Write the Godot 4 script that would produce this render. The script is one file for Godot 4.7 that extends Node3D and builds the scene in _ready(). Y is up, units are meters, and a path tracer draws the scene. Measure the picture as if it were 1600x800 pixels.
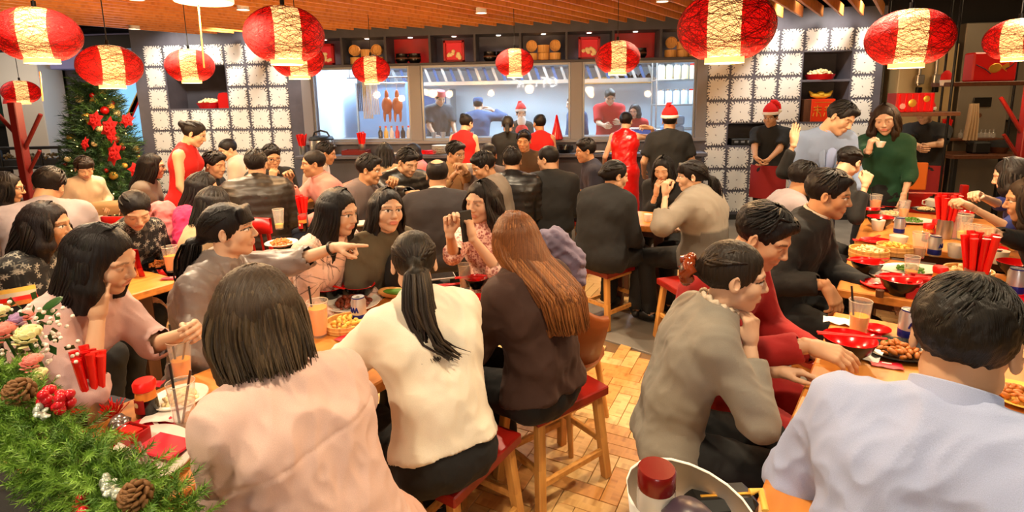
extends Node3D
# A crowded noodle restaurant. x runs along the kitchen wall, y is up, the camera looks towards -z. Units are metres.

const EYE := Vector3(0, 1.7, 0)
const FOCAL := 851.0
const RIGHT := Vector3(0.9964, -0.01668, -0.08307)
const UPV := Vector3(0.00231, 0.98541, -0.17015)
const BACKV := Vector3(0.0847, 0.16935, 0.98191)
const WALL := -7.58
const TILE := 0.305
var DIN := Basis(Vector3.UP, deg_to_rad(-32.0))   # the dining floor, its tables and the ceiling slats are turned 32 degrees to the kitchen wall
var M := {}
var used := {}


func at(x: float, y: float, depth: float) -> Vector3:
	return EYE + (RIGHT * ((x - 800.0) / FOCAL) - UPV * ((y - 300.0) / FOCAL) - BACKV) * depth


func on(x: float, y: float, height: float) -> Vector3:
	var d := at(x, y, 1.0) - EYE
	return EYE + d * ((height - EYE.y) / d.y)


# ---------------------------------------------------------------- materials
func mat(key: String, c: Color, rough := 0.6, metal := 0.0, o := {}) -> StandardMaterial3D:
	if M.has(key):
		return M[key]
	var m := StandardMaterial3D.new()
	m.resource_name = key
	m.albedo_color = c
	m.roughness = rough
	m.metallic = metal
	m.cull_mode = BaseMaterial3D.CULL_DISABLED
	for k in o:
		m.set(k, o[k])
	M[key] = m
	return m


func glow(key: String, c: Color, energy: float) -> StandardMaterial3D:
	return mat(key, c, 0.6, 0.0, {"emission_enabled": true, "emission": c, "emission_energy_multiplier": energy})


func noise_tex(seed_: int, freq: float, size := 512, stretch := 1.0, ramp: Gradient = null, octaves := 4, kind := FastNoiseLite.TYPE_SIMPLEX_SMOOTH) -> ImageTexture:
	var n := FastNoiseLite.new()
	n.seed = seed_
	n.noise_type = kind
	n.frequency = freq
	n.fractal_octaves = octaves
	var im := Image.create(size, size, false, Image.FORMAT_RGB8)
	var h := size / 2
	for y in size:
		for x in size:
			# wrap by blending with the shifted copy, so that repeats have no seam
			var fx := float(x) / size
			var fy := float(y) / size
			var v := n.get_noise_2d(x, y * stretch) * (1 - fx) + n.get_noise_2d(x - size, y * stretch) * fx
			v = clampf(v * 0.9 + 0.5, 0, 1)
			im.set_pixel(x, y, ramp.sample(v) if ramp else Color(v, v, v))
	return ImageTexture.create_from_image(im)


func grad(colors: Array) -> Gradient:
	var g := Gradient.new()
	var offs := PackedFloat32Array()
	var cs := PackedColorArray()
	for i in colors.size():
		offs.append(float(i) / (colors.size() - 1))
		cs.append(colors[i])
	g.offsets = offs
	g.colors = cs
	return g


# ---------------------------------------------------------------- names and tags
func numbered(called: String) -> String:
	var n: int = used.get(called, -1) + 1
	used[called] = n
	return called if n == 0 else "%s_%03d" % [called, n]


func tag(o: Node3D, label: String, category: String, group := "", kind := "") -> Node3D:
	if label: o.set_meta("label", label)
	if category: o.set_meta("category", category)
	if group: o.set_meta("group", group)
	if kind: o.set_meta("kind", kind)
	return o


func thing(called: String, label: String, category: String, pos := Vector3.ZERO, turn := 0.0, group := "") -> Node3D:
	var o := Node3D.new()
	o.name = numbered(called)
	add_child(o)
	o.position = pos
	o.rotation.y = deg_to_rad(turn)
	return tag(o, label, category, group)


func put(called: String, mesh: Mesh, m: Material, parent: Node, pos := Vector3.ZERO, basis := Basis()) -> MeshInstance3D:
	var o := MeshInstance3D.new()
	o.name = called
	o.mesh = mesh
	if m: o.material_override = m
	o.transform = Transform3D(basis, pos)
	if parent == null:
		o.name = numbered(called)
		add_child(o)
	else:
		parent.add_child(o, true)
	return o


func struct(called: String, mesh: Mesh, m: Material, pos := Vector3.ZERO, basis := Basis()) -> MeshInstance3D:
	var o := put(called, mesh, m, null, pos, basis)
	o.set_meta("kind", "structure")
	return o


func again(o: Node3D, pos: Vector3, turn: float, label: String, group := "") -> Node3D:
	var c := o.duplicate()
	var base := String(o.name)
	if base.length() > 4 and base[-4] == "_" and base.right(3).is_valid_int():
		base = base.left(-4)
	c.name = numbered(base)
	add_child(c)
	c.position = pos
	c.rotation.y = deg_to_rad(turn)
	c.set_meta("label", label)
	if group: c.set_meta("group", group)
	return c


# ---------------------------------------------------------------- shapes: each adds to a SurfaceTool
func T() -> SurfaceTool:
	var st := SurfaceTool.new()
	st.begin(Mesh.PRIMITIVE_TRIANGLES)
	return st


func fin(st: SurfaceTool, tool_mesh: ArrayMesh = null) -> ArrayMesh:
	st.generate_normals()
	st.index()
	return st.commit(tool_mesh)


func q(st: SurfaceTool, a: Vector3, b: Vector3, c: Vector3, d: Vector3) -> void:
	for v in [a, c, b, a, d, c]:
		st.add_vertex(v)


func tri(st: SurfaceTool, a: Vector3, b: Vector3, c: Vector3) -> void:
	st.add_vertex(a)
	st.add_vertex(c)
	st.add_vertex(b)


func box(st: SurfaceTool, c: Vector3, s: Vector3, bev := 0.004, bs := Basis()) -> void:
	st.set_smooth_group(-1)
	var h := s / 2
	bev = minf(bev, minf(h.x, minf(h.y, h.z)) * 0.9)
	var i := h - Vector3(bev, bev, bev)
	var P := func(sx, sy, sz, ax) -> Vector3:
		var v := Vector3(sx * (h.x if ax == 0 else i.x), sy * (h.y if ax == 1 else i.y), sz * (h.z if ax == 2 else i.z))
		return c + bs * v
	for ax in 3:
		for sg in [-1, 1]:
			var u := [0, 0, 0]
			var r := []
			for pq in [[-1, -1], [1, -1], [1, 1], [-1, 1]]:
				var k := [0, 0, 0]
				k[ax] = sg
				k[(ax + 1) % 3] = pq[0]
				k[(ax + 2) % 3] = pq[1]
				r.append(P.call(k[0], k[1], k[2], ax))
			if sg > 0: q(st, r[0], r[1], r[2], r[3])
			else: q(st, r[3], r[2], r[1], r[0])
	if bev <= 0.0:
		return
	for ax in 3:
		var b1 := (ax + 1) % 3
		var b2 := (ax + 2) % 3
		for s1 in [-1, 1]:
			for s2 in [-1, 1]:
				var k := [0, 0, 0]
				k[b1] = s1
				k[b2] = s2
				var l := k.duplicate()
				k[ax] = -1
				l[ax] = 1
				var r := [P.call(k[0], k[1], k[2], b1), P.call(l[0], l[1], l[2], b1), P.call(l[0], l[1], l[2], b2), P.call(k[0], k[1], k[2], b2)]
				if s1 * s2 > 0: q(st, r[3], r[2], r[1], r[0])
				else: q(st, r[0], r[1], r[2], r[3])
	for sx in [-1, 1]:
		for sy in [-1, 1]:
			for sz in [-1, 1]:
				var r := [P.call(sx, sy, sz, 0), P.call(sx, sy, sz, 1), P.call(sx, sy, sz, 2)]
				if sx * sy * sz > 0: tri(st, r[0], r[1], r[2])
				else: tri(st, r[0], r[2], r[1])


func boxm(s: Vector3, bev := 0.004, c := Vector3.ZERO) -> ArrayMesh:
	var st := T()
	box(st, c, s, bev)
	return fin(st)


# a profile of (radius, height) from the bottom outside upwards, turned round the y axis
func lathe(st: SurfaceTool, prof: Array, seg := 20, c := Vector3.ZERO, bs := Basis()) -> void:
	var g := 1
	for i in prof.size() - 1:
		var p0: Vector2 = prof[i]
		var p1: Vector2 = prof[i + 1]
		if i > 0:
			var before: Vector2 = prof[i] - prof[i - 1]
			if absf(before.angle_to(p1 - p0)) > 0.7:
				g += 1
		st.set_smooth_group(g)
		for k in seg:
			var a0 := TAU * k / seg
			var a1 := TAU * (k + 1) / seg
			if k == seg - 1: a1 = 0.0
			var A := c + bs * Vector3(p0.x * cos(a0), p0.y, -p0.x * sin(a0))
			var B := c + bs * Vector3(p0.x * cos(a1), p0.y, -p0.x * sin(a1))
			var C := c + bs * Vector3(p1.x * cos(a1), p1.y, -p1.x * sin(a1))
			var D := c + bs * Vector3(p1.x * cos(a0), p1.y, -p1.x * sin(a0))
			if p0.x < 1e-6: tri(st, A, C, D)
			elif p1.x < 1e-6: tri(st, A, B, C)
			else: q(st, A, B, C, D)


func lathem(prof: Array, seg := 20) -> ArrayMesh:
	var st := T()
	lathe(st, prof, seg)
	return fin(st)


func tube(st: SurfaceTool, pts: Array, rad, sides := 8, flat := 1.0, caps := true) -> void:
	st.set_smooth_group(1)
	var n := pts.size()
	var rings := []
	var up := Vector3.UP
	for i in n:
		var d: Vector3 = (pts[mini(i + 1, n - 1)] - pts[maxi(i - 1, 0)]).normalized()
		var u := up - d * up.dot(d)
		if u.length() < 0.2: u = Vector3.RIGHT - d * d.x if i == 0 else u
		if u.length() < 0.001: u = Vector3.BACK
		u = u.normalized()
		up = u
		var w := d.cross(u)
		var r: float = rad[i] if rad is Array or rad is PackedFloat32Array else rad
		var ring := []
		for k in sides:
			var a := TAU * k / sides
			ring.append(pts[i] + (w * cos(a) + u * sin(a) * flat) * r)
		rings.append(ring)
	for i in n - 1:
		for k in sides:
			var l := (k + 1) % sides
			q(st, rings[i][k], rings[i][l], rings[i + 1][l], rings[i + 1][k])
	if caps:
		st.set_smooth_group(-1)
		for k in range(1, sides - 1):
			tri(st, rings[0][0], rings[0][k + 1], rings[0][k])
			tri(st, rings[n - 1][0], rings[n - 1][k], rings[n - 1][k + 1])


func tubem(pts: Array, rad, sides := 8, flat := 1.0) -> ArrayMesh:
	var st := T()
	tube(st, pts, rad, sides, flat)
	return fin(st)


func ball(st: SurfaceTool, c: Vector3, r: Vector3, seg := 16, rings := 8, bs := Basis()) -> void:
	st.set_smooth_group(1)
	for i in rings:
		for k in seg:
			var P := func(a: int, b: int) -> Vector3:
				var th := PI * a / rings
				var ph := TAU * (b % seg) / seg
				var s := 0.0 if a == 0 or a == rings else sin(th)
				return c + bs * (Vector3(s * cos(ph), -cos(th), -s * sin(ph)) * r)
			if i == 0: tri(st, P.call(0, 0), P.call(1, k + 1), P.call(1, k))
			elif i == rings - 1: tri(st, P.call(i, k), P.call(i, k + 1), P.call(rings, 0))
			else: q(st, P.call(i, k), P.call(i, k + 1), P.call(i + 1, k + 1), P.call(i + 1, k))


func ballm(r: Vector3, seg := 16, rings := 8) -> ArrayMesh:
	var st := T()
	ball(st, Vector3.ZERO, r, seg, rings)
	return fin(st)


# an outline in the xy plane, pushed out along z from 0 to depth
func extrude(st: SurfaceTool, poly: PackedVector2Array, depth: float, c := Vector3.ZERO, bs := Basis()) -> void:
	if Geometry2D.is_polygon_clockwise(poly): poly.reverse()
	st.set_smooth_group(-1)
	var ix := Geometry2D.triangulate_polygon(poly)
	var V := func(i: int, z: float) -> Vector3: return c + bs * Vector3(poly[i].x, poly[i].y, z)
	for i in range(0, ix.size(), 3):
		var a := poly[ix[i]]
		var w := (poly[ix[i + 1]] - a).cross(poly[ix[i + 2]] - a)
		var j := ix[i + 1] if w > 0 else ix[i + 2]
		var k := ix[i + 2] if w > 0 else ix[i + 1]
		tri(st, V.call(ix[i], depth), V.call(j, depth), V.call(k, depth))
		tri(st, V.call(ix[i], 0.0), V.call(k, 0.0), V.call(j, 0.0))
	for i in poly.size():
		var j := (i + 1) % poly.size()
		q(st, V.call(i, 0.0), V.call(j, 0.0), V.call(j, depth), V.call(i, depth))


func letters(text: String, height: float, depth := 0.004, font_name := "Droid Sans") -> TextMesh:
	var t := TextMesh.new()
	var f := SystemFont.new()
	f.font_names = PackedStringArray([font_name])
	f.font_weight = 700
	t.font = f
	t.text = text
	t.font_size = 48
	t.pixel_size = height / 35.0
	t.depth = depth
	return t


func rnd(i: int, salt := 0) -> float:
	var x := sin(float(i) * 127.1 + float(salt) * 311.7 + 13.7) * 43758.5453
	return x - floorf(x)


# ---------------------------------------------------------------- bodies: distances to rounded bones on a grid, joined smoothly and meshed as surface nets
class Field:
	var o: Vector3
	var c: float
	var nx: int
	var ny: int
	var nz: int
	var d := PackedFloat32Array()
	var verts := PackedVector3Array()
	var norms := PackedVector3Array()
	var index := PackedInt32Array()

	func _init(lo: Vector3, hi: Vector3, cell: float) -> void:
		c = cell
		o = lo - Vector3.ONE * cell * 2
		var s := (hi - lo) / cell
		nx = int(s.x) + 5
		ny = int(s.y) + 5
		nz = int(s.z) + 5
		d.resize(nx * ny * nz)
		d.fill(1.0)

	# a tapered bone from a to b; k blends it with what is there; flat cuts its far end square; minus carves it out
	func cap(a: Vector3, b: Vector3, ra: float, rb: float, k := 0.03, flat := false, minus := false) -> void:
		var pad := maxf(ra, rb) + (k if not minus else k) + c * 1.5
		var l := (a.min(b) - Vector3.ONE * pad - o) / c
		var h := (a.max(b) + Vector3.ONE * pad - o) / c
		var x0 := maxi(0, int(l.x))
		var y0 := maxi(0, int(l.y))
		var z0 := maxi(0, int(l.z))
		var x1 := mini(nx - 1, int(h.x) + 1)
		var y1 := mini(ny - 1, int(h.y) + 1)
		var z1 := mini(nz - 1, int(h.z) + 1)
		var e := b - a
		var len2 := e.length_squared()
		var inv := 1.0 / len2 if len2 > 1e-9 else 0.0
		var el := sqrt(len2)
		var dr := rb - ra
		var ex := e.x
		var ey := e.y
		var ez := e.z
		var i4k := 0.25 / maxf(k, 1e-5)
		for z in range(z0, z1 + 1):
			var pz := o.z + z * c - a.z
			for y in range(y0, y1 + 1):
				var py := o.y + y * c - a.y
				var tt := (py * ey + pz * ez) * inv
				var at := (z * ny + y) * nx + x0
				var px := o.x + x0 * c - a.x
				for x in range(x0, x1 + 1):
					var t := tt + px * ex * inv
					var raw := t
					t = clampf(t, 0.0, 1.0)
					var qx := px - t * ex
					var qy := py - t * ey
					var qz := pz - t * ez
					var v := sqrt(qx * qx + qy * qy + qz * qz) - ra - dr * t
					if flat and raw > 1.0 - 1e-6:
						v = maxf(v, (raw - 1.0) * el)
					var w := d[at]
					if minus:
						var hh := k - absf(w + v)
						v = maxf(w, -v)
						if hh > 0.0: v += hh * hh * i4k
						d[at] = v
					else:
						var hh := k - absf(w - v)
						if hh > 0.0: d[at] = minf(w, v) - hh * hh * i4k
						elif v < w: d[at] = v
					px += c
					at += 1

	# an ellipsoid, its axes the columns of bs
	func ell(p: Vector3, r: Vector3, k := 0.02, bs := Basis(), minus := false) -> void:
		var ext := Vector3(
			sqrt(pow(bs.x.x * r.x, 2) + pow(bs.y.x * r.y, 2) + pow(bs.z.x * r.z, 2)),
			sqrt(pow(bs.x.y * r.x, 2) + pow(bs.y.y * r.y, 2) + pow(bs.z.y * r.z, 2)),
			sqrt(pow(bs.x.z * r.x, 2) + pow(bs.y.z * r.y, 2) + pow(bs.z.z * r.z, 2)))
		var pad := Vector3.ONE * (k + c * 1.5)
		var l := (p - ext - pad - o) / c
		var h := (p + ext + pad - o) / c
		var i4k := 0.25 / maxf(k, 1e-5)
		var rx := 1.0 / r.x
		var ry := 1.0 / r.y
		var rz := 1.0 / r.z
		var bt := bs.transposed()
		for z in range(maxi(0, int(l.z)), mini(nz - 1, int(h.z) + 1) + 1):
			for y in range(maxi(0, int(l.y)), mini(ny - 1, int(h.y) + 1) + 1):
				var x0 := maxi(0, int(l.x))
				var at := (z * ny + y) * nx + x0
				for x in range(x0, mini(nx - 1, int(h.x) + 1) + 1):
					var s := bt * (Vector3(o.x + x * c, o.y + y * c, o.z + z * c) - p)
					s = Vector3(s.x * rx, s.y * ry, s.z * rz)
					var k0 := s.length()
					var k1 := Vector3(s.x * rx, s.y * ry, s.z * rz).length()
					var v := k0 * (k0 - 1.0) / maxf(k1, 1e-6)
					var w := d[at]
					if minus:
						var hh := k - absf(w + v)
						v = maxf(w, -v)
						if hh > 0.0: v += hh * hh * i4k
						d[at] = v
					else:
						var hh := k - absf(w - v)
						if hh > 0.0: d[at] = minf(w, v) - hh * hh * i4k
						elif v < w: d[at] = v
					at += 1

	# cuts away what lies past a plane
	func cut(p: Vector3, n: Vector3) -> void:
		for z in nz:
			for y in ny:
				var at := (z * ny + y) * nx
				var v := (o.x - p.x) * n.x + (o.y + y * c - p.y) * n.y + (o.z + z * c - p.z) * n.z
				for x in nx:
					if v > d[at]: d[at] = v
					v += c * n.x
					at += 1

	func build() -> void:
		var ids := PackedInt32Array()
		ids.resize(d.size())
		ids.fill(-1)
		var nxy := nx * ny
		var lim := c * 1.75
		var cells := PackedInt32Array()
		for z in nz - 1:
			for y in ny - 1:
				var at := z * nxy + y * nx
				for x in nx - 1:
					var v0 := d[at]
					if v0 < lim and v0 > -lim:
						var v1 := d[at + 1]
						var v2 := d[at + nx]
						var v3 := d[at + nx + 1]
						var v4 := d[at + nxy]
						var v5 := d[at + nxy + 1]
						var v6 := d[at + nxy + nx]
						var v7 := d[at + nxy + nx + 1]
						var s := int(v0 < 0) + int(v1 < 0) + int(v2 < 0) + int(v3 < 0) + int(v4 < 0) + int(v5 < 0) + int(v6 < 0) + int(v7 < 0)
						if s > 0 and s < 8:
							var g := Vector3(v1 + v3 + v5 + v7 - v0 - v2 - v4 - v6, v2 + v3 + v6 + v7 - v0 - v1 - v4 - v5, v4 + v5 + v6 + v7 - v0 - v1 - v2 - v3)
							var m := (v0 + v1 + v2 + v3 + v4 + v5 + v6 + v7) * 0.125
							var gl := g.length()
							var n := g / maxf(gl, 1e-9)
							var off := n * clampf(-m / maxf(gl * 0.25, 1e-6), -0.85, 0.85)
							ids[at] = verts.size()
							verts.append(o + Vector3(x + 0.5 + off.x, y + 0.5 + off.y, z + 0.5 + off.z) * c)
							norms.append(n)
							cells.append(at)
					at += 1
		for at in cells:
			var inside := d[at] < 0
			if (d[at + 1] < 0) != inside: _quad(ids, at, at - nx, at - nx - nxy, at - nxy, inside)
			if (d[at + nx] < 0) != inside: _quad(ids, at, at - nxy, at - nxy - 1, at - 1, inside)
			if (d[at + nxy] < 0) != inside: _quad(ids, at, at - 1, at - 1 - nx, at - nx, inside)

	func _quad(ids: PackedInt32Array, a: int, b: int, e: int, f: int, inside: bool) -> void:
		if b < 0 or e < 0 or f < 0: return
		var p := ids[a]
		var r := ids[b]
		var s := ids[e]
		var t := ids[f]
		if p < 0 or r < 0 or s < 0 or t < 0: return
		if inside: index.append_array(PackedInt32Array([p, s, r, p, t, s]))
		else: index.append_array(PackedInt32Array([p, r, s, p, s, t]))


# points, normals, triangles and colours that are joined into one surface
class Soup:
	var v := PackedVector3Array()
	var n := PackedVector3Array()
	var c := PackedColorArray()
	var i := PackedInt32Array()

	func add(verts: PackedVector3Array, norms: PackedVector3Array, index: PackedInt32Array, colors, tf := Transform3D(), mirror := false) -> void:
		var base := v.size()
		var bs := tf.basis
		var nb := bs.inverse().transposed()
		for k in verts.size():
			v.append(tf * verts[k])
			n.append((nb * norms[k]).normalized())
		if colors is Color:
			var fill := PackedColorArray()
			fill.resize(verts.size())
			fill.fill(colors)
			c.append_array(fill)
		else:
			c.append_array(colors)
		if mirror:
			for k in range(0, index.size(), 3):
				i.append(base + index[k])
				i.append(base + index[k + 2])
				i.append(base + index[k + 1])
		else:
			for k in index: i.append(base + k)

	# pushes every point along its normal by f(point) and works the normals out again
	func push(f: Callable) -> void:
		for k in v.size():
			v[k] += n[k] * f.call(v[k], n[k])
		smooth()

	func smooth() -> void:
		n.fill(Vector3.ZERO)
		for k in range(0, i.size(), 3):
			var a := i[k]
			var b := i[k + 1]
			var e := i[k + 2]
			var w := (v[e] - v[a]).cross(v[b] - v[a])
			n[a] += w
			n[b] += w
			n[e] += w
		for k in n.size(): n[k] = n[k].normalized()

	func mesh() -> ArrayMesh:
		var arr := []
		arr.resize(Mesh.ARRAY_MAX)
		arr[Mesh.ARRAY_VERTEX] = v
		arr[Mesh.ARRAY_NORMAL] = n
		if c.size() == v.size(): arr[Mesh.ARRAY_COLOR] = c
		arr[Mesh.ARRAY_INDEX] = i
		var m := ArrayMesh.new()
		if v.size() > 0: m.add_surface_from_arrays(Mesh.PRIMITIVE_TRIANGLES, arr)
		return m


# ---------------------------------------------------------------- heads and hands, made once and set on every body
var heads := {}
var hands := {}
const SKIN := 0
const LIP := 1
const BROW := 2
const WHITE := 3
const IRIS := 4
const LASH := 5


func make_head(sex: String, cell: float) -> Dictionary:
	var f := Field.new(Vector3(-0.1, -0.2, -0.14), Vector3(0.1, 0.14, 0.13), cell)
	var m := sex == "m"
	f.ell(Vector3(0, 0.035, -0.012), Vector3(0.073, 0.082, 0.092), 0.01)
	f.ell(Vector3(0, -0.012, 0.03), Vector3(0.061 if m else 0.058, 0.086, 0.058), 0.02)
	f.cap(Vector3(-0.038, -0.062, 0.012), Vector3(0, -0.088, 0.058), 0.026 if m else 0.022, 0.021 if m else 0.017, 0.025)
	f.cap(Vector3(0.038, -0.062, 0.012), Vector3(0, -0.088, 0.058), 0.026 if m else 0.022, 0.021 if m else 0.017, 0.025)
	for s in [-1.0, 1.0]:
		f.ell(Vector3(s * 0.037, -0.022, 0.056), Vector3(0.026, 0.028, 0.024), 0.018)
		f.cap(Vector3(s * 0.014, 0.026, 0.08), Vector3(s * 0.048, 0.026, 0.066), 0.01, 0.008, 0.014)
		f.ell(Vector3(s * 0.031, 0.006, 0.091), Vector3(0.017, 0.009, 0.012), 0.01, Basis(), true)
		f.ell(Vector3(s * 0.031, 0.005, 0.073), Vector3(0.0145, 0.0125, 0.0125), 0.004)
	f.cap(Vector3(0, 0.014, 0.084), Vector3(0, -0.022, 0.101), 0.007, 0.0105, 0.01)
	f.ell(Vector3(0, -0.026, 0.099), Vector3(0.0115, 0.009, 0.011), 0.008)
	for s in [-1.0, 1.0]:
		f.ell(Vector3(s * 0.012, -0.029, 0.09), Vector3(0.0075, 0.0065, 0.009), 0.006)
	f.ell(Vector3(0, -0.055, 0.078), Vector3(0.028, 0.016, 0.014), 0.014)
	f.cap(Vector3(-0.017, -0.0515, 0.086), Vector3(0.017, -0.0515, 0.086), 0.0055, 0.0055, 0.006)
	f.cap(Vector3(-0.014, -0.0615, 0.085), Vector3(0.014, -0.0615, 0.085), 0.0065, 0.0065, 0.006)
	f.cap(Vector3(-0.02, -0.0565, 0.094), Vector3(0.02, -0.0565, 0.094), 0.003, 0.003, 0.004, false, true)
	for s in [-1.0, 1.0]:
		var eb := Basis(Vector3.UP, s * 0.45)
		f.ell(Vector3(s * 0.077, -0.004, -0.008), Vector3(0.008, 0.03, 0.019), 0.008, eb)
		f.ell(Vector3(s * 0.084, 0.0, -0.002), Vector3(0.006, 0.017, 0.009), 0.005, eb, true)
	var nr := 0.056 if m else 0.047
	f.cap(Vector3(0, -0.05, -0.022), Vector3(0, -0.17, -0.03), nr, nr + 0.004, 0.022)
	f.build()
	var mask := PackedByteArray()
	for v in f.verts:
		var k := SKIN
		if v.z > 0.045:
			var ax := absf(v.x)
			var e := Vector2((ax - 0.031) / 0.0165, (v.y - 0.005) / 0.0062)
			if e.length() < 1.0:
				k = WHITE
				if Vector2(ax - 0.031, v.y - 0.0055).length() < 0.0066: k = IRIS
			elif e.length() < 1.55 and v.y > 0.006 and v.y < 0.0165: k = LASH
			var brow := 0.0285 - absf(ax - 0.03) * 0.14
			if ax > 0.012 and ax < 0.052 and absf(v.y - brow) < (0.0042 if m else 0.0034): k = BROW
			if pow(v.x / 0.025, 2) + pow((v.y + 0.0565) / 0.0115, 2) < 1.0 and v.z > 0.07: k = LIP
		mask.append(k)
	return {"v": f.verts, "n": f.norms, "i": f.index, "mask": mask}


func make_hand(pose: String, cell: float) -> Dictionary:
	var f := Field.new(Vector3(-0.07, -0.03, -0.05), Vector3(0.09, 0.2, 0.12), cell)
	f.cap(Vector3(0, -0.02, 0), Vector3(0, 0.02, 0), 0.026, 0.024, 0.015)
	for k in 4:
		var x := 0.03 - k * 0.0195
		f.cap(Vector3(x * 0.55, 0.015, 0), Vector3(x, 0.082 - absf(k - 1.2) * 0.004, 0.0), 0.017, 0.0125, 0.016)
	f.ell(Vector3(0.018, 0.035, 0.01), Vector3(0.018, 0.028, 0.014), 0.012)
	var curls: Array = {"relaxed": [0.35, 0.45, 0.5, 0.6], "flat": [0.08, 0.08, 0.1, 0.12], "point": [0.04, 1.15, 1.3, 1.35], "hold": [0.85, 0.9, 0.95, 1.0], "pinch": [0.75, 0.95, 1.15, 1.25], "cheek": [0.28, 0.3, 0.33, 0.4]}[pose]
	var lens := [[0.04, 0.025, 0.021], [0.044, 0.028, 0.022], [0.041, 0.026, 0.021], [0.032, 0.019, 0.018]]
	for k in 4:
		var x := 0.03 - k * 0.0195
		var p := Vector3(x, 0.082 - absf(k - 1.2) * 0.004, 0.0)
		var ang := 0.0
		var fan := (1.5 - k) * 0.05
		var r := [0.0098, 0.0092, 0.0084, 0.0074] if k < 3 else [0.0088, 0.008, 0.0074, 0.0066]
		for j in 3:
			ang += curls[k] * [1.0, 1.15, 0.75][j]
			var e: Vector3 = p + Vector3(fan, cos(ang), sin(ang)) * lens[k][j]
			f.cap(p, e, r[j], r[j + 1], 0.003 if j > 0 else 0.008)
			p = e
	var close := {"relaxed": 0.3, "flat": 0.1, "point": 0.9, "hold": 0.75, "pinch": 0.85, "cheek": 0.25}[pose] as float
	var t0 := Vector3(0.018, 0.018, 0.006)
	var t1 := t0 + Vector3(0.034 - close * 0.012, 0.03, 0.012 + close * 0.016)
	var t2 := t1 + Vector3(0.012 - close * 0.02, 0.028, 0.006 + close * 0.012)
	var t3 := t2 + Vector3(0.003 - close * 0.02, 0.022, 0.004 + close * 0.006)
	f.cap(t0, t1, 0.017, 0.0115, 0.012)
	f.cap(t1, t2, 0.0112, 0.01, 0.004)
	f.cap(t2, t3, 0.01, 0.0078, 0.003)
	f.build()
	return {"v": f.verts, "n": f.norms, "i": f.index}


func lock(s: Soup, pts: PackedVector3Array, r: float, tint: Color, out_from: Vector3) -> void:
	var base := s.v.size()
	var n := pts.size()
	for k in n:
		var d := (pts[mini(k + 1, n - 1)] - pts[maxi(k - 1, 0)]).normalized()
		var u := pts[k] - out_from
		u.y *= 0.3
		u = (u - d * u.dot(d)).normalized()
		var w := d.cross(u)
		var f := float(k) / (n - 1)
		var rr := r * (0.45 + 0.55 * minf(1.0, f * 5.0)) * (1.0 - pow(maxf(0.0, f - 0.55) / 0.45, 2) * 0.8)
		for a in 5:
			var q := TAU * a / 5.0
			var nn := (w * cos(q) + u * sin(q)).normalized()
			s.v.append(pts[k] + w * cos(q) * rr + u * sin(q) * rr * 0.55)
			s.n.append(nn)
			s.c.append(tint)
	for k in n - 1:
		for a in 5:
			var b := (a + 1) % 5
			var i0 := base + k * 5 + a
			var i1 := base + k * 5 + b
			s.i.append_array(PackedInt32Array([i0, i1, i0 + 5, i1, i1 + 5, i0 + 5]))


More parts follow.
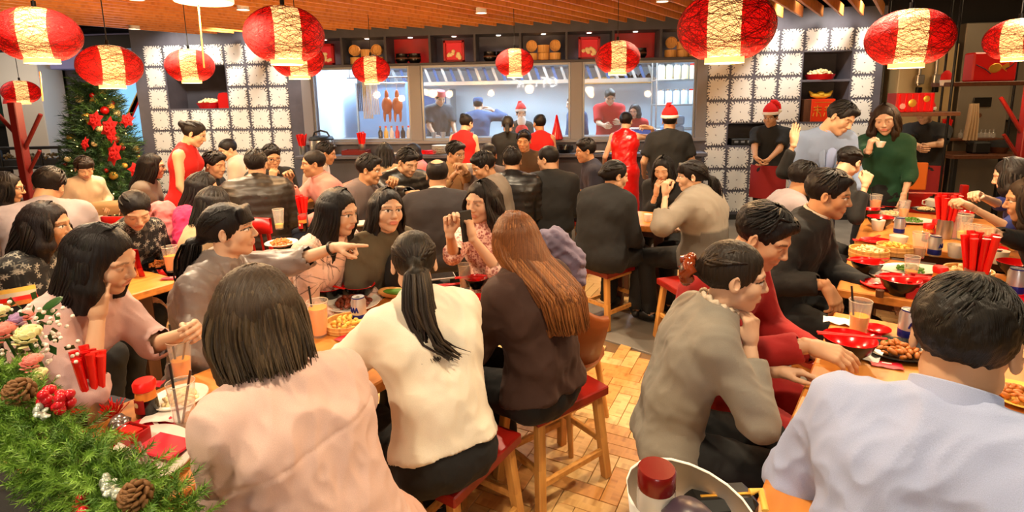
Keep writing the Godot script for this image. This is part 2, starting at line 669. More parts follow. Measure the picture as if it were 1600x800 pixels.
# ---------------------------------------------------------------- hair
func make_hair(p: Dictionary, H: Transform3D, s: float, depth: float, torso_back: Vector3) -> Soup:
	var style: String = p.hair
	var near := depth < 6.5
	var cell := clampf(depth * 0.0033, 0.0055, 0.0115)
	var L: float = p.get("hl", 0.16)
	var B := H.basis
	var g := func(x: float, y: float, z: float) -> Vector3: return H * (Vector3(x, y, z) * s)
	var dn := Vector3.DOWN
	var reach := 0.2 * s + maxf(0.0, L)
	var lo := H.origin - Vector3(0.24, reach + 0.08, 0.24) * 1.0
	var hi := H.origin + Vector3(0.24, 0.24, 0.24)
	if not style in ["bob", "long", "pony", "wavy"]:
		lo = H.origin - Vector3(0.19, 0.19, 0.19)
		hi = H.origin + Vector3(0.19, 0.19, 0.19)
	var f := Field.new(lo, hi, cell)
	var vol: float = p.get("vol", 1.0)
	var hb: float = p.get("hb", 0.35)
	var flow: Vector3 = p.get("flow", Vector3.ZERO)
	var tb: float = p.get("tb", 0.04)
	f.ell(g.call(0, 0.036, -0.015), Vector3(0.0815 * vol, 0.0895 + 0.006 * (vol - 1.0) * 10.0, 0.1005) * s, 0.01, B)
	if style == "short":
		f.ell(g.call(0.012, 0.088, 0.03), Vector3(0.062, 0.034, 0.062) * s, 0.02, B)
		f.ell(g.call(0, 0.045, -0.06), Vector3(0.075, 0.07, 0.06) * s, 0.02, B)
	# the face is cut free
	f.ell(g.call(0, -0.052, 0.088), Vector3(0.07 if style != "bangs" else 0.066, 0.118 if p.get("fringe", 0.0) == 0.0 else 0.105, 0.066) * s, 0.012, B, true)
	if style in ["short", "crop", "bald"]:
		for x in [-1.0, 1.0]:
			f.ell(g.call(x * 0.085, -0.02, 0.008), Vector3(0.025, 0.042, 0.03) * s, 0.008, B, true)
			f.ell(g.call(x * 0.07, -0.09, 0.02), Vector3(0.05, 0.07, 0.09) * s, 0.01, B, true)
		f.ell(g.call(0, -0.135, -0.06), Vector3(0.11, 0.08, 0.12) * s, 0.015, B, true)
	elif style in ["pony", "bun", "lowbun"]:
		for x in [-1.0, 1.0]:
			f.ell(g.call(x * 0.088, -0.03, 0.005), Vector3(0.02, 0.035, 0.026) * s, 0.008, B, true)
			f.ell(g.call(x * 0.075, -0.1, 0.03), Vector3(0.05, 0.07, 0.09) * s, 0.012, B, true)
		f.ell(g.call(0, -0.15, -0.05), Vector3(0.11, 0.09, 0.12) * s, 0.02, B, true)
	if style == "bald":
		f.ell(g.call(0, 0.11, -0.045), Vector3(0.045, 0.03, 0.06) * s, 0.02, B, true)
	if p.get("fringe", 0.0) > 0.0:
		for k in 7:
			var x := (k - 3) * 0.018
			f.cap(g.call(x, 0.09, 0.066), g.call(x * 1.15, 0.09 - p.fringe, 0.098 - absf(x) * 0.5), 0.016 * s, 0.009 * s, 0.012)
	var tie := H.origin
	var tail := PackedVector3Array()
	if style in ["bob", "long", "wavy"]:
		var wob := 0.012 if style == "wavy" else 0.0
		var side: float = p.get("side", 1.0)
		for k in 11:
			var a := deg_to_rad(-125.0 + k * 25.0)   # round the back, from one temple to the other
			var c0 := Vector3(sin(a) * 0.062, 0.03, -cos(a) * 0.075 - 0.012)
			var top: Vector3 = g.call(c0.x, c0.y, c0.z)
			var out := (B * Vector3(sin(a), 0, -cos(a)))
			out.y = 0
			var front := absf(a) > 1.9
			if front and side < 0.35: continue
			var r := (0.03 if not front else 0.02 * side) * s
			var ll := L * (1.0 - 0.06 * absf(sin(a * 3.1 + L * 40)))
			var mid := top + out * (0.018 + wob * sin(k * 2.0)) + dn * (ll * 0.5 + 0.03) + torso_back * hb * 0.22 * smoothstep(0.05, 0.24, ll * 0.5) + flow * ll * ll * 0.25
			var tail_end := top + out * (0.016 + wob * cos(k * 3.0)) + dn * (ll + 0.05) + torso_back * hb * 0.22 * smoothstep(0.05, 0.24, ll) + flow * ll * ll
			f.cap(top, mid, r * 1.05, r, 0.022)
			f.cap(mid, tail_end, r, r * (0.85 if style == "bob" else 0.55), 0.02)
		if style == "bob": f.cut(H.origin + dn * (0.02 + L - 0.012), dn)
		f.ell(g.call(0, -0.05, 0.1), Vector3(0.055, 0.09, 0.06) * s, 0.01, B, true)
	elif style == "pony":
		tie = g.call(0, p.get("ty", 0.0), -0.118)
		var back := B * Vector3(p.get("tx", 0.0), 0, -1)
		back.y = 0
		tail = PackedVector3Array([tie, tie + back * 0.035 + dn * 0.01, tie + back * (0.03 + tb * 0.6) + dn * L * 0.35, tie + back * (0.03 + tb) + dn * L * 0.7, tie + back * (0.03 + tb) + dn * L])
		f.cap(g.call(0, 0.01, -0.08), tie, 0.05 * s, 0.02 * s, 0.03)
		var tr := [0.016, 0.022, 0.029, 0.026, 0.008]
		for k in 4: f.cap(tail[k], tail[k + 1], tr[k] * s, tr[k + 1] * s, 0.015)
	elif style == "bun":
		tie = g.call(p.get("tx", 0.0), p.get("ty", 0.085), p.get("tz", -0.085))
		f.ell(tie, Vector3(0.044, 0.038, 0.044) * s * p.get("bunr", 1.0), 0.012, B)
	elif style == "lowbun":
		tie = g.call(0, 0.0, -0.125)
		f.cap(g.call(0, 0.01, -0.08), tie, 0.055 * s, 0.022 * s, 0.03)
	f.build()
	var out := Soup.new()
	var hc: Color = p.get("hc", Color(0.012, 0.009, 0.008))
	out.add(f.verts, f.norms, f.index, hc)
	var inv := H.affine_inverse()
	if style in ["short", "crop", "bald"]:
		var nz := FastNoiseLite.new()
		nz.seed = 7 + int(H.origin.x * 100)
		nz.frequency = 42.0
		nz.fractal_octaves = 3
		var amp := 0.0045 if style == "short" else 0.002
		out.push(func(v: Vector3, n: Vector3) -> float: return nz.get_noise_3d(v.x, v.y * 0.6, v.z) * amp)
	else:
		var cen := H.origin
		out.push(func(v: Vector3, n: Vector3) -> float:
			var l := inv * v
			var az := atan2(l.x, -l.z - 0.01)
			return (sin(az * 31.0 + sin(v.y * 22.0) * 0.7) + sin(az * 57.0 + v.y * 9.0) * 0.6) * 0.0011)
	if not near or style in ["crop", "bald"]:
		return out
	# separate strands over the mass of hair, where one sees them
	var count: int = p.get("locks", 150 if depth < 4.6 else 90)
	var rs := 17 + int(absf(H.origin.x) * 37)
	var cy := H.origin + dn * 0.05
	for k in count:
		var u := rnd(k, rs)
		var tone := 0.55 + rnd(k, rs + 1) * 1.1
		var tint: Color = hc * tone
		if rnd(k, rs + 2) > 0.8: tint = hc.lerp(p.get("hc2", hc * 2.0), 0.8)
		tint.a = 1.0
		var pts := PackedVector3Array()
		if style in ["bob", "long", "wavy"]:
			var a: float = lerpf(-1.0, 1.0, u) * p.get("az", 2.25)
			var part: float = p.get("part", 0.0)
			var st := Vector3(part + sin(a) * 0.012, 0, 0.03 - rnd(k, rs + 3) * 0.07)
			for j in 6:
				var ph := lerpf(0.12, 1.45, j / 5.0)
				var e := Vector3(sin(a) * sin(ph) * 0.082 * vol, 0.036 + cos(ph) * 0.092, -cos(a) * sin(ph) * 0.1 - 0.015)
				e = e.lerp(Vector3(st.x, e.y, st.z), pow(1.0 - j / 5.0, 2) * 0.8)
				pts.append(g.call(e.x, e.y, e.z))
			var outv := B * Vector3(sin(a), 0, -cos(a))
			outv.y = 0
			var last := pts[5]
			var len_ := (L + 0.04) * (0.86 + rnd(k, rs + 4) * 0.2)
			if style == "bob": len_ = minf(len_, L + 0.035 + rnd(k, rs + 4) * 0.012)
			for j in range(1, 8):
				var t := j / 7.0
				var w := sin(t * 6.0 + u * 30.0) * (0.003 if style != "wavy" else 0.012)
				var bow := sin(t * PI) * 0.014 + t * 0.006
				pts.append(last + dn * len_ * t + outv * (bow + w + rnd(k, rs + 5) * 0.004) + B.x * (rnd(k, rs + 6) - 0.5) * 0.025 * t + torso_back * hb * 0.22 * smoothstep(0.05, 0.24, len_ * t) + flow * len_ * t * len_ * t)
		elif style in ["pony", "lowbun", "bun", "short"]:
			if style == "short":
				var a := u * TAU
				var ph0 := 0.1 + rnd(k, rs + 3) * 1.2
				for j in 4:
					var ph := ph0 + j * 0.16
					var aa := a + j * 0.1
					var lift := 1.01 + 0.02 * rnd(k, rs + 4) + j * 0.022 * rnd(k, rs + 8)
					if -cos(aa) > 0.45 and ph > 0.75: ph = 0.75
					pts.append(g.call(sin(aa) * sin(ph) * 0.0815 * lift, 0.042 + cos(ph) * 0.0925 * lift, -cos(aa) * sin(ph) * 0.102 * lift - 0.013))
			elif k % 5 < 3 or style != "pony":
				var a := lerpf(-2.5, 2.5, u)
				var tl := inv * tie / s
				for j in 7:
					var t := j / 6.0
					var ph := lerpf(1.15 if absf(a) < 2.0 else 0.75, 0.15, 0.0)
					var e := Vector3(sin(a) * sin(ph) * 0.084, 0.036 + cos(ph) * 0.093, -cos(a) * sin(ph) * 0.101 - 0.015)
					var m := e.lerp(tl, t)
					var c0 := Vector3(0, 0.03, -0.015)
					var dir := (m - c0)
					var want := Vector3(dir.x / 0.0835, dir.y / 0.092, dir.z / 0.1025).length()
					if t < 0.85 and want > 1e-3: m = c0 + dir / want * 1.005
					pts.append(g.call(m.x, m.y, m.z))
			else:
				var off := Vector3(rnd(k, rs + 3) - 0.5, 0, rnd(k, rs + 4) - 0.5)
				for j in 9:
					var t := j / 8.0
					var x := t * 4.0
					var q := mini(int(x), 3)
					var c0 := tail[q].lerp(tail[q + 1], x - q)
					var sp := sin(minf(t * 1.25, 1.0) * PI * 0.8) * 0.075 + 0.012
					var curl := maxf(0.0, t - 0.6) * 0.12
					pts.append(c0 + off * sp * s + Vector3(sin(u * 40.0 + t * 5.0), 0, cos(u * 40.0 + t * 5.0)) * curl * rnd(k, rs + 5) + B.x * maxf(0.0, t - 0.55) * p.get("curl", 0.0) * (0.5 + rnd(k, rs + 6)) + Vector3.UP * maxf(0.0, t - 0.75) * absf(p.get("curl", 0.0)) * 0.8)
		if pts.size() > 2: lock(out, pts, p.get("lr", 0.0055 if depth < 3.1 else 0.0085) * (0.6 + rnd(k, rs + 7) * 0.8), tint, cy)
	return out


# ---------------------------------------------------------------- figures
var crowd: Array[Dictionary] = []
var built: Array[Dictionary] = []


func reach(S: Vector3, W: Vector3, l1: float, l2: float, pole: Vector3) -> Array:
	var v := W - S
	var dist := clampf(v.length(), absf(l1 - l2) + 0.02, (l1 + l2) * 0.985)
	var dir := v.normalized()
	var x := (l1 * l1 - l2 * l2 + dist * dist) / (2 * dist)
	var h := sqrt(maxf(0.0, l1 * l1 - x * x))
	var pl := (pole - dir * pole.dot(dir)).normalized()
	return [S + dir * x + pl * h, S + dir * dist]


func spot(v, S: Vector3, lx: Vector3, F: Vector3, sg: float, s: float) -> Vector3:
	if v is Array: return at(v[0], v[1], v[2])
	return S + (lx * sg * v.x + Vector3.UP * v.y + F * v.z) * s


# works out the joints, then meshes skin, hair and each garment; runs in a worker thread
func figure(k: int) -> void:
	var p := crowd[k]
	var sex: String = p.get("sex", "m")
	var s: float = p.get("s", 1.0 if sex == "m" else 0.95)
	var depth: float = p.h[2]
	var top := at(p.h[0], p.h[1], depth)
	var view := rad_to_deg(atan2(-top.x, -top.z))   # yaw 0 is towards us from where the figure is
	var HB := Basis(Vector3.UP, deg_to_rad(p.get("hy", p.get("by", 0.0)) + view)) * Basis(Vector3.RIGHT, deg_to_rad(p.get("hp", 5.0))) * Basis(Vector3.BACK, deg_to_rad(p.get("hr", 0.0)))
	var hs: float = s * p.get("hs", 1.0)
	var Hc := top - HB.y * 0.128 * hs
	var by := deg_to_rad(p.get("by", 0.0) + view)
	var F := Vector3(sin(by), 0, cos(by))
	var lx := Vector3(cos(by), 0, -sin(by))
	var lean := deg_to_rad(p.get("lean", 8.0))
	var U := (Vector3.UP * cos(lean) + F * sin(lean) + lx * sin(deg_to_rad(p.get("tilt", 0.0)))).normalized()
	var Fn := lx.cross(U).normalized()
	var neck := Hc + HB * (Vector3(0, -0.09, -0.028) * hs)
	var C7 := neck - U * 0.06 * s - Fn * 0.012
	var seat: float = p.get("seat", 0.45)
	var sit := seat > 0.0
	var tl := 0.5 * s
	if sit: tl = clampf((C7.y - seat - 0.115 * s) / maxf(U.y, 0.3), 0.36 * s, 0.56 * s)
	if p.has("tl"): tl = p.tl
	var hip := C7 - U * tl
	var base := Vector3(hip.x, 0, hip.z)
	top -= base
	Hc -= base
	C7 -= base
	neck -= base
	hip -= base
	var slump: float = p.get("slump", 0.03 if sit else 0.0)
	var B := func(t: float) -> Vector3: return hip.lerp(C7, t) - Fn * slump * sin(t * PI)
	var fem := sex != "m"
	var wd: float = p.get("w", 1.0) * s
	var sw := (0.148 if fem else 0.172) * wd
	var arms := {}
	for side in ["l", "r"]:
		var sg := 1.0 if side == "l" else -1.0
		var S: Vector3 = B.call(0.9) + lx * sg * sw + Fn * p.get(side + "f", 0.0) + U * p.get(side + "u", 0.0)
		var want = p.get(side + "w", Vector3(-0.02, -0.36, 0.24) if sit else Vector3(0.07, -0.5, 0.06))
		var W := Hc
		if want is String:       # a hand at the face
			var o: Vector3 = {"cheek": Vector3(0.102, -0.15, 0.07), "chin": Vector3(0.035, -0.215, 0.085), "mouth": Vector3(0.04, -0.19, 0.13)}[want]
			W = Hc + HB * (Vector3(sg * o.x, o.y, o.z) * hs)
		else:
			W = spot(want, S, lx, F, sg, s)
			if want is Array: W -= base
		var po: Vector3 = p.get(side + "p", Vector3(0.4, -1.0, -0.35))
		var r := reach(S, W, 0.275 * s, 0.24 * s, lx * sg * po.x + Vector3.UP * po.y + F * po.z)
		arms[side] = [S, r[0], r[1]]
	var legs := {}
	for side in ["l", "r"]:
		var sg := 1.0 if side == "l" else -1.0
		var j: Vector3 = hip + lx * sg * 0.085 * wd
		if sit:
			var kn: Vector3 = hip + lx * sg * (0.1 + p.get("spread", 0.02)) * wd + F * 0.42 * s + Vector3.DOWN * (hip.y - seat - 0.045)
			var an: Vector3 = kn + F * p.get("feet", -0.06)
			an.y = 0.085
			legs[side] = [j, kn, an]
		else:
			var an: Vector3 = Vector3(hip.x, 0.085, hip.z) + lx * sg * (0.09 + p.get("stance", 0.0)) + F * 0.02 - F * (U * 0.0).x
			legs[side] = [j, (j + an) * 0.5 + F * 0.02, an]
	# ---- skin
	var c := clampf(depth * 0.0052, 0.0068, 0.02)
	var lo := Vector3(INF, INF, INF)
	var hi := -lo
	for v in [hip, C7, neck, arms.l[0], arms.l[1], arms.l[2], arms.r[0], arms.r[1], arms.r[2], legs.l[1], legs.l[2], legs.r[1], legs.r[2]]:
		lo = lo.min(v)
		hi = hi.max(v)
	lo = (lo - Vector3.ONE * 0.24).max(Vector3(-9, 0.0, -9))
	hi += Vector3.ONE * 0.24
	var cb := c * 1.25
	var f := Field.new(lo, hi, cb)
	_torso(f, B, lx, Fn, wd, fem, -0.006)
	f.cap(C7, neck + (neck - C7) * 0.3, 0.058 * s, (0.044 if fem else 0.052) * s, 0.03)
	for side in ["l", "r"]:
		var a: Array = arms[side]
		f.cap(B.call(0.93), a[0], 0.05 * s, 0.048 * s, 0.035)
		f.cap(a[0], a[1], (0.043 if fem else 0.05) * s, (0.035 if fem else 0.041) * s, 0.025)
		f.cap(a[1], a[2], (0.035 if fem else 0.041) * s, (0.0235 if fem else 0.028) * s, 0.015)
		var g: Array = legs[side]
		f.cap(g[0], g[1], 0.08 * s, 0.055 * s, 0.03)
		f.cap(g[1], g[2], 0.05 * s, 0.034 * s, 0.02)
		f.cap(g[2] - Vector3(0, 0.03, 0), g[2] + F * 0.13 * s - Vector3(0, 0.05, 0), 0.034 * s, 0.028 * s, 0.02)
	f.build()
	var skin: Color = p.get("skin", Color(0.56, 0.33, 0.2))
	var body := Soup.new()
	body.add(f.verts, f.norms, f.index, skin)
	var lod := "0" if depth < 2.6 else "1" if depth < 4.6 else "2"
	var hd: Dictionary = heads[("m" if sex == "m" else "f") + lod]
	var hcols := PackedColorArray()
	var hairc: Color = p.get("hc", Color(0.012, 0.009, 0.008))
	var lips: Color = skin.lerp(p.get("lips", Color(0.45, 0.08, 0.06) if fem else Color(0.42, 0.16, 0.1)), 0.55 if fem else 0.35)
	var look: String = p.get("eyes", "open")
	var pal := [skin, lips, skin.lerp(Color(0.02, 0.012, 0.008), 0.55 if fem else 0.8), Color(0.75, 0.68, 0.6), Color(0.012, 0.008, 0.006), Color(0.03, 0.015, 0.01)]
	if look == "down":
		pal[WHITE] = skin * 0.92
		pal[IRIS] = skin.lerp(Color(0.02, 0.01, 0.008), 0.55)
		pal[LASH] = skin * 0.9
	for mk in hd.mask: hcols.append(pal[mk])
	var HT := Transform3D(HB * Basis.from_scale(Vector3.ONE * hs * Vector3(p.get("face", 1.0), 1, 1)), Hc)
	body.add(hd.v, hd.n, hd.i, hcols, HT)
	for side in ["l", "r"]:
		var a: Array = arms[side]
		var sg := 1.0 if side == "l" else -1.0
		var hn: Dictionary = hands[p.get(side + "h", "relaxed") + ("0" if depth < 3.2 else "1")]
		var dir: Vector3 = (a[2] - a[1]).normalized()
		if p.get(side + "w", 0) is String:
			dir = (HB * Vector3(-sg * 0.15, 1.0, -0.25 if p[side + "w"] == "cheek" else -0.1)).normalized()
		if p.has(side + "d"):
			var o: Vector3 = p[side + "d"]
			dir = (lx * sg * o.x + Vector3.UP * o.y + F * o.z).normalized()
		var pn: Vector3 = p.get(side + "n", Vector3(-0.35, -1, -0.2) if sit else Vector3(-1, 0, 0))
		var z := lx * sg * pn.x + Vector3.UP * pn.y + F * pn.z
		if p.get(side + "w", 0) is String: z = HB * Vector3(-sg, 0, -0.35 if p[side + "w"] == "cheek" else -1.0)
		z = (z - dir * z.dot(dir)).normalized()
		var hb := Basis(dir.cross(z) * (1.0 if side == "r" else -1.0), dir, z)
		var hsz := (0.9 if fem else 1.0) * s
		body.add(hn.v, hn.n, hn.i, skin, Transform3D(hb * Basis.from_scale(Vector3.ONE * hsz), a[2] + dir * 0.012), side == "l")
	# ---- clothes
	var res := {"base": base, "body": body, "hand_l": arms.l[2] + base, "hand_r": arms.r[2] + base, "head": Hc, "HB": HB, "neck": neck, "C7": C7, "U": U, "Fn": Fn, "lx": lx, "s": s, "depth": depth, "arms": arms, "hip": hip, "legs": legs, "F": F}
	if p.has("hair"):
		res.hair = make_hair(p, Transform3D(HB, Hc), hs, depth, -F)
	var t: Dictionary = p.get("top", {})
	if t:
		var th: float = t.get("t", 0.008)
		var sl: float = t.get("sl", 1.0)     # 0 no sleeve, 0.5 to the elbow, 1 to the wrist
		var ft := Field.new(lo, hi, c)
		_torso(ft, B, lx, Fn, wd, fem, th)
		var hem: float = t.get("hem", 0.0 if sit else 0.05)
		if hem > 0.0 and not sit:
			ft.cap(hip + lx * 0.05 * wd, hip + lx * 0.05 * wd - U * hem, 0.115 * wd + th, 0.125 * wd + th, 0.03, true)
			ft.cap(hip - lx * 0.05 * wd, hip - lx * 0.05 * wd - U * hem, 0.115 * wd + th, 0.125 * wd + th, 0.03, true)
		ft.cut(hip - U * hem, -U)
		if t.get("neck", 1.0) > 0.0:
			ft.cap(C7 - U * 0.03, C7 + (neck - C7) * t.get("neck", 0.45), 0.07 * s + th, (0.05 if fem else 0.058) * s + th, 0.04, true)
		for side in ["l", "r"]:
			var a: Array = arms[side]
			if sl <= 0.0: continue
			ft.cap(B.call(0.92), a[0], 0.056 * s + th, 0.05 * s + th, 0.045)
			var r0 := (0.047 if fem else 0.054) * s + th
			var r1 := (0.04 if fem else 0.046) * s + th * 1.1
			if sl < 0.5:
				var e: Vector3 = a[0].lerp(a[1], sl * 2.0)
				ft.cap(a[0], e, r0, r1 + 0.004, 0.03, true)
			else:
				ft.cap(a[0], a[1], r0, r1, 0.03)
				if sl > 0.5:
					var q := (sl - 0.5) * 2.0
					var r2 := (0.027 if fem else 0.032) * s + th * 1.15
					ft.cap(a[1], a[1].lerp(a[2], q), r1, lerpf(r1, r2, q), 0.02, true)
		ft.build()
		var so := Soup.new()
		so.add(ft.verts, ft.norms, ft.index, Color.WHITE)
		so.c.clear()
		var nz := FastNoiseLite.new()
		nz.seed = 31 + k
		nz.frequency = t.get("wf", 7.0)
		nz.fractal_type = FastNoiseLite.FRACTAL_RIDGED
		nz.fractal_octaves = 2
		var wa: float = t.get("wr", 0.006) * 0.7
		var quilt: float = t.get("quilt", 0.0)
		var ub := U
		var seam: float = t.get("seam", 0.0)
		var seam_at: float = B.call(seam).dot(U)
		var side_ax := lx
		so.push(func(v: Vector3, n: Vector3) -> float:
			var w := Vector3(v.dot(side_ax) * 1.2, v.y * 0.9, v.z * 1.2) + Vector3(v.y, v.x, 0) * 0.35
			var d := (nz.get_noise_3d(w.x, w.y, w.z) - 0.2) * wa
			if seam > 0.0: d -= 0.0035 * exp(-pow((v.dot(ub) - seam_at) / 0.006, 2.0))
			if quilt > 0.0: d += (absf(sin(v.dot(ub) * PI / 0.062)) - 0.6) * quilt
			return d)
		if t.has("split"):       # a garment of two colours, parted across the body
			for v in so.v: so.c.append(t.c1 if v.dot(U) - hip.dot(U) > t.split else t.c2)
		res.top = so
	var b: Dictionary = p.get("bot", {})
	if b:
		var th: float = b.get("t", 0.012)
		var kind: String = b.get("kind", "trousers")
		var fb := Field.new(Vector3(lo.x, 0.0, lo.z), Vector3(hi.x, hip.y + 0.35, hi.z), c * 1.1)
		for x in [-1.0, 1.0]:
			fb.cap(hip + lx * 0.02 * x, hip + lx * 0.072 * wd * x, 0.1 * wd + th * 0.6, 0.1 * wd + th * 0.6, 0.04)
		fb.cap(hip, B.call(0.16), 0.1 * wd, 0.09 * wd, 0.04, true)
		if kind == "trousers":
			for side in ["l", "r"]:
				var g: Array = legs[side]
				fb.cap(g[0], g[1], 0.086 * s + th, 0.062 * s + th, 0.03)
				fb.cap(g[1], g[2].lerp(g[1], b.get("crop", 0.0)), 0.057 * s + th, 0.046 * s + th, 0.02, true)
		else:
			var dr: float = b.get("drop", 0.5)
			if sit:
				for side in ["l", "r"]:
					var g: Array = legs[side]
					fb.cap(g[0], g[1], 0.1 * s + th, 0.075 * s + th, 0.06)
				var km: Vector3 = (legs.l[1] + legs.r[1]) * 0.5
				fb.cap(hip, km, 0.1 * s, 0.08 * s, 0.05)
				for side in ["l", "r"]:
					var g: Array = legs[side]
					fb.cap(g[1], g[1].lerp(g[2], dr), 0.075 * s + th, 0.085 * s + th, 0.06, true)
			else:
				fb.cap(hip + lx * 0.05, hip + lx * 0.06 - Vector3.UP * dr, 0.115 * wd + th, 0.13 * wd + th, 0.06, true)
				fb.cap(hip - lx * 0.05, hip - lx * 0.06 - Vector3.UP * dr, 0.115 * wd + th, 0.13 * wd + th, 0.06, true)
		fb.build()
		var so := Soup.new()
		so.add(fb.verts, fb.norms, fb.index, Color.WHITE)
		so.c.clear()
		var nz := FastNoiseLite.new()
		nz.seed = 131 + k
		nz.frequency = 9.0
		nz.fractal_type = FastNoiseLite.FRACTAL_RIDGED
		nz.fractal_octaves = 2
		so.push(func(v: Vector3, n: Vector3) -> float: return (nz.get_noise_3d(v.x, v.y, v.z) - 0.2) * 0.006)
		res.bot = so
	built[k] = res


func _torso(f: Field, B: Callable, lx: Vector3, Fn: Vector3, wd: float, fem: bool, th: float) -> void:
	var ch := 0.078 if fem else 0.09
	var h: Vector3 = B.call(0.0)
	f.cap(h - lx * 0.075 * wd, h + lx * 0.075 * wd, 0.107 * wd + th, 0.107 * wd + th, 0.03)
	for x in [-1.0, 1.0]:
		f.cap(B.call(0.0) + lx * x * 0.07 * wd, B.call(0.38) + lx * x * (0.052 if fem else 0.07) * wd, 0.103 * wd + th, (0.085 if fem else 0.098) * wd + th, 0.03)
		f.cap(B.call(0.38) + lx * x * (0.052 if fem else 0.07) * wd, B.call(0.74) + lx * x * ch * wd, (0.085 if fem else 0.098) * wd + th, (0.092 if fem else 0.105) * wd + th, 0.03)
		f.cap(B.call(0.74) + lx * x * ch * wd, B.call(0.9) + lx * x * 0.09 * wd, 0.09 * wd + th, 0.066 * wd + th, 0.04)
		if fem: f.ell(B.call(0.7) + lx * x * 0.072 * wd + Fn * 0.06 * wd, Vector3(0.064, 0.062, 0.062) * wd + Vector3.ONE * th, 0.04)
	f.cap(B.call(0.3), B.call(0.8), 0.09 * wd + th, 0.1 * wd + th, 0.04)
	f.cap(B.call(0.86), B.call(1.0), 0.075 * wd + th, 0.06 * wd + th, 0.04)


func add_person(p: Dictionary) -> void:
	crowd.append(p)
	built.append({})


func raise_crowd() -> void:
	var jobs := []
	for s in ["m", "f"]:
		for l in [["0", 0.0031], ["1", 0.0048], ["2", 0.0075]]: jobs.append([s + l[0], s, l[1], true])
	for h in ["relaxed", "flat", "point", "hold", "pinch", "cheek"]:
		for l in [["0", 0.0034], ["1", 0.0062]]: jobs.append([h + l[0], h, l[1], false])
	var got := []
	got.resize(jobs.size())
	var task := WorkerThreadPool.add_group_task(func(i: int) -> void: got[i] = make_head(jobs[i][1], jobs[i][2]) if jobs[i][3] else make_hand(jobs[i][1], jobs[i][2]), jobs.size())
	WorkerThreadPool.wait_for_group_task_completion(task)
	for i in jobs.size():
		if jobs[i][3]: heads[jobs[i][0]] = got[i]
		else: hands[jobs[i][0]] = got[i]
	task = WorkerThreadPool.add_group_task(figure, crowd.size())
	WorkerThreadPool.wait_for_group_task_completion(task)
	for k in crowd.size(): dress(crowd[k], built[k])


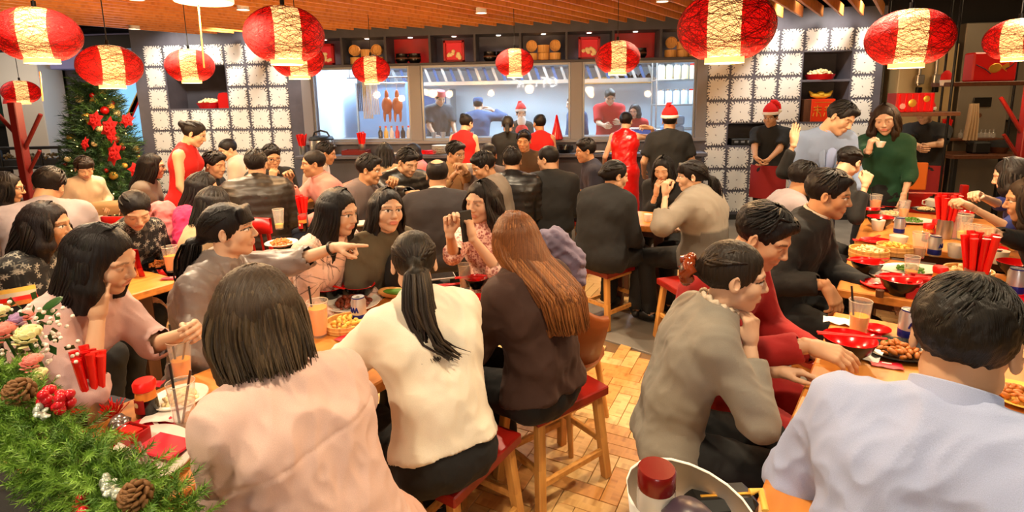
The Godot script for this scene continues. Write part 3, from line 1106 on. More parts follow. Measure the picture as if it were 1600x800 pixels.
func dress(p: Dictionary, r: Dictionary) -> void:
	var o := thing("person", p.label, p.get("cat", "person"), r.base, 0.0, p.get("group", ""))
	put("body", r.body.mesh(), M.skin, o)
	if r.has("hair"): put("hair", r.hair.mesh(), M.hair, o)
	if r.has("top"): put(p.top.get("name", "shirt"), r.top.mesh(), M[p.top.m], o)
	if r.has("bot"): put(p.bot.get("name", "trousers"), r.bot.mesh(), M[p.bot.m], o)
	var s: float = r.s
	var d: float = r.depth
	if p.get("shoes", d < 99.0):
		for side in ["l", "r"]:
			var g: Array = r.legs[side]
			var st := T()
			var a: Vector3 = g[2]
			var F: Vector3 = r.F
			ball(st, Vector3(a.x, 0.05, a.z) + F * 0.07 * s, Vector3(0.046, 0.05, 0.13) * s, 12, 6, Basis(F.cross(Vector3.UP) * -1.0, Vector3.UP, F))
			put("shoe", fin(st), M.get(p.get("shoe", "black_leather")), o)
	if p.has("collar"):
		var st := T()
		var ax: Vector3 = (r.neck - r.C7).normalized()
		var bs := Basis(r.lx, ax, r.lx.cross(ax)).orthonormalized()
		var rr: float = p.get("collar_r", 0.062 if p.get("sex", "m") == "m" else 0.054) * s
		var hh: float = p.get("collar_h", 0.04)
		lathe(st, [Vector2(rr + 0.014, -0.012), Vector2(rr + 0.006, hh), Vector2(rr + 0.001, hh + 0.003), Vector2(rr - 0.004, hh), Vector2(rr - 0.002, -0.012)], 24, r.C7.lerp(r.neck, 0.35), bs)
		put("collar", fin(st), M[p.collar], o)
	if p.has("apron"):
		var st := T()
		var h: Vector3 = r.hip
		var F: Vector3 = r.F
		var lx: Vector3 = r.lx
		st.set_smooth_group(1)
		var n := 10
		var w := 0.19 * s
		for i in n:
			for j in 4:
				var P := func(ii: int, jj: int) -> Vector3:
					var u := (float(ii) / n - 0.5) * 2.0
					var ang := u * 1.25
					var y := 0.05 - jj * 0.1
					return h + lx * sin(ang) * (w + 0.03) + F * (cos(ang) * (0.135 + jj * 0.006) * s + 0.012) + Vector3.UP * y
				q(st, P.call(i, j + 1), P.call(i + 1, j + 1), P.call(i + 1, j), P.call(i, j))
		put("apron", fin(st), M[p.apron], o)
	if p.has("hat"):
		var st := T()
		var H := Transform3D(r.HB * Basis(Vector3.RIGHT, -0.12), r.head)
		if p.hat == "santa":
			lathe(st, [Vector2(0.086, 0.06), Vector2(0.09, 0.085), Vector2(0.084, 0.11), Vector2(0.066, 0.145), Vector2(0.045, 0.17), Vector2(0.02, 0.19), Vector2(0, 0.195)], 20, H.origin, H.basis * Basis.from_scale(Vector3(1, 1, 1.15) * s))
			var tip: Vector3 = H * Vector3(0, 0.18 * s, -0.02)
			var sd: Vector3 = r.HB.x * p.get("flop", 1.0)
			tube(st, [tip, tip + sd * 0.04 + Vector3.UP * 0.008, tip + sd * 0.085 - Vector3.UP * 0.025, tip + sd * 0.1 - Vector3.UP * 0.075], [0.042, 0.034, 0.022, 0.012], 10)
			var hat := put("hat", fin(st), M.red_felt, o)
			var s2 := T()
			lathe(s2, [Vector2(0.084, 0.04), Vector2(0.096, 0.043), Vector2(0.1, 0.058), Vector2(0.096, 0.073), Vector2(0.084, 0.078)], 20, H.origin, H.basis * Basis.from_scale(Vector3(1, 1, 1.15) * s))
			put("fur_brim", fin(s2), M.white_fur, hat)
			var s3 := T()
			ball(s3, tip + sd * 0.1 - Vector3.UP * 0.09, Vector3.ONE * 0.022, 12, 8)
			put("pompom", fin(s3), M.white_fur, hat)
		else:
			lathe(st, [Vector2(0.086, 0.045), Vector2(0.089, 0.09), Vector2(0.07, 0.125), Vector2(0, 0.135)], 20, H.origin, H.basis * Basis.from_scale(Vector3(1, 1, 1.18) * s))
			put("cap", fin(st), M[p.hat], o)
	if p.has("glasses") and d < 8.0:
		var st := T()
		var H := Transform3D(r.HB * Basis.from_scale(Vector3.ONE * s), r.head)
		for x in [-1.0, 1.0]:
			var ring := []
			for a in 15:
				var t := TAU * a / 14
				ring.append(H * Vector3(x * 0.033 + cos(t) * 0.024, 0.004 + sin(t) * 0.018, 0.098 - absf(cos(t) * x + 1.0) * 0.002))
			tube(st, ring, 0.0016, 5)
			tube(st, [H * Vector3(x * 0.057, 0.008, 0.094), H * Vector3(x * 0.074, 0.008, 0.05), H * Vector3(x * 0.08, 0.006, -0.01)], 0.0016, 5)
		tube(st, [H * Vector3(-0.009, 0.008, 0.099), H * Vector3(0.009, 0.008, 0.099)], 0.0016, 5)
		put("glasses", fin(st), M.dark_metal, o)
	if p.has("extra"):
		(p.extra as Callable).call(o, r)


# ---------------------------------------------------------------- camera, light, setting
func _ready() -> void:
	var cam := Camera3D.new()
	cam.name = "camera"
	cam.transform = Transform3D(Basis(RIGHT, UPV, BACKV).orthonormalized(), EYE)
	cam.projection = Camera3D.PROJECTION_FRUSTUM
	cam.near = 0.05
	cam.far = 60.0
	cam.size = 0.05 * 800.0 / FOCAL
	cam.frustum_offset = Vector2(0, -0.05 * 100.0 / FOCAL)
	add_child(cam)
	var we := WorldEnvironment.new()
	we.name = "environment"
	var e := Environment.new()
	e.background_mode = Environment.BG_COLOR
	e.background_color = Color(0, 0, 0)
	e.tonemap_mode = Environment.TONE_MAPPER_LINEAR
	e.tonemap_exposure = 1.3
	e.sdfgi_enabled = true
	e.ssao_enabled = true
	e.ssil_enabled = true
	we.environment = e
	add_child(we)
	materials()
	lamps()
	shell()
	kitchen()
	people()
	raise_crowd()
	props()


const ORD := ["first", "second", "third", "fourth", "fifth", "sixth", "seventh", "eighth", "ninth", "tenth", "eleventh"]
const WARM := Color(1.0, 0.9, 0.75)


func down_light(pos: Vector3, energy: float, c := WARM, angle := 68.0) -> void:
	var l := SpotLight3D.new()
	l.name = numbered("spot")
	l.light_color = c
	l.light_energy = energy
	l.spot_angle = angle
	l.spot_angle_attenuation = 0.6
	l.spot_range = 14.0
	l.spot_attenuation = 2.0
	l.light_size = 0.06
	l.shadow_enabled = true
	l.position = pos
	l.rotation.x = -PI / 2
	add_child(l)


func area(called: String, pos: Vector3, size: Vector2, energy: float, c: Color, basis := Basis(Vector3.RIGHT, -PI / 2)) -> void:
	var l := AreaLight3D.new()
	l.name = numbered(called)
	l.area_size = size
	l.light_color = c
	l.light_energy = energy
	l.shadow_enabled = true
	l.area_range = 14.0
	l.area_attenuation = 2.0
	l.transform = Transform3D(basis, pos)
	add_child(l)


# the downlights in the slatted ceiling: where each hangs, and its lamp with it
func lamps() -> void:
	var body := T()
	lathe(body, [Vector2(0.055, 0.05), Vector2(0.055, -0.004), Vector2(0.062, -0.006), Vector2(0.062, 0.0)], 20)
	var ring := fin(body)
	var lens := lathem([Vector2(0, 0.006), Vector2(0.053, 0.006), Vector2(0.053, 0.01), Vector2(0, 0.01)], 20)
	var spots := [[380, 15, "over the left lantern pair"], [752, 20, "before the kitchen"], [1035, 2, "left of largest lantern"], [210, 45, "at the left end"]]
	for s in spots:
		var p := on(s[0], s[1], 2.59)
		var o := thing("ceiling_downlight", "round recessed downlight glowing in the slatted ceiling " + s[2], "downlight", p)
		put("trim_ring", ring, M.white_metal, o)
		put("lens", lens, M.lamp_white, o)
		down_light(p + Vector3.DOWN * 0.02, 2.6)
	# more of the same row over and behind the camera: only their light reaches the picture
	for p in [Vector3(-2.6, 2.59, -2.6), Vector3(-0.6, 2.59, -3.6), Vector3(1.7, 2.59, -3.4), Vector3(3.6, 2.59, -4.4), Vector3(-3.6, 2.59, -4.6), Vector3(-1.6, 2.59, -0.7), Vector3(0.3, 2.59, -1.2), Vector3(2.4, 2.59, -1.6), Vector3(-0.6, 2.59, 0.9), Vector3(1.6, 2.59, 0.9), Vector3(-2.8, 2.59, 0.8), Vector3(0.6, 2.59, 2.6), Vector3(-1.8, 2.59, 2.6)]:
		var o := thing("ceiling_downlight", "small round downlight in the slats, %s of the camera and %s" % [("far left" if p.x < -2.5 else "left" if p.x < -1.0 else "just left" if p.x < 0 else "just right" if p.x < 1 else "right" if p.x < 2 else "far right"), ("well behind it" if p.z > 2 else "behind it" if p.z > 0 else "beside it" if p.z > -2 else "over the front tables" if p.z > -3.5 else "over the middle tables")], "downlight", p)
		put("trim_ring", ring, M.white_metal, o)
		put("lens", lens, M.lamp_white, o)
		down_light(p + Vector3.DOWN * 0.02, 2.7 if p.z > -2.0 else 4.6)


func materials() -> void:
	mat("skin", Color.WHITE, 0.5, 0.0, {"vertex_color_use_as_albedo": true, "metallic_specular": 0.4})
	var strand := noise_tex(21, 0.16, 256, 0.03, grad([Color(0.55, 0.55, 0.55), Color(1, 1, 1)]), 3)
	var sim: Image = strand.get_image().duplicate()
	sim.bump_map_to_normal_map(5.0)
	var strand_n := ImageTexture.create_from_image(sim)
	mat("hair", Color.WHITE, 0.5, 0.0, {"vertex_color_use_as_albedo": true, "metallic_specular": 0.35, "albedo_texture": strand, "normal_enabled": true, "normal_texture": strand_n, "normal_scale": 0.9, "uv1_triplanar": true, "uv1_scale": Vector3.ONE * 9.0})
	var grain := noise_tex(3, 0.02, 256, 0.08, grad([Color(0.8, 0.74, 0.68), Color(1, 1, 1), Color(0.9, 0.86, 0.8)]))
	var weave := noise_tex(9, 0.25, 256, 1.0, grad([Color(0.84, 0.84, 0.84), Color(1, 1, 1)]), 2)
	var cloudy := noise_tex(5, 0.015, 256, 1.0, grad([Color(0.8, 0.8, 0.8), Color(1, 1, 1)]))
	var tri := func(t: Texture2D, s: float) -> Dictionary: return {"albedo_texture": t, "uv1_triplanar": true, "uv1_scale": Vector3.ONE * s}
	mat("charcoal", Color(0.3, 0.29, 0.315), 0.6, 0, tri.call(cloudy, 0.6))
	mat("slate", Color(0.36, 0.35, 0.39), 0.55, 0, tri.call(cloudy, 0.6))
	mat("dark", Color(0.09, 0.085, 0.08), 0.7)
	mat("ceiling_dark", Color(0.13, 0.12, 0.11), 0.9)
	mat("tile_white", Color(0.86, 0.85, 0.82), 0.45)
	mat("tile_mark", Color(0.55, 0.52, 0.5), 0.5)
	mat("wall_light", Color(0.7, 0.66, 0.6), 0.8)
	mat("slat", Color(0.8, 0.5, 0.21), 0.5, 0, tri.call(grain, 1.2))
	mat("concrete", Color(0.53, 0.5, 0.46), 0.35, 0, tri.call(cloudy, 0.5))
	mat("sub_floor", Color(0.42, 0.3, 0.17), 0.6)
	for i in 5: mat("parquet%d" % i, [Color(0.83, 0.67, 0.43), Color(0.8, 0.6, 0.35), Color(0.87, 0.72, 0.49), Color(0.77, 0.55, 0.3), Color(0.83, 0.69, 0.46)][i], 0.38, 0, tri.call(grain, 2.0))
	mat("table_top", Color(0.8, 0.51, 0.22), 0.4, 0, tri.call(grain, 1.6))
	mat("pine", Color(0.83, 0.6, 0.3), 0.5, 0, tri.call(grain, 2.0))
	mat("walnut", Color(0.36, 0.2, 0.1), 0.5, 0, tri.call(grain, 2.0))
	mat("red_seat", Color(0.6, 0.1, 0.06), 0.35, 0, tri.call(cloudy, 2.0))
	mat("red_paint", Color(0.68, 0.06, 0.05), 0.35)
	mat("post_red", Color(0.38, 0.06, 0.05), 0.4)
	mat("beige_paint", Color(0.72, 0.6, 0.44), 0.5)
	mat("red_plastic", Color(0.88, 0.1, 0.07), 0.35)
	mat("red_gloss", Color(0.8, 0.05, 0.06), 0.2)
	mat("pink_paper", Color(0.86, 0.1, 0.2), 0.5)
	mat("black_gloss", Color(0.03, 0.027, 0.025), 0.25)
	mat("black_plastic", Color(0.04, 0.04, 0.04), 0.5)
	mat("black_leather", Color(0.03, 0.028, 0.027), 0.4)
	mat("brown_leather", Color(0.5, 0.26, 0.1), 0.4)
	mat("white_china", Color(0.9, 0.87, 0.82), 0.2)
	mat("white_metal", Color(0.85, 0.83, 0.8), 0.4)
	mat("white_paper", Color(0.93, 0.9, 0.86), 0.8)
	mat("steel", Color(0.7, 0.69, 0.67), 0.3, 0.9)
	mat("steel_dull", Color(0.56, 0.57, 0.58), 0.45, 0.6)
	mat("dark_metal", Color(0.1, 0.1, 0.1), 0.35, 0.7)
	mat("gold", Color(0.9, 0.66, 0.25), 0.3, 0.7)
	mat("bamboo", Color(0.85, 0.65, 0.36), 0.55, 0, tri.call(grain, 6.0))
	mat("kitchen_white", Color(0.88, 0.94, 0.98), 0.5)
	mat("kitchen_blue", Color(0.5, 0.64, 0.8), 0.45)
	mat("glass", Color(1, 1, 1, 0.04), 0.02, 0, {"transparency": BaseMaterial3D.TRANSPARENCY_ALPHA, "metallic_specular": 0.22})
	mat("tumbler", Color(0.97, 0.97, 0.95, 0.12), 0.03, 0, {"transparency": BaseMaterial3D.TRANSPARENCY_ALPHA})
	mat("juice", Color(0.98, 0.62, 0.1), 0.25, 0, {"metallic_specular": 0.3})
	mat("lime_juice", Color(0.85, 0.75, 0.25), 0.25)
	mat("beer", Color(0.75, 0.45, 0.1), 0.2)
	mat("soy", Color(0.06, 0.02, 0.015), 0.15)
	mat("food_orange", Color(0.8, 0.45, 0.15), 0.5, 0, tri.call(cloudy, 20.0))
	mat("food_brown", Color(0.5, 0.2, 0.09), 0.4, 0, tri.call(cloudy, 20.0))
	mat("food_cream", Color(0.93, 0.83, 0.62), 0.6)
	mat("food_green", Color(0.32, 0.5, 0.12), 0.5)
	mat("food_yellow", Color(0.9, 0.72, 0.3), 0.5)
	mat("can_silver", Color(0.8, 0.8, 0.8), 0.3, 0.75)
	mat("can_blue", Color(0.08, 0.14, 0.5), 0.35, 0.4)
	mat("red_felt", Color(0.8, 0.06, 0.05), 0.9, 0, {"rim_enabled": true, "rim": 0.4, "rim_tint": 0.7})
	mat("white_fur", Color(0.9, 0.87, 0.83), 1.0, 0, {"rim_enabled": true, "rim": 0.5, "rim_tint": 0.5})
	mat("needle", Color(0.3, 0.46, 0.12), 0.6)
	mat("needle_light", Color(0.5, 0.66, 0.24), 0.6)
	mat("needle_dark", Color(0.1, 0.22, 0.09), 0.6)
	mat("leaf", Color(0.13, 0.3, 0.08), 0.5)
	mat("petal_pink", Color(0.87, 0.5, 0.45), 0.7)
	mat("petal_cream", Color(0.87, 0.85, 0.62), 0.7)
	mat("petal_lilac", Color(0.66, 0.52, 0.68), 0.7)
	mat("cone", Color(0.45, 0.3, 0.14), 0.7)
	mat("berry", Color(0.75, 0.06, 0.12), 0.3)
	mat("planter", Color(0.1, 0.1, 0.1), 0.6)
	# cloth
	for c in [["pink_knit", Color(0.85, 0.7, 0.68)], ["pink_denim", Color(0.9, 0.76, 0.71)], ["pink_skirt", Color(0.88, 0.7, 0.63)], ["cream_knit", Color(0.94, 0.9, 0.82)], ["brown_knit", Color(0.22, 0.11, 0.06)], ["grey_satin", Color(0.52, 0.47, 0.45)],
		["olive", Color(0.34, 0.3, 0.22)], ["black_cloth", Color(0.045, 0.043, 0.046)], ["navy", Color(0.12, 0.12, 0.19)], ["grey_knit", Color(0.56, 0.53, 0.48)], ["lilac_grey", Color(0.6, 0.56, 0.58)], ["white_knit", Color(0.87, 0.8, 0.7)],
		["pink_shirt", Color(0.85, 0.56, 0.52)], ["white_shirt", Color(0.83, 0.78, 0.72)], ["grey_shirt", Color(0.42, 0.36, 0.35)], ["tan_shirt", Color(0.7, 0.54, 0.36)], ["puffer_black", Color(0.07, 0.065, 0.065)], ["puffer_olive", Color(0.15, 0.12, 0.09)],
		["dark_plum", Color(0.13, 0.1, 0.11)], ["beige", Color(0.75, 0.63, 0.48)], ["brown_print", Color(0.3, 0.22, 0.14)], ["sky_shirt", Color(0.68, 0.73, 0.88)], ["blazer_blue", Color(0.5, 0.57, 0.7)], ["green_velvet", Color(0.04, 0.26, 0.15)],
		["red_dress", Color(0.78, 0.06, 0.04)], ["red_satin", Color(0.85, 0.06, 0.05)], ["red_apron", Color(0.55, 0.05, 0.05)], ["royal_blue", Color(0.13, 0.17, 0.45)], ["grey_jacket", Color(0.5, 0.45, 0.4)], ["denim", Color(0.13, 0.15, 0.22)], ["chef_grey", Color(0.24, 0.26, 0.29)], ["chef_blue", Color(0.22, 0.3, 0.45)],
		["fuchsia", Color(0.8, 0.12, 0.35)], ["lilac_quilt", Color(0.45, 0.42, 0.52)], ["dark_shirt", Color(0.17, 0.14, 0.13)], ["rose", Color(0.9, 0.5, 0.5)], ["red_knit", Color(0.65, 0.08, 0.07)]]:
		mat(c[0], c[1], 0.85, 0.0, {"albedo_texture": weave, "uv1_triplanar": true, "uv1_scale": Vector3.ONE * 9.0, "rim_enabled": true, "rim": 0.25, "rim_tint": 0.6})
	for k in ["black_cloth", "navy", "dark_plum", "puffer_black", "puffer_olive", "denim"]: M[k].rim = 0.06
	M.red_satin.roughness = 0.3
	M.grey_satin.roughness = 0.4
	M.puffer_black.roughness = 0.4
	M.puffer_olive.roughness = 0.45
	mat("two_tone", Color.WHITE, 0.9, 0, {"vertex_color_use_as_albedo": true, "albedo_texture": weave, "uv1_triplanar": true, "uv1_scale": Vector3.ONE * 9.0})
	# prints
	var im := Image.create(256, 256, false, Image.FORMAT_RGB8)
	im.fill(Color(0.88, 0.73, 0.65))
	for k in 26:
		var a := Vector2(rnd(k, 1) * 256, rnd(k, 2) * 256)
		var d := Vector2.from_angle([0.5, 1.3, 2.4][k % 3] + rnd(k, 3) * 0.3)
		for t in 90:
			for w in 4:
				var q := a + d * t + d.orthogonal() * (w - 2)
				im.set_pixel(posmod(int(q.x), 256), posmod(int(q.y), 256), Color(0.22, 0.13, 0.14))
	mat("plaid", Color.WHITE, 0.8, 0, {"albedo_texture": ImageTexture.create_from_image(im), "uv1_triplanar": true, "uv1_scale": Vector3.ONE * 3.6})
	im = Image.create(256, 256, false, Image.FORMAT_RGB8)
	im.fill(Color(0.9, 0.76, 0.7))
	for k in 420:
		var a := Vector2(rnd(k, 4) * 256, rnd(k, 5) * 256)
		var r := 3 + int(rnd(k, 6) * 5)
		for x in range(-r, r + 1):
			for y in range(-r, r + 1):
				if x * x + y * y * (0.5 + rnd(k, 7)) < r * r and (x + y * 2 + k) % 5 > 0: im.set_pixel(posmod(int(a.x) + x, 256), posmod(int(a.y) + y, 256), Color(0.45, 0.12, 0.15).lerp(Color(0.65, 0.35, 0.32), rnd(k, 8)))
	mat("floral", Color.WHITE, 0.8, 0, {"albedo_texture": ImageTexture.create_from_image(im), "uv1_triplanar": true, "uv1_scale": Vector3.ONE * 4.5})
	im = Image.create(256, 256, false, Image.FORMAT_RGB8)
	im.fill(Color(0.05, 0.05, 0.06))
	for k in 60:
		var a := Vector2(rnd(k, 9) * 256, rnd(k, 10) * 256)
		for t in 5:
			var d := Vector2.from_angle(t * TAU / 5)
			for j in 11:
				for w in 4: 
					var z := a + d * j + d.orthogonal() * (w - 2)
					im.set_pixel(posmod(int(z.x), 256), posmod(int(z.y), 256), Color(0.62, 0.6, 0.55))
	mat("winter_knit", Color.WHITE, 0.9, 0, {"albedo_texture": ImageTexture.create_from_image(im), "uv1_triplanar": true, "uv1_scale": Vector3.ONE * 3.0})
	# what gives off light
	glow("lamp_white", Color(1.0, 0.93, 0.8), 5.0)
	glow("niche_lamp", Color(1.0, 0.93, 0.85), 3.0)
	glow("kitchen_panel", Color(0.9, 0.96, 1.0), 1.6)
	mat("lantern_red", Color(0.85, 0.05, 0.04), 0.7, 0, {"emission_enabled": true, "emission": Color(0.85, 0.045, 0.03), "emission_energy_multiplier": 0.8})
	mat("lantern_cream", Color(0.95, 0.8, 0.55), 0.7, 0, {"emission_enabled": true, "emission": Color(1.0, 0.8, 0.5), "emission_energy_multiplier": 1.3})
	mat("lantern_collar", Color(0.95, 0.85, 0.6), 0.6, 0, {"emission_enabled": true, "emission": Color(1.0, 0.84, 0.5), "emission_energy_multiplier": 0.85})
	mat("twine_red", Color(0.55, 0.02, 0.02), 0.7)
	mat("twine_brown", Color(0.6, 0.32, 0.14), 0.7)


func wall_tile_mesh(seed_: int) -> ArrayMesh:
	# a white square whose four edges are bitten into scrolls and leaves
	var pts := PackedVector2Array()
	var h := 0.141
	var n := 28
	for k in n * 4:
		var a := TAU * k / (n * 4) + 0.011
		var r := h / maxf(absf(cos(a)), absf(sin(a)))
		var j := k / 4
		var f: float = [0.0, 0.03, 0.17, 0.13][k % 4] * (0.75 + 0.5 * rnd(seed_ * 31 + j, 3))
		if rnd(seed_ * 17 + j, 5) > 0.8: f *= 0.25
		pts.append(Vector2(cos(a), sin(a)) * r * (1.0 - f * 1.25))
	var st := T()
	extrude(st, pts, 0.008)
	var m := fin(st)
	st = T()
	ball(st, Vector3(0, 0, 0.008), Vector3(0.007, 0.013, 0.002), 8, 4, Basis(Vector3.BACK, 0.5))
	fin(st, m)
	# the leaf-shaped holes that show the grey wall behind
	st = T()
	for k in 18:
		var side := k % 4
		var d := Vector2.RIGHT.rotated(side * PI / 2)
		var p := d * (0.1 + rnd(k, seed_) * 0.012) + d.orthogonal() * (rnd(k, seed_ + 4) - 0.5) * 0.25
		ball(st, Vector3(p.x, p.y, 0.0072), Vector3(0.005 + 0.005 * rnd(k, seed_ + 6), 0.012, 0.0018), 7, 4, Basis(Vector3.BACK, rnd(k, seed_ + 7) * 3.0))
	fin(st, m)
	m.surface_set_material(0, M.tile_white)
	m.surface_set_material(1, M.tile_mark)
	m.surface_set_material(2, M.slate)
	return m


func slab(called: String, lo: Vector3, hi: Vector3, m: Material, bev := 0.0) -> MeshInstance3D:
	return struct(called, boxm(hi - lo, bev), m, (lo + hi) / 2)


func pane_part(called: String, lo: Vector3, hi: Vector3, m: Material, parent: Node, bev := 0.003) -> MeshInstance3D:
	return put(called, boxm(hi - lo, bev), m, parent, (lo + hi) / 2)


# a wall face with rectangular holes, cut into blocks between the hole edges
func holed(lo: Vector3, hi: Vector3, holes: Array) -> ArrayMesh:
	var xs := [lo.x, hi.x]
	var ys := [lo.y, hi.y]
	for h in holes:
		xs.append_array([h[0], h[2]])
		ys.append_array([h[1], h[3]])
	xs.sort()
	ys.sort()
	var st := T()
	for i in xs.size() - 1:
		for j in ys.size() - 1:
			if xs[i + 1] - xs[i] < 1e-4 or ys[j + 1] - ys[j] < 1e-4: continue
			var m := Vector2((xs[i] + xs[i + 1]) / 2, (ys[j] + ys[j + 1]) / 2)
			var open := false
			for h in holes: open = open or (m.x > h[0] and m.x < h[2] and m.y > h[1] and m.y < h[3])
			if not open: box(st, Vector3(m.x, m.y, (lo.z + hi.z) / 2), Vector3(xs[i + 1] - xs[i], ys[j + 1] - ys[j], hi.z - lo.z), 0.0)
	return fin(st)


func shell() -> void:
	# floor: a slab, the concrete walk and the herringbone blocks
	var floor_node := Node3D.new()
	floor_node.name = "floor"
	add_child(floor_node)
	floor_node.set_meta("kind", "structure")
	put("floor_slab", boxm(Vector3(26, 0.2, 24), 0.0), M.sub_floor, floor_node, Vector3(-1, -0.114, -4))
	# the grey walk crosses from the left behind the tables to the right; measured at its near edge
	var wa := Vector3(-3.4, 0, -6.3)
	var wdir := Vector3(0.812, 0, 0.583)
	var wn := Vector3(0.583, 0, -0.812)
	put("concrete_walk", boxm(Vector3(14, 0.02, 0.52), 0.002), M.concrete, floor_node, Vector3(0.42, -0.0105, -3.62) + wn * 0.26, Basis(wdir, Vector3.UP, -wn))
	put("concrete_apron", boxm(Vector3(16, 0.02, 2.1), 0.002), M.concrete, floor_node, Vector3(-0.6, -0.0105, -6.55))
	var bl := 0.24
	var bw := 0.08
	var blocks := []
	for v in 3: blocks.append(boxm(Vector3(bl - 0.003, 0.016, bw - 0.003), 0.0016))
	var spots := []
	for i in range(-40, 41):
		for j in range(-40, 41):
			for turn in 2:
				# herringbone: pairs of blocks at right angles, stepping along the diagonal
				var c := Vector2(i * bw + j * bl, i * bw - j * bl)
				c += Vector2(bl / 2, bw / 2) if turn == 0 else Vector2(-bw / 2 + bw, bw + bl / 2 - bw + bw)
				if turn == 1: c = Vector2(i * bw + j * bl + bw / 2 - bw + bw, i * bw - j * bl + bl / 2 + bw)
				var w3 := DIN * Basis(Vector3.UP, 0.18) * Vector3(c.x, 0, c.y) + Vector3(0.2, 0, -2.6)
				var near_line := (w3 - Vector3(0.42, 0, -3.62)).dot(wn)
				if w3.z < -5.45 or w3.z > 1.2 or absf(w3.x) > 6.0: continue
				if near_line > -0.05 and near_line < 0.57: continue
				spots.append([w3.distance_to(Vector3(0.4, 0, -2.6)), w3, turn])
	spots.sort_custom(func(a, b): return a[0] < b[0])
	var mm := MultiMesh.new()
	mm.transform_format = MultiMesh.TRANSFORM_3D
	mm.use_colors = true
	mm.mesh = blocks[0]
	mm.instance_count = maxi(0, spots.size() - 300)
	for k in spots.size():
		var bs := DIN * Basis(Vector3.UP, 0.18) * (Basis() if spots[k][2] == 0 else Basis(Vector3.UP, PI / 2))
		var pos: Vector3 = spots[k][1] + Vector3(0, -0.009 + (rnd(k, 3) - 0.5) * 0.0012, 0)
		if k < 300: put("parquet_block", blocks[k % 3], M["parquet%d" % int(rnd(k, 4) * 5)], floor_node, pos, bs)
		else:
			mm.set_instance_transform(k - 300, Transform3D(bs, pos))
			mm.set_instance_color(k - 300, [Color(1, 1, 1), Color(0.85, 0.8, 0.75), Color(1.1, 1.12, 1.15), Color(0.75, 0.68, 0.6), Color(1, 1.03, 1.08)][int(rnd(k, 4) * 5)])
	var mi := MultiMeshInstance3D.new()
	mi.name = "parquet_field"
	mi.multimesh = mm
	mi.material_override = M.parquet_field if M.has("parquet_field") else mat("parquet_field", Color(0.83, 0.67, 0.43), 0.38, 0, {"vertex_color_use_as_albedo": true})
	mi.set_meta("kind", "stuff")
	floor_node.add_child(mi, true)
	# outer room
	slab("ceiling", Vector3(-14, 3.1, -16), Vector3(12, 3.3, 8), M.ceiling_dark)
	slab("wall_south", Vector3(-14, 0, 5.0), Vector3(12, 3.1, 5.2), M.wall_light)
	slab("wall_east", Vector3(7.8, 0, -12), Vector3(8.0, 3.1, 5.0), M.wall_light)
	slab("wall_west", Vector3(-13.2, 0, -14), Vector3(-13, 3.1, 5.0), M.wall_light)
	slab("wall_north", Vector3(-13.2, 0, -12.2), Vector3(8.0, 3.1, -12.0), M.wall_light)
	# ceiling slats
	var slats := Node3D.new()
	slats.name = "ceiling_slats"
	add_child(slats)
	slats.set_meta("kind", "structure")
	var A := Vector3(0.53, 0, -0.848)
	var Bv := Vector3(0.848, 0, 0.53)
	var b := -7.9
	var n := 0
	while b < -0.3:
		# each runs from behind the diners up to the kitchen front
		var t1 := (-7.22 - Bv.z * b) / A.z
		var t0 := maxf((4.6 - Bv.z * b) / A.z, t1 - 11.5)
		var mid := Bv * b + A * (t0 + t1) / 2
		put("slat", boxm(Vector3(0.028, 0.13, t1 - t0), 0.002), M.slat, slats, Vector3(mid.x, 2.685 + (rnd(n, 2) - 0.5) * 0.004, mid.z), DIN)
		b += 0.2
		n += 1
	# pillars faced with cut tiles, left and right of the kitchen
	var tiles := [wall_tile_mesh(1), wall_tile_mesh(2), wall_tile_mesh(3)]
	var pil := [
		{"x0": -6.11, "x1": -3.62, "c0": -5.79, "hole": [[-5.63, 1.63, -4.73, 2.235]], "name": "wall_pillar"},
		{"x0": 1.98, "x1": 4.2, "c0": 2.118, "hole": [[3.19, 1.325, 3.79, 2.23], [2.275, 1.02, 2.87, 1.315]], "name": "wall_pillar"}]
	for p in pil:
		var w := struct(p.name, holed(Vector3(p.x0, 0, WALL - 0.5), Vector3(p.x1, 2.78, WALL), p.hole), M.slate)
		for h in p.hole:
			pane_part("niche_back", Vector3(h[0], h[1], WALL - 0.46), Vector3(h[2], h[3], WALL - 0.4), M.charcoal, w)
		for r in 8:
			for c in 7:
				var x: float = p.c0 + c * TILE
				var y := 2.385 - r * TILE
				var inside := false
				for h in p.hole: inside = inside or (x > h[0] and x < h[2] and y > h[1] and y < h[3])
				if inside: continue
				var k := c * 11 + r * 5
				put("wall_tile", tiles[k % 3], null, w, Vector3(x, y, WALL), Basis(Vector3.BACK, (k % 4) * PI / 2))
	slab("trim_1", Vector3(-6.11, 0, WALL), Vector3(-3.62, 0.075, WALL + 0.014), M.dark, 0.003)
	slab("trim_2", Vector3(1.98, 0, WALL), Vector3(4.2, 0.075, WALL + 0.014), M.dark, 0.003)
	# the shelf in the right niche
	var sh := put("niche_shelf", boxm(Vector3(0.6, 0.03, 0.4), 0.003), M.slate, null, Vector3(3.49, 1.86, WALL - 0.2))
	tag(sh, "grey shelf board across the niche in the right tiled pillar", "shelf")


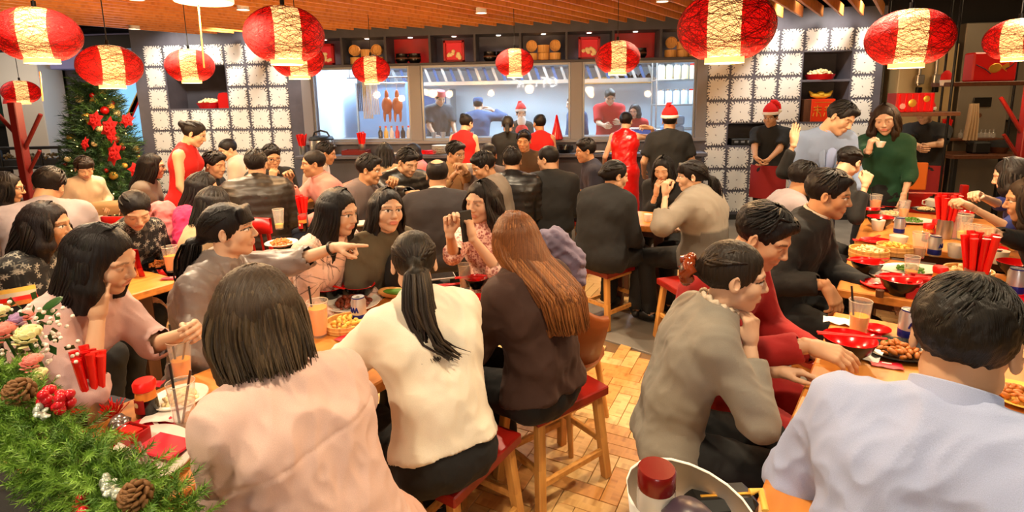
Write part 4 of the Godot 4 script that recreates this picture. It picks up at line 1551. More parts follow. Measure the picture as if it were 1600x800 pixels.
func kitchen() -> void:
	# the front: counter, sill, posts, the row of lit boxes over the windows
	var z := WALL
	slab("wall_kitchen", Vector3(-3.62, 0, z - 0.15), Vector3(1.98, 1.12, z), M.slate)
	slab("wall_fascia", Vector3(-3.62, 2.565, z - 0.4), Vector3(1.98, 2.78, z + 0.02), M.charcoal)
	var ct := put("serving_counter", boxm(Vector3(5.5, 0.045, 0.42), 0.006), M.slate, null, Vector3(-0.84, 0.945, z + 0.225))
	tag(ct, "long grey serving counter under the kitchen windows", "counter")
	put("counter_front", boxm(Vector3(5.4, 0.92, 0.05), 0.004), M.charcoal, ct, Vector3(0, -0.485, 0.1))
	var posts := [[-3.62, -3.48], [-2.06, -1.9], [0.17, 0.33], [1.84, 1.98]]
	for k in posts.size():
		slab("trim_%d" % (k + 3), Vector3(posts[k][0], 1.12, z - 0.12), Vector3(posts[k][1], 2.17, z + 0.02), M.wall_post if M.has("wall_post") else mat("wall_post", Color(0.5, 0.49, 0.5), 0.5), 0.006)
	slab("trim_7", Vector3(-3.62, 1.09, z - 0.12), Vector3(1.98, 1.135, z + 0.05), M.wall_post, 0.004)
	for k in 3:
		var x0: float = posts[k][1]
		var x1: float = posts[k + 1][0]
		var w := Node3D.new()
		w.name = "window_%d" % (k + 1)
		add_child(w)
		w.set_meta("kind", "structure")
		pane_part("window_frame", Vector3(x0, 1.135, z - 0.05), Vector3(x0 + 0.03, 2.17, z - 0.01), M.steel_dull, w)
		pane_part("window_frame", Vector3(x1 - 0.03, 1.135, z - 0.05), Vector3(x1, 2.17, z - 0.01), M.steel_dull, w)
		pane_part("window_frame", Vector3(x0 + 0.03, 2.135, z - 0.05), Vector3(x1 - 0.03, 2.17, z - 0.01), M.steel_dull, w)
		pane_part("window_frame", Vector3(x0 + 0.03, 1.135, z - 0.05), Vector3(x1 - 0.03, 1.165, z - 0.01), M.steel_dull, w)
		pane_part("pane", Vector3(x0 + 0.03, 1.165, z - 0.034), Vector3(x1 - 0.03, 2.135, z - 0.028), M.glass, w, 0.0)
	# display boxes
	var bw := 5.6 / 9.0
	var row := struct("wall_display", boxm(Vector3(5.6, 0.035, 0.4), 0.003), M.charcoal, Vector3(-0.82, 2.187, z - 0.19))
	pane_part("display_back", Vector3(-2.8, 0.0, -0.2), Vector3(2.8, 0.4, -0.17), M.slate, row)
	for k in 10:
		pane_part("divider", Vector3(-2.8 + k * bw - 0.016, 0.017, -0.17), Vector3(-2.8 + k * bw + 0.016, 0.38, 0.2), M.charcoal, row)
	for k in 9:
		var x := -3.62 + (k + 0.5) * bw
		if k in [2, 7]: pane_part("red_lining", Vector3(x + 0.82 - 0.29, 0.02, -0.168), Vector3(x + 0.82 + 0.29, 0.378, -0.16), M.red_paint, row)
		var lamp := put("display_lamp", lathem([Vector2(0, -0.008), Vector2(0.03, -0.008), Vector2(0.034, 0.0), Vector2(0, 0.0)], 14), M.niche_lamp, null, Vector3(x, 2.565, z - 0.17))
		tag(lamp, "tiny round lamp set in the top of the %s display box from left" % ORD[k], "lamp", "display box lamps")
		var l := SpotLight3D.new()
		l.name = numbered("box_light")
		l.light_color = Color(1, 0.88, 0.8)
		l.light_energy = 0.22
		l.spot_angle = 60
		l.light_size = 0.03
		l.shadow_enabled = true
		l.spot_range = 12.0
		l.spot_attenuation = 2.0
		l.position = Vector3(x, 2.55, z - 0.17)
		l.rotation.x = -PI / 2
		add_child(l)
	# the room behind the glass
	slab("wall_kitchen_back", Vector3(-3.62, 0, -11.0), Vector3(4.0, 3.0, -10.9), M.kitchen_white)
	slab("wall_kitchen_left", Vector3(-3.72, 0, -11.0), Vector3(-3.62, 3.0, z - 0.15), M.kitchen_white)
	slab("wall_kitchen_right", Vector3(2.6, 0, -11.0), Vector3(2.7, 3.0, z - 0.5), M.kitchen_white)
	slab("ceiling_kitchen", Vector3(-3.62, 2.62, -11.0), Vector3(2.7, 2.7, z - 0.4), M.kitchen_white)
	slab("floor_kitchen", Vector3(-3.62, 0.0, -11.0), Vector3(2.7, 0.02, z - 0.15), M.concrete)
	for x in [-2.6, -0.5, 1.4]:
		var t := put("ceiling_panel_light", boxm(Vector3(1.2, 0.03, 0.6), 0.004), M.kitchen_panel, null, Vector3(x, 2.6, -9.0))
		tag(t, "flat white ceiling light panel inside the kitchen, " + ("left" if x < -1 else "middle" if x < 0.5 else "right") + " of three", "ceiling light")
		area("kitchen_light", Vector3(x, 2.57, -9.0), Vector2(1.2, 0.6), 7.5, Color(0.8, 0.91, 1.0))




# ---------------------------------------------------------------- who is here; h is the top of the head: picture x, picture y, distance
func people() -> void:
	var fair := Color(0.6, 0.365, 0.235)
	var mid := Color(0.52, 0.295, 0.17)
	var tan_ := Color(0.44, 0.23, 0.12)
	var brown_hair := Color(0.075, 0.05, 0.028)
	var auburn := Color(0.24, 0.08, 0.02)
	# --- the long table on the left, near side and far side
	add_person({"label": "woman with black bob in pale pink sweater resting cheek on hand", "sex": "f", "h": [168, 353, 1.8], "hs": 1.06, "hy": 58, "hp": 20, "hr": 8, "by": 55, "lean": 20, "skin": fair, "eyes": "down", "seat": 0.43,
		"hair": "bob", "hl": 0.15, "side": 0.3, "az": 1.75, "locks": 380, "lr": 0.0065, "rw": "cheek", "rh": "cheek", "rp": Vector3(0.3, -1, 0.6), "lw": [292, 520, 1.9], "lh": "hold", "ln": Vector3(-1, 0, 0),
		"top": {"m": "pink_knit", "sl": 0.62, "t": 0.014, "wr": 0.01, "name": "sweater", "neck": 0.35}, "bot": {"m": "denim"}})
	add_person({"label": "woman with brown bob in pink denim jacket and pink skirt, back turned", "sex": "f", "h": [388, 412, 1.33], "hs": 1.1, "hy": -172, "hp": 12, "by": -160, "lean": 14, "skin": fair, "seat": 0.43, "hc": brown_hair, "hc2": Color(0.16, 0.11, 0.06), "w": 0.98, "tilt": 12,
		"hair": "bob", "hl": 0.118, "vol": 1.06, "locks": 640, "lr": 0.006, "rw": Vector3(0.02, -0.22, 0.36), "rp": Vector3(1.2, -0.6, -0.5), "lw": Vector3(-0.02, -0.44, 0.16), "lp": Vector3(0.25, -1.0, -0.6),
		"top": {"m": "pink_denim", "sl": 1.0, "t": 0.016, "wr": 0.014, "wf": 6.0, "name": "denim_jacket", "seam": 0.72, "hem": 0.03, "neck": 0.5}, "bot": {"m": "pink_skirt", "kind": "skirt", "name": "skirt", "t": 0.03}, "collar": "pink_denim"})
	add_person({"label": "woman in cream sweater seen from behind with dark curling ponytail", "sex": "f", "h": [644, 358, 1.92], "hy": -178, "hp": 12, "by": -158, "lean": 20, "skin": fair, "seat": 0.43, "hc": Color(0.03, 0.02, 0.015), "hc2": Color(0.1, 0.065, 0.04),
		"hair": "pony", "hl": 0.3, "ty": 0.0, "tb": 0.09, "curl": -0.17, "locks": 620, "lr": 0.005, "rw": Vector3(0.0, -0.2, 0.36), "lw": Vector3(0.05, -0.2, 0.33), "lp": Vector3(1.2, -0.8, -0.2),
		"top": {"m": "cream_knit", "sl": 0.95, "t": 0.02, "wr": 0.013, "wf": 5.0, "name": "sweater", "hem": -0.03}, "bot": {"m": "black_cloth"}})
	add_person({"label": "woman with very long auburn hair in dark brown sweater", "sex": "f", "h": [798, 329, 2.2], "hy": -140, "hp": 8, "by": -135, "lean": 12, "skin": fair, "seat": 0.43, "hc": auburn, "hc2": Color(0.5, 0.19, 0.05),
		"hair": "long", "hl": 0.3, "hb": 0.85, "flow": Vector3(0.4, 0, 0.1), "side": 1.3, "locks": 700, "lr": 0.007, "vol": 1.05, "rw": Vector3(0.02, -0.25, 0.33), "lw": Vector3(0.02, -0.22, 0.35),
		"top": {"m": "brown_knit", "sl": 1.0, "t": 0.025, "wr": 0.016, "wf": 5.0, "name": "sweater", "hem": 0.0}, "bot": {"m": "black_cloth"}})
	add_person({"label": "woman with fringe and ponytail in shiny grey blouse pointing her finger", "sex": "f", "h": [352, 315, 2.2], "hy": 74, "hp": -2, "by": 60, "lean": 14, "skin": fair, "seat": 0.43, "hair": "pony", "hl": 0.2, "ty": -0.03, "fringe": 0.05, "locks": 300, "lr": 0.004,
		"lw": [527, 386, 2.3], "lh": "point", "ld": Vector3(-0.03, 0.08, 1), "ln": Vector3(-0.3, -1, 0), "lp": Vector3(0.6, -1, 0), "rw": Vector3(0.03, -0.36, 0.22),
		"top": {"m": "grey_satin", "sl": 0.7, "t": 0.014, "wr": 0.015, "wf": 9.0, "name": "blouse"}, "bot": {"m": "black_cloth"}, "extra": bracelet})
	add_person({"label": "woman with long straight black hair in beige checked blouse", "sex": "f", "h": [532, 294, 2.62], "hy": 52, "hp": 10, "by": 48, "lean": 14, "skin": fair, "seat": 0.43, "hair": "long", "hl": 0.3, "locks": 360, "lr": 0.006, "part": 0.02,
		"top": {"m": "plaid", "sl": 1.0, "t": 0.014, "wr": 0.012, "name": "blouse"}, "bot": {"m": "black_cloth"}, "lw": Vector3(-0.1, -0.35, 0.3)})
	add_person({"label": "woman with drop earring, parted black hair and olive jacket, looking up", "sex": "f", "h": [605, 292, 2.78], "hy": 24, "hp": -4, "hr": -6, "by": 32, "lean": 10, "skin": fair, "seat": 0.43, "hair": "long", "hl": 0.28, "side": 0.7, "locks": 320, "lr": 0.006, "lips": Color(0.5, 0.05, 0.06),
		"top": {"m": "olive", "sl": 1.0, "t": 0.018, "wr": 0.01, "name": "jacket"}, "bot": {"m": "black_cloth"}, "extra": earring})
	add_person({"label": "older woman in rose print blouse holding a phone to her chin", "sex": "f", "h": [750, 280, 2.85], "hy": -38, "hp": 6, "by": -34, "lean": 8, "skin": Color(0.6, 0.36, 0.23), "seat": 0.43, "hair": "wavy", "hl": 0.2, "side": 0.4, "part": 0.02, "locks": 300, "eyes": "down", "hc": Color(0.02, 0.014, 0.011),
		"lw": [738, 372, 2.62], "lh": "hold", "ld": Vector3(-0.25, 1, -0.1), "ln": Vector3(-1, 0, 0.3), "rw": [703, 366, 2.62], "rh": "pinch", "rd": Vector3(0.0, 1, -0.1), "rn": Vector3(-0.8, 0, 0.8),
		"top": {"m": "floral", "sl": 0.6, "t": 0.012, "wr": 0.01, "name": "blouse"}, "bot": {"m": "black_cloth"}, "extra": phone_in_hand})
	# --- behind them, far left
	add_person({"label": "woman with wavy shoulder hair in dark jumper with pale leaf pattern", "sex": "f", "h": [72, 314, 2.6], "hy": 62, "hp": 6, "by": 60, "lean": 12, "skin": tan_, "hair": "wavy", "hl": 0.17, "vol": 1.06, "locks": 340, "hc": Color(0.022, 0.015, 0.012), "top": {"m": "winter_knit", "sl": 1.0, "t": 0.018, "wr": 0.01, "name": "jumper"}, "bot": {"m": "black_cloth"}, "lw": Vector3(0.0, -0.3, 0.3), "extra": sleeve_stripes})
	add_person({"label": "woman with tied black hair and dark flowered top, looking down", "sex": "f", "h": [212, 304, 3.15], "hy": 10, "hp": 32, "by": 30, "lean": 16, "skin": fair, "eyes": "down", "hair": "lowbun", "top": {"m": "winter_knit", "sl": 1.0, "name": "top"}, "bot": {"m": "black_cloth"}})
	add_person({"label": "woman in glasses with long black hair at left edge of picture", "sex": "f", "h": [12, 268, 3.9], "hy": 78, "hp": 10, "by": 70, "lean": 8, "skin": mid, "hair": "long", "hl": 0.26, "glasses": 1, "top": {"m": "black_cloth", "sl": 0.6, "name": "top"}, "bot": {"m": "black_cloth"}})
	add_person({"label": "man in grey sweater seen from behind, head bent to the child", "sex": "m", "h": [84, 264, 3.7], "hy": 160, "hp": 25, "hr": 10, "by": 170, "lean": 16, "skin": mid, "hair": "short", "w": 1.12, "top": {"m": "lilac_grey", "sl": 1.0, "t": 0.018, "wr": 0.009, "name": "sweater"}, "bot": {"m": "denim"}, "rw": Vector3(0.05, -0.3, 0.3), "lw": Vector3(0.05, -0.3, 0.3)})
	add_person({"label": "toddler in white knitted top standing by the christmas tree", "cat": "child", "sex": "f", "s": 0.66, "hs": 1.18, "h": [131, 247, 4.5], "hy": 10, "hp": 24, "by": 10, "lean": 5, "seat": 0.62, "skin": fair, "eyes": "down", "hair": "short", "fringe": 0.035, "hc": Color(0.03, 0.018, 0.012), "rw": Vector3(0.04, -0.3, 0.15), "lw": Vector3(0.04, -0.3, 0.15), "top": {"m": "white_knit", "sl": 1.0, "name": "top"}, "bot": {"m": "white_knit"}})
	add_person({"label": "long-haired woman in glasses and grey cardigan beside the christmas tree", "sex": "f", "h": [238, 239, 4.8], "hy": 82, "hp": 6, "by": 70, "lean": 6, "skin": fair, "hair": "long", "hl": 0.4, "glasses": 1, "top": {"m": "grey_jacket", "sl": 1.0, "name": "cardigan"}, "bot": {"m": "black_cloth"}})
	add_person({"label": "waitress in sleeveless red dress with messy bun by left tiled pillar", "sex": "f", "seat": -1, "h": [311, 189, 4.75], "hy": 78, "hp": 24, "by": 70, "lean": 8, "skin": fair, "hair": "bun", "ty": 0.05, "tz": -0.11, "top": {"m": "red_dress", "sl": 0.0, "t": 0.008, "hem": 0.05, "name": "dress_top", "neck": 0.5}, "bot": {"m": "red_dress", "kind": "skirt", "drop": 0.5, "name": "skirt"}, "rw": Vector3(0.04, -0.48, 0.12)})
	add_person({"label": "short-haired man in white hoodie in front of left tiled pillar", "sex": "m", "h": [348, 218, 6.2], "hy": -70, "hp": 20, "by": -100, "lean": 6, "skin": mid, "hair": "crop", "top": {"m": "white_shirt", "sl": 1.0, "t": 0.02, "name": "hoodie"}, "bot": {"m": "denim"}})
	add_person({"label": "smiling short-haired man in dark shirt beside the red dress waitress", "sex": "m", "h": [337, 237, 5.0], "hy": 50, "hp": 12, "by": 60, "lean": 12, "skin": mid, "eyes": "down", "hair": "short", "top": {"m": "black_cloth", "sl": 1.0, "name": "shirt"}, "bot": {"m": "denim"}})
	add_person({"label": "woman with straight shoulder hair in beige top beside fuchsia coat", "sex": "f", "h": [322, 269, 3.75], "hy": 75, "hp": 15, "by": 65, "lean": 8, "skin": fair, "hair": "bob", "hl": 0.22, "top": {"m": "beige", "sl": 0.3, "name": "top"}, "bot": {"m": "black_cloth"}})
	add_person({"label": "person whose black hair shows just above the pointing woman", "sex": "f", "h": [340, 291, 3.3], "hy": 120, "hp": 15, "by": 110, "lean": 6, "skin": fair, "hair": "bob", "hl": 0.12, "top": {"m": "beige", "sl": 1.0, "name": "top"}, "bot": {"m": "black_cloth"}})
	# --- the tables in the middle
	add_person({"label": "man in dark olive puffer jacket seen from behind on red chair", "sex": "m", "h": [399, 234, 4.5], "hy": 165, "hp": 5, "by": 170, "lean": 4, "skin": mid, "hair": "short", "w": 1.15, "top": {"m": "puffer_olive", "sl": 1.0, "t": 0.03, "quilt": 0.008, "name": "puffer_jacket", "hem": 0.06}, "bot": {"m": "denim"}})
	add_person({"label": "man in glasses and dark suit with fist at his mouth", "sex": "m", "h": [424, 227, 5.25], "hy": 18, "hp": 12, "by": 20, "lean": 10, "skin": mid, "hair": "short", "glasses": 1, "rw": "mouth", "rh": "hold", "top": {"m": "black_cloth", "sl": 1.0, "t": 0.016, "name": "suit_jacket"}, "bot": {"m": "black_cloth"}})
	add_person({"label": "man in pink shirt with high forehead facing left", "sex": "m", "h": [486, 234, 4.85], "hy": -82, "hp": 4, "by": -70, "lean": 12, "skin": tan_, "hair": "crop", "rw": [452, 283, 4.8], "rh": "pinch", "lw": Vector3(-0.02, -0.3, 0.32), "top": {"m": "pink_shirt", "sl": 0.85, "t": 0.014, "wr": 0.009, "name": "shirt"}, "bot": {"m": "denim"}, "collar": "pink_shirt"})
	add_person({"label": "man in off-white shirt facing right near the steel cooker", "sex": "m", "h": [513, 222, 5.9], "hy": 85, "hp": 14, "by": 75, "lean": 12, "skin": tan_, "hair": "short", "top": {"m": "white_shirt", "sl": 0.9, "name": "shirt"}, "bot": {"m": "denim"}, "collar": "white_shirt"})
	add_person({"label": "woman with black bob in beige top, back turned to us", "sex": "f", "h": [601, 222, 5.8], "hy": 170, "hp": 10, "by": 170, "lean": 6, "skin": fair, "hair": "bob", "hl": 0.16, "top": {"m": "beige", "sl": 1.0, "name": "top"}, "bot": {"m": "black_cloth"}})
	add_person({"label": "person with dark hair beside the red napkins on the counter", "sex": "f", "h": [640, 224, 6.6], "hy": -80, "hp": 12, "by": -80, "skin": fair, "hair": "bob", "hl": 0.1, "top": {"m": "rose", "sl": 1.0, "name": "top"}, "bot": {"m": "black_cloth"}})
	add_person({"label": "man in grey-brown shirt leaning in to the right over the table", "sex": "m", "h": [580, 242, 4.5], "hy": 70, "hp": 10, "by": 60, "lean": 18, "skin": tan_, "hair": "short", "lw": [612, 290, 4.4], "lh": "hold", "top": {"m": "grey_shirt", "sl": 0.95, "t": 0.014, "name": "shirt"}, "bot": {"m": "denim"}})
	add_person({"label": "round-faced man in black puffer jacket looking down at his food", "sex": "m", "h": [641, 234, 4.75], "hy": 40, "hp": 22, "by": 30, "lean": 14, "skin": mid, "eyes": "down", "hair": "short", "face": 1.08, "w": 1.12, "rw": [640, 303, 4.4], "rh": "pinch", "top": {"m": "puffer_black", "sl": 1.0, "t": 0.03, "quilt": 0.008, "name": "puffer_jacket"}, "bot": {"m": "denim"}})
	add_person({"label": "balding man in dark plum sweater with pale collar, back turned", "sex": "m", "h": [683, 247, 4.0], "hy": 175, "hp": 8, "by": 180, "lean": 8, "skin": mid, "hair": "bald", "w": 1.1, "top": {"m": "dark_plum", "sl": 1.0, "t": 0.018, "name": "sweater", "hem": 0.1, "neck": 0.2}, "bot": {"m": "black_cloth"}, "collar": "white_shirt"})
	add_person({"label": "man in tan shirt drinking from a white cup", "sex": "m", "h": [714, 221, 5.4], "hy": 42, "hp": 10, "by": 30, "lean": 8, "skin": tan_, "hair": "short", "lw": [727, 268, 5.15], "lh": "hold", "ld": Vector3(-0.6, 0.8, 0), "rw": [706, 278, 5.15], "rh": "hold", "top": {"m": "tan_shirt", "sl": 0.95, "name": "shirt"}, "bot": {"m": "denim"}, "collar": "tan_shirt", "extra": cup_in_hand})
	add_person({"label": "man in pale grey jacket turned left with bowed head", "sex": "m", "h": [746, 239, 4.6], "hy": -72, "hp": 22, "by": -110, "lean": 10, "skin": tan_, "hair": "short", "top": {"m": "grey_jacket", "sl": 1.0, "t": 0.018, "name": "jacket"}, "bot": {"m": "denim"}})
	add_person({"label": "flushed man in grey shirt facing us behind the grey jacket man", "sex": "m", "h": [762, 224, 5.2], "hy": -6, "hp": 10, "by": 0, "skin": Color(0.55, 0.24, 0.12), "hair": "crop", "eyes": "down", "top": {"m": "grey_shirt", "sl": 1.0, "name": "shirt"}, "bot": {"m": "denim"}})
	add_person({"label": "smiling man in brown patterned shirt facing us near the window", "sex": "m", "h": [818, 204, 6.3], "hy": -10, "hp": 8, "by": 0, "skin": tan_, "hair": "short", "eyes": "down", "top": {"m": "brown_print", "sl": 1.0, "name": "shirt"}, "bot": {"m": "denim"}})
	add_person({"label": "man in black quilted puffer jacket on a stool, back turned", "sex": "m", "h": [800, 230, 4.85], "hy": 178, "hp": 8, "by": 175, "lean": 4, "skin": mid, "hair": "short", "w": 1.05, "top": {"m": "puffer_black", "sl": 1.0, "t": 0.028, "quilt": 0.007, "name": "puffer_jacket", "hem": 0.06}, "bot": {"m": "black_cloth"}})
	add_person({"label": "man in charcoal suit on a stool, back turned, head to the left", "sex": "m", "h": [853, 227, 4.9], "hy": -120, "hp": 8, "by": 178, "lean": 4, "skin": mid, "hair": "crop", "top": {"m": "black_cloth", "sl": 1.0, "t": 0.018, "name": "suit_jacket", "hem": 0.05}, "bot": {"m": "black_cloth"}})
	add_person({"label": "young man in navy suit in profile looking left", "sex": "m", "h": [912, 217, 5.6], "hy": -75, "hp": 8, "by": -80, "lean": 8, "skin": tan_, "hair": "short", "top": {"m": "navy", "sl": 1.0, "t": 0.016, "name": "suit_jacket", "hem": 0.06}, "bot": {"m": "navy"}, "rw": Vector3(0.0, -0.38, 0.25)})
	add_person({"label": "dark-haired woman in black jacket and trousers on red-topped stool", "sex": "f", "h": [966, 249, 3.95], "hy": 115, "hp": 10, "by": 150, "lean": 14, "skin": mid, "hair": "lowbun", "top": {"m": "black_cloth", "sl": 1.0, "t": 0.025, "name": "jacket", "hem": 0.1}, "bot": {"m": "black_cloth", "t": 0.02}, "w": 1.12, "seat": 0.46})
	add_person({"label": "woman facing us with hand over her mouth at small dark table", "sex": "f", "h": [1035, 244, 4.6], "hy": -15, "hp": 18, "by": -10, "lean": 10, "skin": mid, "eyes": "down", "hair": "long", "hl": 0.25, "rw": "mouth", "rh": "relaxed", "top": {"m": "black_cloth", "sl": 0.8, "name": "blouse"}, "bot": {"m": "black_cloth"}})
	add_person({"label": "woman in two-tone grey knit top and ponytail, hands clasped", "sex": "f", "h": [1078, 249, 3.85], "hy": -85, "hp": 6, "by": -120, "lean": 8, "skin": fair, "hair": "pony", "hl": 0.24, "ty": -0.02, "fringe": 0.05, "w": 1.15, "seat": 0.46, "lw": [1040, 305, 3.75], "lh": "hold", "ld": Vector3(0, 1, 0.1), "rw": Vector3(0, -0.3, 0.3), "top": {"m": "two_tone", "sl": 0.75, "t": 0.03, "wr": 0.008, "name": "knit_top", "hem": 0.16, "split": 0.19, "c1": Color(0.27, 0.235, 0.19), "c2": Color(0.1, 0.09, 0.075)}, "bot": {"m": "black_cloth"}})
	# --- staff at the counter and in the kitchen
	add_person({"label": "waitress in red halter dress with high bun, left of window post", "sex": "f", "seat": -1, "s": 0.92, "h": [731, 178, 6.6], "hy": 140, "hp": 15, "by": 160, "skin": fair, "hair": "bun", "ty": 0.08, "top": {"m": "red_dress", "sl": 0.0, "hem": 0.05, "name": "dress_top", "neck": 0.5}, "bot": {"m": "red_dress", "kind": "skirt", "name": "skirt"}})
	add_person({"label": "person in black with hair tied back at the kitchen window", "sex": "f", "seat": -1, "s": 0.92, "h": [793, 180, 6.7], "hy": 178, "hp": 5, "by": 180, "skin": fair, "hair": "pony", "hl": 0.12, "hc": Color(0.03, 0.022, 0.015), "top": {"m": "black_cloth", "sl": 1.0, "t": 0.014, "name": "jacket", "hem": 0.1}, "bot": {"m": "black_cloth"}})
	add_person({"label": "waitress in red halter dress with bun beside the white-bearded staff", "sex": "f", "seat": -1, "s": 0.92, "h": [842, 178, 6.7], "hy": -150, "hp": 5, "by": 175, "skin": tan_, "hair": "bun", "ty": 0.085, "tz": -0.06, "top": {"m": "red_dress", "sl": 0.0, "hem": 0.05, "name": "dress_top", "neck": 0.5}, "bot": {"m": "red_dress", "kind": "skirt", "name": "skirt"}})
	add_person({"label": "waitress in shiny red dress reaching her arm across, back turned", "sex": "f", "seat": -1, "s": 0.93, "h": [979, 174, 6.5], "hy": 165, "hp": 8, "by": 178, "skin": fair, "hair": "bun", "ty": 0.02, "tz": -0.1, "bunr": 0.7, "rw": [1018, 200, 6.35], "rd": Vector3(-1, 0.15, 0.2), "rp": Vector3(1, 0.3, 0.2), "lw": Vector3(0.12, -0.42, 0.12), "top": {"m": "red_satin", "sl": 0.0, "hem": 0.05, "wr": 0.012, "wf": 14.0, "name": "dress_top", "neck": 0.5}, "bot": {"m": "red_satin", "kind": "skirt", "name": "skirt"}})
	add_person({"label": "waiter in black polo and santa hat seen from behind", "sex": "m", "seat": -1, "s": 0.96, "h": [1047, 172, 5.9], "hy": 176, "hp": 4, "by": 180, "skin": mid, "hair": "crop", "hat": "santa", "flop": 0.35, "rw": Vector3(0.1, -0.42, 0.15), "lw": Vector3(0.1, -0.4, 0.15), "top": {"m": "black_cloth", "sl": 0.38, "t": 0.022, "hem": 0.12, "name": "polo_shirt"}, "bot": {"m": "black_cloth"}})
	add_person({"label": "waiter in black polo, red apron and santa hat before right tiled pillar", "sex": "m", "seat": -1, "s": 0.96, "h": [1204, 168, 6.45], "hy": -20, "hp": 10, "by": -6, "lean": 2, "skin": tan_, "hair": "crop", "hat": "santa", "flop": 1.0, "rw": [1180, 258, 6.2], "rd": Vector3(-0.6, -0.7, 0.2), "lw": [1196, 258, 6.2], "ld": Vector3(-0.6, -0.7, 0.2), "top": {"m": "black_cloth", "sl": 0.4, "t": 0.018, "hem": 0.06, "name": "polo_shirt"}, "bot": {"m": "black_cloth"}, "apron": "red_apron"})
	add_person({"label": "waiter in black tunic and red apron behind the red box shelf", "sex": "m", "seat": -1, "s": 0.96, "h": [1446, 160, 5.9], "hy": -20, "hp": 10, "by": -12, "skin": Color(0.42, 0.24, 0.14), "hair": "crop", "hat": "santa", "flop": 0.4, "rw": [1436, 232, 5.7], "lw": [1440, 228, 5.7], "ld": Vector3(-1, -0.2, 0.2), "lp": Vector3(1, -0.6, 0), "top": {"m": "black_cloth", "sl": 0.4, "t": 0.018, "hem": 0.06, "name": "polo_shirt"}, "bot": {"m": "black_cloth"}, "apron": "red_apron"})
	add_person({"label": "chef in red cap and grey shirt working behind the middle window", "sex": "m", "seat": -1, "h": [689, 142, 8.6], "hy": 20, "hp": 24, "by": 20, "lean": 6, "skin": fair, "hair": "crop", "hat": "rose", "rw": Vector3(0, -0.4, 0.28), "lw": Vector3(0, -0.4, 0.28), "top": {"m": "chef_grey", "sl": 0.4, "t": 0.022, "name": "chef_shirt"}, "bot": {"m": "black_cloth"}})
	add_person({"label": "cook in blue uniform with raised arm behind the middle window", "sex": "m", "seat": -1, "h": [747, 152, 9.2], "hy": 170, "hp": 4, "by": 170, "skin": fair, "hair": "crop", "hat": "chef_blue", "rw": [769, 172, 9.2], "top": {"m": "chef_blue", "sl": 0.9, "t": 0.022, "name": "chef_shirt"}, "bot": {"m": "black_cloth"}})
	add_person({"label": "cook in blue at the right end of the middle window", "sex": "m", "seat": -1, "h": [892, 150, 8.8], "hy": -80, "hp": 12, "by": -60, "skin": fair, "hair": "crop", "top": {"m": "chef_blue", "sl": 1.0, "t": 0.02, "name": "chef_shirt"}, "bot": {"m": "black_cloth"}})
	add_person({"label": "staff member in santa hat and white beard mask behind the window", "sex": "f", "seat": -1, "h": [814, 166, 8.5], "hy": 8, "hp": 4, "by": 5, "skin": fair, "hair": "short", "hat": "santa", "flop": -0.4, "top": {"m": "black_cloth", "sl": 1.0, "name": "tunic"}, "bot": {"m": "black_cloth"}, "extra": santa_beard})
	add_person({"label": "man in red mandarin-collar shirt leaning over the kitchen pass", "sex": "m", "seat": -1, "h": [954, 140, 8.3], "hy": 8, "hp": 26, "by": 4, "lean": 8, "skin": fair, "hair": "short", "hc": Color(0.07, 0.05, 0.03), "rw": [944, 196, 8.15], "lw": [968, 192, 8.15], "top": {"m": "red_dress", "sl": 0.45, "t": 0.02, "name": "shirt"}, "bot": {"m": "black_cloth"}, "collar": "red_dress"})
	add_person({"label": "black-haired woman in red behind the right window", "sex": "f", "seat": -1, "h": [991, 162, 8.5], "hy": -20, "hp": 12, "by": -10, "skin": fair, "hair": "bob", "hl": 0.1, "top": {"m": "red_dress", "sl": 0.3, "name": "shirt"}, "bot": {"m": "black_cloth"}})
	# --- right: the standing pair and the tables
	add_person({"label": "man in light blue blazer leaning down to the woman in green", "sex": "m", "seat": -1, "h": [1331, 162, 4.25], "hs": 1.06, "hy": 58, "hp": 28, "hr": -14, "by": 30, "lean": 14, "skin": mid, "hair": "short", "eyes": "down", "rw": Vector3(0.04, -0.45, 0.15), "lw": Vector3(-0.02, -0.4, 0.25), "top": {"m": "blazer_blue", "sl": 1.0, "t": 0.018, "wr": 0.008, "hem": 0.18, "name": "blazer", "neck": 0.2}, "bot": {"m": "navy"}, "collar": "sky_shirt", "extra": shirt_front})
	add_person({"label": "woman in green velvet top with wavy brown hair holding white cup", "sex": "f", "seat": -1, "s": 0.98, "h": [1382, 162, 4.55], "hs": 1.1, "hy": -6, "hp": 14, "hr": 6, "by": -5, "lean": 4, "skin": fair, "hair": "wavy", "hl": 0.22, "side": 0.9, "hc": Color(0.05, 0.024, 0.012), "eyes": "down", "lips": Color(0.5, 0.06, 0.06), "rw": [1358, 238, 4.3], "rh": "hold", "rd": Vector3(-0.1, 1, 0.1), "rn": Vector3(-0.8, 0, -0.4), "lw": [1412, 305, 4.45], "ld": Vector3(0, -1, 0.1), "top": {"m": "green_velvet", "sl": 0.72, "t": 0.014, "wr": 0.008, "hem": 0.06, "name": "velvet_top"}, "bot": {"m": "black_cloth", "kind": "skirt", "name": "skirt"}, "extra": cup_in_hand})
	add_person({"label": "man in mauve-grey shirt turned away beside the black suit man", "sex": "m", "h": [1264, 253, 3.9], "hy": 120, "hp": 12, "by": 110, "lean": 14, "skin": tan_, "hair": "short", "top": {"m": "lilac_grey", "sl": 1.0, "t": 0.014, "name": "shirt"}, "bot": {"m": "black_cloth"}})
